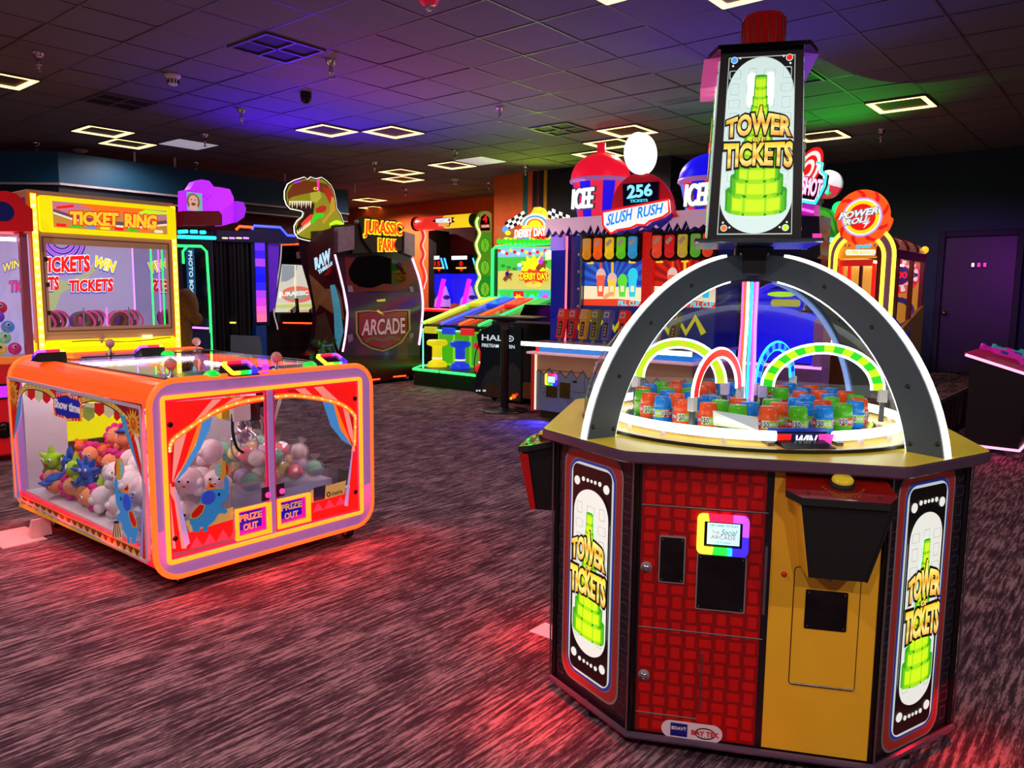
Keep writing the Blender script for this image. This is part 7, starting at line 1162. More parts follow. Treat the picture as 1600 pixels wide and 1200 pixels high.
# ================================================================== SLUSH RUSH
s7 = lambda *p: sc3(4, 840, 190, *p); s8 = lambda *p: sc3(5.217, 820, 440, *p); SX0, SX1 = -5.9, -3.75; CFp = PX(y=7.5); SPp = PX(y=8.0)
sl_ = thing('slush_game', 'big slush drink game with two giant cups, a white plaque and coloured tap handles', 'arcade game', ((SX0+SX1)/2, 8.2, 0)); TANP = M('slush_tan', (200, 158, 126), .4, noise=.03); BLG = M('slush_blue_grey', (120, 140, 165), .4, noise=.05)
zt4 = (CFp.px(830, 531)[1]+CFp.px(945, 538)[1])/2-.02; zs4 = CFp.px(836, 550)[1]; zb4 = .1
MB().box(SX0, SX1, 7.5, 8.6, zb4, zs4-.02, TANP, .008).build('counter_cabinet', sl_); MB().box(SX0+.08, SX1-.08, 7.55, 8.6, 0, zb4, M('slush_kick', (40, 28, 14), .5)).build('kick_plate', sl_)
m = MB(); n = 26; pts = [(SX0+.0, zb4)]; 
jag = [(SX0+(SX1-SX0)*i/n, .56+(.07 if i % 2 else -.03)*random.uniform(.6, 1.3)) for i in range(n+1)]; m.plate(CFp, [(SX0, zb4)]+[(SX1, zb4)]+jag[::-1], .001, .005, BLG); io = m.build('ice_print', sl_); m = MB(); m.plate(CFp, band(jag, .012), .005, .006, M('ice_outline', (40, 30, 60), .4)); m.build('ice_outline', io)
for k in range(3): m = MB() if k == 0 else m; a = SX0+.35+k*.5; m.plate(CFp, [(a, .45), (a+.1, .45), (a+.42, zb4+.02), (a+.26, zb4+.02)], .005, .0056, M('ice_streak', (104, 122, 148), .4))
m.build('ice_streaks', io, kind='stuff')
q = q4(CFp, *s8((132, 712), (492, 745), (490, 890), (132, 890))); m = MB(); m.ring(CFp, rr(*q, .02, 3), rr(q[0]+.004, q[1]+.004, q[2]-.004, q[3]-.004, .018, 3), .001, .0075, M('door_gap', (90, 60, 40), .6)); m.build('door_seam', sl_)
q = q4(CFp, *s8((176, 748), (270, 756), (265, 850), (170, 840))); reader(sl_, CFp, *q, d=.008, txt=False)
for pts in (((178, 848), (265, 855), (265, 948), (178, 940)), ((290, 820), (372, 828), (370, 953), (288, 945))): q = q4(CFp, *s8(*pts)); m = MB(); m.plate(CFp, rect(*q), .006, .012, M('bronze_plate', (72, 56, 20), .3, .5)); m.build('cover_plate', sl_)
u, v = CFp.px(*s8((155, 892))[0]); MB().lathe([(.018, 0), (.018, .006), (0, .008)], CFp((u, v), .005), STEEL, 12, CFp.n).build('lock', sl_); u, v = CFp.px(*s8((410, 816))[0]); MB().plate(CFp, rr(u-.03, v-.014, u+.03, v+.014, .008, 3), .005, .009, BLACK).build('slot', sl_)
MB().box(SX0-.02, SX0+.03, 7.47, 8.0, zb4-.02, zs4-.02, M('corner_red', (180, 20, 40), .3, emit=.3), .005).build('corner_trim', sl_); MB().box(SX0+.03, SX0+.05, 7.48, 7.5, zb4, zs4-.02, E_CREAM).build('corner_led', sl_)
MB().box(SX0-.06, SX1+.05, 7.42, 8.6, zs4-.02, zs4+.01, M('shelf_rose', (225, 170, 180), .3, emit=.4), .005).build('lower_shelf', sl_); MB().box(SX0+.06, SX1, 7.52, 8.6, zs4+.01, zt4-.04, M('blue_lit_glass', (30, 120, 210), .12, emit=.65, noise=.15, scale=3), .005).build('blue_riser', sl_); MB().box(SX0+.03, SX0+.06, 7.5, 7.56, zs4+.01, zt4-.04, E_RED).build('riser_post', sl_)
MB().box(SX0-.09, SX1+.05, 7.38, 8.6, zt4-.03, zt4, M('counter_lilac', (190, 165, 200), .3), .008).build('counter', sl_); MB().box(SX0-.1, SX1+.05, 7.365, 7.38, zt4-.045, zt4+.005, WLED).build('counter_light', sl_)
TX = [((290, 440), (235, 40, 20), 'orange-red'), ((380, 440), (190, 20, 40), 'red'), ((470, 450), (200, 140, 40), 'gold'), ((563, 452), (110, 110, 40), 'olive'), ((658, 465), (80, 80, 160), 'violet')]
def tap(par, x, y, c, nm):
    tm_ = M('tap_'+nm, c, .3, emit=.15); m = MB(); m.loft([[(x-.03, y-.03, zt4), (x+.03, y-.03, zt4), (x+.03, y+.03, zt4), (x-.03, y+.03, zt4)], [(x-.02, y-.02, zt4+.05), (x+.02, y-.02, zt4+.05), (x+.02, y+.02, zt4+.05), (x-.02, y+.02, zt4+.05)]], GREYP)
    f = Pl((x, y, zt4+.05), (1, 0, 0), (.06, .12, 1)); m.loft([[f((-.045, 0), -.03), f((.045, 0), -.03), f((.045, 0), .03), f((-.045, 0), .03)], [f((-.05, .24), -.035), f((.05, .24), -.035), f((.05, .24), .035), f((-.05, .24), .035)]], tm_); m.loft([[f((-.058, .24), -.05), f((.058, .24), -.05), f((.058, .24), .05), f((-.058, .24), .05)], [f((-.05, .36), -.04), f((.05, .36), -.04), f((.05, .36), .04), f((-.05, .36), .04)]], tm_); o = m.build('tap_handle', par)
    m = MB(); m.plate(f, rr(-.025, .03, .025, .21, .008, 2), .0355, .039, M('tap_label_dark', (56, 30, 26), .5)); m.plate(f, rr(-.036, .265, .036, .335, .008, 2), .05, .053, M('tap_label_pale', (200, 185, 180), .5)); m.plate(f, ell(0, .3, .02, .02, 10), .053, .055, tm_); [m.plate(f, rect(-.012, .05+k*.035, .012, .07+k*.035), .039, .04, M('tap_print', (190, 150, 120), .5)) for k in range(4)]; m.build('tap_print', o, kind='stuff')
for (bx, by), c, nm in TX: p = at(*s8((bx, by))[0], y=7.72); tap(sl_, p.x, 7.72, c, nm)
for k, (c, nm) in enumerate((((220, 60, 20), 'orange-red'), ((190, 20, 40), 'red'), ((200, 140, 40), 'gold'), ((110, 110, 40), 'olive'))): tap(sl_, -4.75+k*.22, 7.68, c, nm)
# backboard with screens, dispensers, canopy
zc0 = (SPp.px(867, 362)[1]+SPp.px(1100, 356)[1])/2; zc1 = (SPp.px(867, 342)[1]+SPp.px(1110, 332)[1])/2; MB().box(SX0, SX1, 8.0, 8.6, zt4, zc1, M('slush_back_navy', (18, 34, 110), .4, noise=.1)).build('back_cabinet', sl_)
X = lambda px: SPp.px(px, 430)[0]; Zp = lambda py: SPp.px(960, py)[1]
MB().box(X(866), X(888), 7.92, 8.0, zt4, zc0, M('column_deep_blue', (14, 18, 150), .25, emit=.35), .01).build('left_column', sl_); MB().box(X(866), X(888), 7.9, 8.0, zc0-.22, zc0, M('column_ice_lilac', (140, 110, 220), .3, emit=.5), .01).build('column_cap', sl_); MB().tube([(X(890), 7.93, zt4), (X(890), 7.93, zc0)], .014, RAW('rose_led', (2.6, .3, .35)), 6).build('pink_neon', sl_); MB().box(X(910.5), X(913), 7.94, 8.0, zt4, zc0, STEEL).build('screen_bezel', sl_)
pm = MB(); pm.plate(SPp, rect(X(893), zt4, X(910), zc0), .0, .01, M('ray_panel_blue', (20, 44, 130), .35, emit=.2)); po_ = pm.build('bubble_panel', sl_); 
for k in range(5): MB().lathe([(.02, 0), (.016, .008), (0, .012)], SPp((X(905), Zp(396+k*28)), .01), WHITEP, 10, SPp.n).build('knob', po_)
def rays(pl, q, cu, cv, n, d, mt, mx=99):
    m = MB(); u0, v0, u1, v1 = q; R = 3
    def clip(poly):
        for ax, lim, sg in ((0, u0, 1), (0, u1, -1), (1, v0, 1), (1, v1, -1)):
            o = []
            for i in range(len(poly)):
                a, b = poly[i-1], poly[i]; ia, ib = sg*(a[ax]-lim) >= 0, sg*(b[ax]-lim) >= 0
                if ia != ib: t = (lim-a[ax])/(b[ax]-a[ax]); o.append((a[0]+(b[0]-a[0])*t, a[1]+(b[1]-a[1])*t))
                if ib: o.append(b)
            poly = o
            if not poly: return None
        return poly
    for i in range(n):
        a = 2*math.pi*i/n; p = clip([(cu, cv), (cu+R*math.cos(a), cv+R*math.sin(a)), (cu+R*math.cos(a+math.pi/n), cv+R*math.sin(a+math.pi/n))])
        if p and len(p) > 2: m.plate(pl, p, d, d+.001, mt)
    return m
for sx, (a, b, c1, c2) in enumerate(((914, 1004, (40, 105, 210), (30, 60, 170)), (1024, 1120, (205, 30, 20), (150, 14, 14)))):
    q = (X(a), Zp(478), X(b), Zp(366)); m = MB(); m.plate(SPp, rect(*q), .0, .012, EM('slush_screen_%d' % sx, c1, .75)); sn = m.build('screen', sl_); rays(SPp, q, (q[0]+q[2])/2, q[1]+.25, 22, .012, EM('slush_ray_%d' % sx, c2, .75)).build('rays', sn, kind='stuff')
    W_ = q[2]-q[0]; H_ = q[3]-q[1]; f = lambda s, t: (q[0]+W_*s, q[1]+H_*t); m = MB(); m.plate(SPp, [f(0, .08), f(1, .05), f(1, .26), f(0, .28)], .0135, .0145, E_CREAM); m.plate(SPp, [f(0, 0), f(1, 0), f(1, .07), f(.6, .1), f(0, .09)], .015, .016, EM('slush_wave_red', (225, 60, 30), .9))
    for k, (s, cc, hh, st) in enumerate(((.3, (235, 90, 60), .3, (230, 70, 30)), (.5, (240, 200, 60), .24, (240, 190, 30)), (.68, (90, 215, 60), .22, None), (.85, (40, 205, 230), .3, None))):
        cm = EM('slush_cup_%d' % k, cc, .9)
        if st: m.plate(SPp, [f(s-.02, .3), f(s+.02, .3), f(s+.02, .8), f(s-.02, .8)], .0148, .0158, EM('slush_straw_%d' % k, st, .9))
        m.plate(SPp, [f(s-.05, .1+.03), f(s+.05, .13), f(s+.075, .13+hh), f(s-.075, .13+hh)], .016, .0172, cm); c_ = f(s, .13+hh); m.plate(SPp, ell(c_[0], c_[1], W_*.085, H_*.1, 12), .0155, .0168, cm if k > 1 else EM('slush_lid', (225, 190, 180), .8)); m.plate(SPp, [f(s-.03, .2), f(s+.03, .2), f(s+.03, .28), f(s-.03, .28)], .0175, .018, E_CREAM)
    m.plate(SPp, curve([f(.34, .12), f(.42, .18), f(.52, .2), f(.54, .16), f(.46, .13), f(.4, .09)], 3), .0182, .019, EM('slush_hand', (235, 170, 120), .8)); m.build('screen_picture', sn, kind='stuff'); m = MB(); m.text(SPp, 'FILL CUP', [f(.62, .01), f(.98, .01), f(.98, .075), f(.62, .075)], .0165, .018, E_CYAN, off=.04); m.build('lettering', sn)
MB().box(X(1006), X(1023), 7.95, 8.0, zt4, zc0, M('red_speckle', (215, 22, 14), .5, emit=.5, noise=.45, scale=45)).build('red_divider', sl_)
m = MB(); m.box(X(914), X(1120), 7.96, 8.0, zt4, Zp(478), M('lower_panel_navy', (22, 44, 120), .4, emit=.3)); lp_ = m.build('lower_panel', sl_); m = MB(); L9 = PX(y=7.955); zz = [(X(896+i*14), Zp(515 if i % 2 else 492)) for i in range(16)]; m.plate(L9, band(zz, .07), 0, .004, EM('zigzag_olive', (190, 185, 40), .7)); m.build('zigzag_print', lp_)
hs = MB()
for grp in (((924, 941, 959, 977, 995)), ((1032.5, 1052, 1072, 1092, 1111))):
    hs.box(X(grp[0]-9), X(grp[-1]+9), 7.9, 8.0, Zp(396), zc0+.05, MATBLK)
    for px in grp: hs.plate(SPp, ell(X(px), Zp(397), .095, .1, 14), .012, .1, MATBLK)
ho = hs.build('dispenser_housing', sl_)
DC = [(200, 130, 20), (235, 90, 20), (230, 190, 30), (90, 200, 30), (40, 150, 205), (225, 70, 40), (205, 24, 24), (190, 160, 50), (80, 170, 40), (220, 60, 30)]; D9 = PX(y=7.9)
for k, px in enumerate((924, 941, 959, 977, 995, 1032.5, 1052, 1072, 1092, 1111)):
    cm = EM('syrup_%d' % k, DC[k], .6, .1); u = X(px); m = MB(); m.plate(SPp, rr(u-.055, Zp(400), u+.055, Zp(372), .02, 4), .1, .125, cm); t_ = m.build('syrup_window', ho); MB().lathe([(.06, 0), (.06, .02), (.045, .05), (0, .06)], SPp((u, Zp(398)), .1), cm, 14, SPp.n).build('syrup_nozzle', t_)
    m = MB(); f = Pl(SPp((u, Zp(379)), .126), (.75, 0, .66)); f = Pl(SPp((u, Zp(380)), .126), Vector((.7, 0, .7)), Vector((-.7, 0, .7))); m.plate(f, rr(-.045, -.022, .045, .022, .01, 2), 0, .004, M('flavour_card', (190, 160, 140), .5, emit=.25)); m.build('flavour_card', t_); 
for px in (925, 990, 1032.5, 1072): MB().box(X(px)-.03, X(px)+.03, 7.93, 7.99, Zp(412), Zp(408), E_GOLD).build('drip_lip', ho)
ICE = M('ice_canopy', (205, 165, 190), .35, emit=.42, noise=.08, scale=3); m = MB(); n = 44; CP = PX(y=7.86); jg = [(SX0-.08+(SX1-SX0+.15)*i/n, zc0-.02+(.09*random.random() if i % 2 else -.03*random.random())) for i in range(n+1)]; m.plate(CP, [(jg[0][0], zc1)]+jg+[(jg[-1][0], zc1)], -.1, .06, ICE); co = m.build('ice_canopy', sl_); m = MB(); m.plate(CP, band([(a, b-.012) for a, b in jg], .028), .0, .05, M('ice_navy_edge', (24, 16, 90), .3, emit=.2)); m.build('canopy_edge', co); MB().box(SX0-.08, SX1+.07, 7.9, 8.6, zc1-.04, zc1, M('canopy_violet', (110, 60, 200), .35, emit=.3)).build('canopy_top', co)
def cup(px_axis, lidc, nm, lab, yc=8.32):
    cp_ = PX(y=yc); u = cp_.px(px_axis, 300)[0]; z0, z1, z2, z3 = zc1+.004, cp_.px(px_axis, 285)[1], cp_.px(px_axis, 240)[1], cp_.px(px_axis, 224)[1]; r1 = abs(cp_.px(893, 286)[0]-cp_.px(938, 286)[0])*.86; t = thing('giant_cup', lab, 'cup sign', (u, yc, z0)); N_ = 28; r0 = r1*.72; m = MB()
    for i in range(N_):
        a0, a1 = 2*math.pi*i/N_, 2*math.pi*(i+1)/N_; e = lambda a, r, z: (u+r*math.cos(a), yc+r*math.sin(a), z); m.loft([[e(a0, r0, z0), e(a1, r0, z0)], [e(a0, r1*.93, z1), e(a1, r1*.93, z1)]], EM('cup_red', (235, 40, 70), .8) if (i//2) % 2 else EM('cup_blue', (25, 15, 225), .8), False, False, False)
    bo = m.build('striped_cup', t); MB().lathe([(r1*.96, z1-.02), (r1*1.02, z1), (r1*1.0, z1+.03), (r1*.97, z1+.03)], (u, yc, 0), M('cup_rim_rose', (190, 120, 190), .3, emit=.4), 28).build('rim', t); H_ = z2-z1
    MB().lathe([(r1*.98*math.cos(k*.15), z1+.03+(H_-.03)*math.sin(k*.15)/math.sin(1.5)) for k in range(11)], (u, yc, 0), EM('cup_lid_'+nm, lidc, .85), 28).build('lid', t); MB().lathe([(.055, z2-.03), (.055, z3), (.045, z3+.005), (.045, z3-.03)], (u, yc, 0), EM('straw_red', (215, 20, 40), .8), 14).build('straw_stub', t)
    ip = Pl((u+.09, yc-r1*.98, 0), (.97, -.1, 0), (.0, -.04, 1)); zm = (z0+z1)/2; q = [(-.17, zm-.13), (.14, zm-.13), (.17, zm+.1), (-.15, zm+.1)]; m = MB(); m.text(ip, 'ICEE', q, -.02, .01, M('icee_shadow', (70, 80, 100), .4, emit=.2), off=.055); m.build('lettering_outline', bo); m = MB(); m.text(ip, 'ICEE', q, .012, .045, RAW('lit_white_hot', (1.6, 1.5, 1.4)), off=.012); m.build('lettering', bo)
cup(938, (235, 15, 45), 'red', 'giant striped cup with a red dome lid, left on the slush game'); cup(1112, (20, 10, 235), 'blue', 'giant striped cup with a blue dome lid behind the tower marquee')
# plaque, display and sign
GP = PX(y=7.72); m = MB(); P = lambda pts, d, c, th=.02: pxp(m, GP, s7(*pts), d, c, th); P(curve([(458, 560), (470, 470), (510, 390), (580, 335), (640, 318), (710, 330), (780, 380), (830, 460), (850, 560), (840, 600), (470, 620), (458, 560)], 3)[:-1], -.06, EM('plaque_red', (150, 14, 24), .75), .05); go = m.build('red_board', sl_)
m = MB(); P(ell(642, 200, 92, 132, 28), -.05, RAW('plaque_white_light', (1.25, 1.3, 1.3)), .09); m.build('white_plaque', go); m = MB(); P([(536, 392), (760, 375), (755, 520), (540, 530)], -.01, M('display_navy', (16, 14, 60), .2), .03); do = m.build('ticket_display', go); m = MB(); m.text(GP, '256', GP.pp(*s7((568, 482), (722, 462), (718, 392), (572, 402))), .022, .03, EM('digits_cyan', (130, 225, 240), 1.1), off=.03); m.text(GP, 'TICKETS', GP.pp(*s7((585, 508), (695, 500), (694, 484), (585, 490))), .022, .028, E_CYAN, off=.02); m.build('lettering', do)
m = MB(); P([(425, 568), (835, 490), (842, 570), (800, 600), (720, 625), (690, 650), (640, 648), (600, 668), (520, 680), (478, 702), (440, 665), (430, 650)], .03, EM('sign_white', (240, 235, 228), 1.0), .04); so = m.build('name_sign', go); m = MB()
o_ = [(425, 568), (835, 490), (842, 570), (800, 600), (720, 625), (690, 650), (640, 648), (600, 668), (520, 680), (478, 702), (440, 665), (430, 650)]; m.plate(GP, band(GP.pp(*s7(*(o_+o_[:1]))), .022), .06, .074, E_RED); m.build('sign_border', so); m = MB(); BT = EM('sign_blue', (25, 130, 220), 1.0)
for s, q in (('SLUSH', ((452, 655), (610, 615), (614, 545), (462, 585))), ('RUSH', ((645, 608), (800, 575), (806, 512), (648, 540)))): MB().text(GP, s, GP.pp(*s7(*q)), .074, .08, BT, off=.02, slant=.15).build('lettering', so)
m = MB(); P([(478, 702), (520, 682), (600, 670), (640, 650), (690, 652), (720, 628), (800, 602), (842, 572), (838, 610), (800, 640), (770, 668), (740, 640), (700, 680), (650, 660), (600, 700), (560, 680), (520, 706)], -.01, M('sign_ice_navy', (24, 24, 130), .3, emit=.45), .03); m.build('ice_shadow', so)
# ================================================================== RIGHT SIDE: SHOT GAME, GREEN GAME, POWER ROLL, GUN CONSOLE
k4 = lambda *p: sc3(5.4545, 1240, 230, *p)
SY = 8.55; SG = PX(y=SY); q0, q1 = SG.px(1150, 600)[0], SG.px(1281, 600)[0]; zt5 = SG.px(1262, 335)[1]
st = thing('target_game', 'tall blue lit game with a cyan-edged target sign, right of the tower marquee', 'arcade game', ((q0+q1)/2, SY+.27, 0)); BLM = EM('shot_blue', (14, 14, 215), .85)
bx0, bx1 = q0, q1; MB().box(bx0, bx1-.16, SY+.3, SY+.55, .0, zt5, M('shot_back_navy', (12, 14, 60), .3)).build('back_panel', st); MB().box(bx0, bx1, SY, SY+.3, 0, .75, M('shot_plum_base', (120, 70, 120), .35, emit=.15)).build('base_cabinet', st)
m = MB(); m.plate(PX(y=SY+.3), rect(bx0+.02, .78, bx1-.02, 1.62), .0, .01, BLM); m.build('blue_field', st); MB().box(bx1-.14, bx1-.06, SY+.05, SY+.3, .75, 1.62, BLM, .02).build('blue_column', st); MB().box(bx1-.1, bx1, SY, SY+.3, .55, 1.3, M('plum_side_post', (150, 90, 150), .35, emit=.25), .01).build('side_post', st)
m = MB(); MB().tube(arc3(((bx0+bx1)/2, SY+.28, 1.35), (1, 0, 0), (0, 0, 1), .5, .35, 0, 180, 18), .03, EM('shot_violet_arch', (60, 40, 235), 1.0), 8).build('arch_tube', st); MB().tube([(bx0, SY+.01, .76), (bx1, SY+.01, .76)], .02, VLED, 6).build('edge_light', st)
MB().lathe([(.07, 1.38), (.055, 1.4), (.02, 1.55), (0, 1.57)], (bx1-.22, SY+.15, 0), M('bell_silver', (200, 200, 190), .15, .9), 14).lathe([(.12, 1.36), (.12, 1.385)], (bx1-.22, SY+.15, 0), BLACK, 16).build('bell', st)
m = MB(); u = (bx0+bx1)/2; f = PX(y=SY+.285); m.plate(f, ell(u-.1, 1.56, .17, .03, 16), 0, .004, E_LIME).plate(f, rr(u-.22, 1.42, u+.12, 1.5, .03, 4), .0, .004, EM('shot_gold_mesh', (190, 190, 60), .7)); m.build('field_print', st, kind='stuff')
pv = PX(y=SY-.001); m = MB(); pxp(m, SG, [(1250, 336), (1280, 338), (1282, 398), (1276, 404), (1250, 404)], -.25, M('shot_head_navy', (22, 20, 52), .3), .25); pxp(m, SG, [(1270, 365), (1284, 365), (1284, 374), (1270, 372)], .0, E_PINK, .01); pxp(m, SG, [(1253, 384), (1261, 384), (1261, 390), (1253, 390)], .0, M('mint_print', (90, 190, 160), .4, emit=.4), .004); m.build('head_box', st); m = MB(); pxp(m, SG, k4((40, 480), (168, 482), (176, 590), (40, 590)), -.2, M('shot_magenta_neck', (190, 40, 190), .35, emit=.4), .2); nk = m.build('sign_neck', st); MB().tube([SG(p, .01) for p in SG.pp(*k4((40, 520), (172, 553)))], .012, PLED, 6).build('neck_neon', nk)
SS = PX(y=SY-.02); m = MB(); o = k4((20, 70), (62, 72), (95, 92), (120, 70), (158, 55), (188, 75), (200, 118), (250, 132), (243, 200), (284, 235), (268, 330), (232, 405), (190, 488), (62, 470), (20, 462)); pxp(m, SS, o, -.08, E_BLACK, .06); so = m.build('target_sign', st)
MB().tube([SS(p, .01) for p in SS.pp(*k4((62, 84), (105, 108)))]+[SS(p, .01) for p in SS.pp(*k4((198, 128), (244, 140), (236, 205), (276, 240), (262, 328), (225, 405), (186, 478), (60, 458)))][0:0], .012, CLED, 6).build('neon_edge', so); MB().tube([SS(p, .0) for p in SS.pp(*k4((198, 128), (244, 140), (236, 205), (276, 240), (262, 328), (225, 405), (186, 478), (60, 458)))], .014, CLED, 6).build('neon_edge', so); MB().tube([SS(p, .0) for p in SS.pp(*k4((192, 146), (226, 154), (220, 215), (258, 248), (245, 325), (208, 400), (178, 458), (60, 440)))], .008, E_WHITE, 6).build('neon_edge', so)
m = MB(); c0 = k4((118, 190))[0]
for i, (r, c) in enumerate(((.235, E_RED), (.195, E_WHITE), (.15, E_RED), (.105, E_WHITE), (.06, E_RED))): u, v = SS.px(*c0); m.plate(SS, ell(u, v, r*.55, r*1.05, 22, rot=-25), -.02+i*.004, -.017+i*.004, c)
m.build('target_print', so, kind='stuff'); qq = SS.pp(*k4((72, 395), (232, 425), (256, 285), (80, 255))); m = MB(); m.text(SS, 'SHOT', qq, .004, .012, E_BLACK, off=.08, slant=.15); m.text(SS, 'SHOT', qq, .012, .02, E_PINK, off=.055, slant=.15); m.text(SS, 'SHOT', qq, .02, .028, E_WHITE, off=.02, slant=.15); m.build('lettering', so)
# green game with a ball sign
GY = 11.0; GG = PX(y=GY); gx0, gx1 = GG.px(1262, 450)[0], GG.px(1312, 450)[0]; gg = thing('green_dome_game', 'green lit game with a curved hood and round ball sign, behind the target sign', 'arcade game', ((gx0+gx1)/2, GY+.4, 0))
MB().box(gx0, gx1, GY, GY+.8, 0, 1.5, M('green_game_body', (40, 110, 40), .4, emit=.15)).build('lower_cabinet', gg); m = MB(); hd_ = curve(GG.pp(*k4((150, 960), (150, 560), (190, 520), (250, 512), (310, 540), (345, 610), (360, 690), (372, 800), (372, 960))), 3); m.plate(GG, hd_, -.8, 0, EM('hood_green', (30, 120, 20), .6)); ho = m.build('hood', gg)
for k, (z, c) in enumerate(((560, (50, 150, 30)), (640, (20, 90, 20)))): m = MB() if k == 0 else m; pxp(m, GG, curve(k4((185, z), (250, z-25), (305, z+5), (340, z+80), (352, z+150), (335, z+150), (300, z+60), (250, z+20), (190, z+30)), 2), .001+k*.003, EM('hood_rib_%d' % k, c, .7), .003)
m.build('hood_ribs', ho, kind='stuff'); m = MB(); pxp(m, GG, k4((165, 655), (298, 650), (298, 770), (240, 775), (165, 700)), .01, EM('score_card_teal', (60, 170, 130), .8), .01); sc_ = m.build('score_card', ho); m = MB(); pxp(m, GG, k4(*ell(225, 718, 62, 34, 16)), .021, E_GREEN, .003); m.text(GG, '500', GG.pp(*k4((150, 738), (256, 732), (256, 698), (150, 704))), .025, .03, E_CREAM, off=.04); m.build('lettering', sc_)
for y in (800, 860): MB().tube([GG(p, .02) for p in GG.pp(*k4((200, y), (345, y-12)))], .03, RAW('mint_led', (.3, 2.4, 1.2)), 6).build('green_light', gg)
m = MB(); pxp(m, GG, k4((165, 880), (350, 880), (350, 1100), (165, 1100)), .005, EM('hood_yellow', (230, 180, 40), .8), .02); m.build('yellow_front', gg)
p = GG.px(*k4((352, 512))[0]); MB().ball(GG(p, -.2), .1, EM('beacon_mint', (30, 240, 130), 1.2), 14, 8).build('green_beacon', gg); c = GG.px(*k4((290, 318))[0]); r = .19
m = MB(); n = 24; e0 = ell(c[0], c[1]+.0, r, r, n); m.plate(GG, [p for p in ell(c[0], c[1], r, r, n, -18, 162)], -.05, .02, EM('ball_sign_grey', (150, 160, 165), .7)); m.plate(GG, ell(c[0], c[1], r, r, n, 162, 342), -.05, .02, EM('ball_sign_crimson', (150, 30, 50), .7)); bs = m.build('ball_sign', gg); m = MB(); pxp(m, GG, k4((235, 300), (310, 330), (300, 400), (240, 390)), .021, E_CYAN, .004); pxp(m, GG, k4((250, 320), (300, 340), (290, 365), (245, 350)), .026, E_GREEN, .004); m.plate(GG, band(GG.pp(*k4((275, 250), (330, 300))), .06), .021, .025, E_WHITE); m.build('ball_print', bs, kind='stuff'); m = MB(); pxp(m, GG, k4((275, 395), (320, 380), (325, 400), (285, 418)), .0, E_GREEN, .02); pxp(m, GG, k4((205, 455), (222, 455), (222, 525), (205, 525)), -.1, GREYP, .03); pxp(m, GG, k4((222, 400), (238, 400), (238, 470), (222, 470)), -.1, GREYP, .03); m.build('sign_post', gg, kind='stuff')
# power roll
PY, PXR, PZ = 9.5, -2.46, .42; PG = PX(y=PY); px0 = PG.px(1298, 450)[0]; pr = thing('gold_arch_game', 'gold game with an arched front, glass side windows and a round orange swirl sign', 'arcade game', ((px0+PXR)/2, 10.6, PZ)); PS = PX(x=PXR); yb2 = PS.px(1443, 450)[1-1]
za = PG.px(1372, 367)[1]; zwt = PS.px(1400, 401)[1]; WOOD = M('power_wood_gold', (150, 104, 54), .45, emit=.08, noise=.05); MAR = M('power_maroon_frame', (92, 16, 22), .3, emit=.1)
MB().box(px0+.1, PXR-.02, PY+.1, yb2, PZ, 1.12, WOOD).build('lower_cabinet', pr); GOLDB = EM('power_gold_wall', (225, 165, 30), .6)
MB().box(px0+.05, px0+.1, PY+.1, yb2, 1.12, zwt, GOLDB).box(px0+.1, PXR-.05, yb2-.06, yb2, 1.12, zwt, GOLDB).build('inner_walls', pr); MB().box(px0+.1, PXR-.06, PY+.15, yb2-.06, 1.1, 1.14, M('power_floor_red', (150, 24, 40), .4, emit=.3)).build('play_floor', pr)
# wheel art on the inner left wall, seen through the side glass
WA_ = PX(y=yb2-.066); m = MB(); cyw, czw = WA_.px(1406, 430)
for k, (r, c) in enumerate(((.25, E_RED), (.23, E_WHITE), (.14, E_RED), (.128, E_NAVY))): m.plate(WA_, ell(cyw, czw, r, r, 28), .001+k*.002, .003+k*.002, c)
for k in range(12): a = k*math.pi/6; m.plate(WA_, [(cyw+.15*math.cos(a-.13), czw+.15*math.sin(a-.13)), (cyw+.245*math.cos(a-.13), czw+.245*math.sin(a-.13)), (cyw+.245*math.cos(a+.13), czw+.245*math.sin(a+.13)), (cyw+.15*math.cos(a+.13), czw+.15*math.sin(a+.13))], .009, .011, E_RED if k % 2 else EM('wheel_rose', (225, 120, 130), .8))
for s in (-1, 1): m.plate(WA_, [(cyw+s*.24, czw), (cyw+s*.16, czw+.045), (cyw+s*.19, czw), (cyw+s*.16, czw-.045)], .012, .014, E_NAVY)
m.ring(WA_, ell(cyw, 1.32, .22, .22, 24), ell(cyw, 1.32, .15, .15, 24), .001, .004, E_NAVY); m.build('wheel_print', pr, kind='stuff'); m = MB(); m.text(WA_, '500', [(cyw-.09, czw-.04), (cyw+.09, czw-.04), (cyw+.09, czw+.045), (cyw-.09, czw+.045)], .012, .016, EM('digits_red', (250, 20, 20), 1.2), off=.04); m.build('lettering', pr)
for i, (y, z, r, c) in enumerate(((PY+.45, 1.3, .12, E_YEL), (PY+.42, 1.5, .1, E_YEL), (PY+.8, 1.25, .14, EM('prize_scarlet', (220, 30, 30), .5)), (PY+1.1, 1.2, .1, E_PINK), (PY+.3, 1.2, .08, E_PURPLE), (PY+1.4, 1.2, .09, EM('prize_rose', (220, 150, 170), .5)))): x = PXR-.19-(i % 3)*.06; tag(MB().ball((x, y, 1.145+r+(.15 if i == 1 else 0)), r, c, 12, 8).build('prize_ball', base=(x, y, 1.14)), 'round toy inside the gold arched game, %s of its prizes from the front' % ordn[i], 'prize', 'prizes in the gold game')
MB().tube([(px0+.3, PY+.25, zwt-.06), (px0+.3, yb2-.15, zwt-.06)], .012, RAW('warm_fill_tube', (16, 10, 4.5)), 6).build('lamp_tube', pr)  # added tube that brightens the dull interior
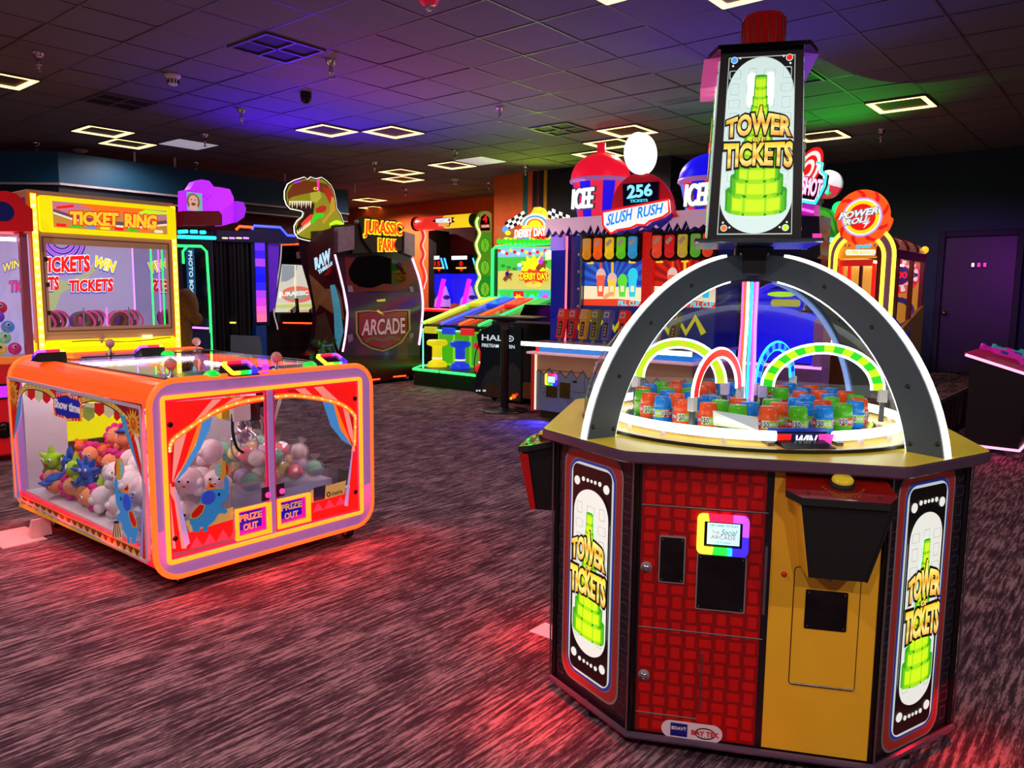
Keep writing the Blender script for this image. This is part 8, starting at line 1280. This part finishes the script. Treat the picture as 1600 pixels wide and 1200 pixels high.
# side: frames, glass, slanted wood, vault roof
n = 4; ys = [PY+.06, PY+.06+(yb2-PY)*.36, PY+.06+(yb2-PY)*.69, yb2]
for y in ys: MB().box(PXR-.05, PXR, y-.045, y+.01, 1.1, zwt+.02, MAR).build('window_post', pr)
MB().box(PXR-.06, PXR+.01, PY+.0, yb2+.02, zwt-.02, zwt+.09, MAR).build('window_header', pr); MB().plate(PS, rect(PY+.05, 1.1, yb2, zwt), -.03, -.025, CGL).build('side_glass', pr)
m = MB(); m.plate(PS, [(PY+.1, PZ), (yb2, PZ), (yb2, PS.px(1443, 477)[1]), (PY+.85, 1.08), (PY+.1, .98)], -.02, .02, WOOD); sp = m.build('side_board', pr); m = MB(); pxp(m, PS, [(1392, 492), (1402, 505), (1410, 522), (1418, 518), (1412, 538), (1400, 530), (1390, 520)], .02, E_NAVY, .003); pxp(m, PS, [(1410, 535), (1416, 512), (1413, 530), (1420, 515), (1415, 545)], .02, M('board_violet', (60, 36, 130), .4, emit=.2), .003); m.build('board_print', sp, kind='stuff')
VG = M('vault_rose', (170, 110, 90), .2, emit=.25, noise=.12, scale=4); rz = zwt+.09; xm = (px0+PXR)/2; hw = PXR-xm; nb = 4
for k in range(nb):
    y0_, y1_ = PY+.12+(yb2-PY-.14)*k/nb, PY+.12+(yb2-PY-.14)*(k+1)/nb; pts = [(xm+hw*math.cos(t*math.pi/12), rz+(za-rz+.03)*math.sin(t*math.pi/12)) for t in range(13)]; m = MB(); m.loft([[(x, y, z) for x, z in pts] for y in (y0_+.05, y1_)], VG, False, False, False); m.build('vault_panel', pr)
    m = MB(); m.tube([(x, y0_+.02, z+.005) for x, z in pts], .03, MAR, 6); m.build('vault_rib', pr)
MB().ball((xm+hw*.97, yb2-.05, rz+.06), .05, E_GOLD, 10, 6).build('corner_lamp', pr)
# arched front
def archp(px_l, px_r, py_t, py_s): a, b, t, s = PG.px(px_l, 420)[0], PG.px(px_r, 420)[0], PG.px((px_l+px_r)/2, py_t)[1], PG.px((px_l+px_r)/2, py_s)[1]; return [(a, .9), (a, s)]+[((a+b)/2-(b-a)/2*math.cos(math.radians(9*i)), s+(t-s)*math.sin(math.radians(9*i))) for i in range(1, 20)]+[(b, s), (b, .9)]
AO, AI = archp(1294, 1396, 352, 400), archp(1305, 1380, 366, 402); m = MB(); m.plate(PG, AO+AI[::-1], -.12, .0, M('arch_lilac', (120, 80, 130), .3, emit=.2)); ao = m.build('front_arch', pr)
for pts in (AO, AI): MB().tube([PG(p, .005) for p in pts], .022, YELLOWLED, 6).build('arch_neon', ao)
zc = PG.px(1345, 403)[1]; m = MB(); m.plate(PG, [p for p in AI if p[1] > zc+.01]+[(AI[-1][0], zc), (AI[0][0], zc)], -.1, -.03, EM('arch_amber', (215, 130, 30), .75)); fo = m.build('arch_panel', ao); m = MB(); qq = PG.pp(*k4((528, 860), (650, 855), (652, 808), (532, 812))); m.text(PG, '500', qq, -.028, -.02, EM('digits_azure', (40, 190, 255), 1.2), off=.05)
m.build('score_digits', fo); m = MB()
for x, s in ((430, 1), (465, 1), (690, -1), (720, -1)): pxp(m, PG, k4((x-10*s, 855), (x+14*s, 835), (x-10*s, 815), (x+2*s, 835)), -.029, E_NAVY, .004)
pxp(m, PG, k4((436, 895), (445, 872), (690, 872), (694, 898), (680, 920), (445, 920)), -.029, E_WHITE, .005); m.text(PG, 'SUPER BONUS', PG.pp(*k4((455, 912), (680, 908), (680, 880), (455, 884))), -.023, -.02, E_GOLD, off=.03); m.build('bonus_sign', fo, kind='stuff')
m = MB()
for a, b in ((1306, 1311), (1320, 1323.5), (1338, 1341.5), (1358, 1362)): m.box(PG.px(a, 470)[0], PG.px(b, 470)[0], PY+.04, PY+.1, .9, zc-.06, E_RED if a != 1338 else MAR)
m.build('front_window_bars', pr, kind='stuff'); MB().box(AI[0][0], PG.px(1361, 410)[0], PY+.03, PY+.1, zc-.09, zc-.02, EM('front_rail_red', (200, 30, 30), .7)).build('front_rail', pr); MB().plate(PX(y=PY+.08), rect(AI[0][0], .95, AI[-1][0], zc-.06), .0, .004, CGL).build('front_glass', pr)
MB().box(AI[0][0], AI[-1][0], PY+.02, PY+.12, PZ, 1.0, MAR).build('front_skirt', pr)
# round swirl sign
SW_ = PX(y=PY-.04); u, v = SW_.px(1347, 339.5); R0 = (SW_.px(1390, 339)[0]-SW_.px(1304, 339)[0])/2; m = MB(); sw = []
for i in range(72): a = math.radians(i*5); k = (i*5 % 180)/180; sw.append((u+R0*(.93+.12*k)*math.cos(a), v+R0*(.93+.12*k)*math.sin(a)*1.05))
m.plate(SW_, sw, -.1, 0, EM('swirl_orange', (250, 90, 25), 1.0)); so = m.build('swirl_sign', pr); m = MB()
for k in range(9):
    a = 2*math.pi*k/9; pts = [(u+R0*r*math.cos(a+b), v+R0*r*math.sin(a+b)*1.05) for r, b in ((.7, 0), (.86, .1), (1.0, .32), (.98, .45), (.84, .3), (.7, .22))]; m.plate(SW_, pts, .001, .005, EM('swirl_red', (225, 30, 20), 1.0))
for k, (r, c) in enumerate(((.74, EM('swirl_lilac', (190, 150, 220), 1.0)), (.68, E_WHITE), (.63, E_YEL), (.5, E_RED))): m.plate(SW_, ell(u, v, R0*r, R0*r, 28), .006+k*.003, .009+k*.003, c)
m.build('swirl_print', so, kind='stuff')
for s, q, dd in (('POWER', ((392, 620), (722, 565), (726, 510), (402, 565)), .02), ('ROLL', ((445, 668), (648, 632), (652, 585), (455, 622)), .028)): qq = SW_.pp(*k4(*q)); m = MB(); m.text(SW_, s, qq, dd, dd+.008, M('power_grey_outline', (110, 110, 125), .35, emit=.5), off=.1, slant=.2); m.text(SW_, s, qq, dd+.008, dd+.016, E_WHITE, off=.03, slant=.2); m.build('lettering', so)
m = MB(); m.plate(SW_, [(u+R0*.1, v-R0*.42), (u+R0*.32, v-R0*.18), (u+R0*.2, v-R0*.2), (u+R0*.3, v-R0*.02), (u+R0*.05, v-R0*.26), (u+R0*.16, v-R0*.26)], .02, .026, E_WHITE); m.build('lightning_print', so)
# gun console at the right edge
gc = thing('gun_console', 'dark gun console edged in pink neon with toy guns on its sloping top', 'arcade game', (-1.0, 9.3, 0)); CON = M('console_black', (16, 12, 24), .4); y0_, y1_ = 8.88, 9.75
m = MB(); prof_ = [(-1.40, .07), (-.93, .07), (-.9, .80), (-1.40, .97)]; m.loft([[(x, y, z) for x, z in prof_] for y in (y0_, y1_)], CON); m.build('pedestal', gc); m = MB(); tz = lambda x: .99-(x+1.43)*.30; PIN = M('console_pink_top', (165, 24, 66), .3, emit=.3)
m.loft([[(x, y, z) for x, z in ((-1.45, tz(-1.45)-.03), (-.35, tz(-.35)-.03), (-.35, tz(-.35)), (-1.45, tz(-1.45)))] for y in (y0_-.04, y1_+.04)], PIN); to = m.build('sloping_top', gc); MB().tube([(-1.44, y0_-.045, tz(-1.44)-.018), (-.36, y0_-.045, tz(-.36)-.018)], .014, RAW('soft_pink_led', (1.9, .7, 1.1)), 6).build('top_neon', to); MB().tube([(-1.4, y0_-.01, .06), (-.92, y0_-.01, .06), (-.92, y1_, .06)], .013, RAW('soft_pink_led', (1.9, .7, 1.1)), 6).build('base_neon', gc); MB().box(-.93, -.9, y0_+.2, y0_+.32, .5, .68, M('coin_slot_olive', (120, 110, 40), .4, emit=.2)).build('coin_slot', gc)
for x in (-1.2, -1.02): MB().lathe([(.034, -.02), (.034, .02)], (x, y0_+.07, .034), M('console_caster', (90, 70, 90), .4), 14, (0, 1, 0)).build('caster', gc)
def toygun(px, py, c, nm, lab, L_, yy=9.1):
    p = at(px, py, y=yy); t = thing('toy_gun', lab, 'toy gun', (p.x, p.y, tz(p.x))); f = Pl((p.x, p.y, tz(p.x)+.06), (1, 0, -.30), (0, .25, 1)); cm = M('gun_'+nm, c, .3, emit=.35); m = MB(); m.plate(f, [(-.02, .0), (L_*.62, .01), (L_*.62, .05), (L_*.5, .06), (L_*.45, .09), (L_*.3, .09), (L_*.25, .06), (-.02, .055)], -.03, .03, cm); m.build('body', t); m = MB(); m.plate(f, [(L_*.55, .02), (L_*.7, -.035), (L_*.82, -.02), (L_*.68, .06), (L_*.55, .06)], -.025, .025, cm); m.build('grip', t); MB().lathe([(.022, 0), (.022, .1), (.032, .1), (.032, .14), (0, .14)], f((-.0, .03)), cm, 10, (-1, 0, .3)).build('barrel', t); m = MB(); m.plate(f, rr(.05, .015, L_*.35, .045, .01, 2), .03, .036, M('gun_panel', (50, 60, 160), .3, emit=.2)); m.build('side_panel', t)
toygun(1556, 541, (210, 30, 170), 'magenta', 'magenta toy gun lying on the pink-edged console, the nearer one', .34); toygun(1574, 534, (40, 160, 160), 'teal', 'teal toy gun lying on the pink-edged console, behind the magenta one', .42, 9.42)
spot('console_glow', (-1.15, 8.8, .5), (-1.2, 8.2, 0), (255, 20, 140), 14, 120)
spot('slush_underglow', (-5.6, 7.35, .12), (-5.6, 6.9, 0), (30, 40, 255), 60, 140)
spot('derby_glow', (-8.9, 8.7, .5), (-8.7, 8.0, 0), (60, 255, 80), 10, 140)
spot('cabin_glow', (-9.6, 8.9, .5), (-9.0, 8.7, 0), (255, 40, 50), 8, 130)
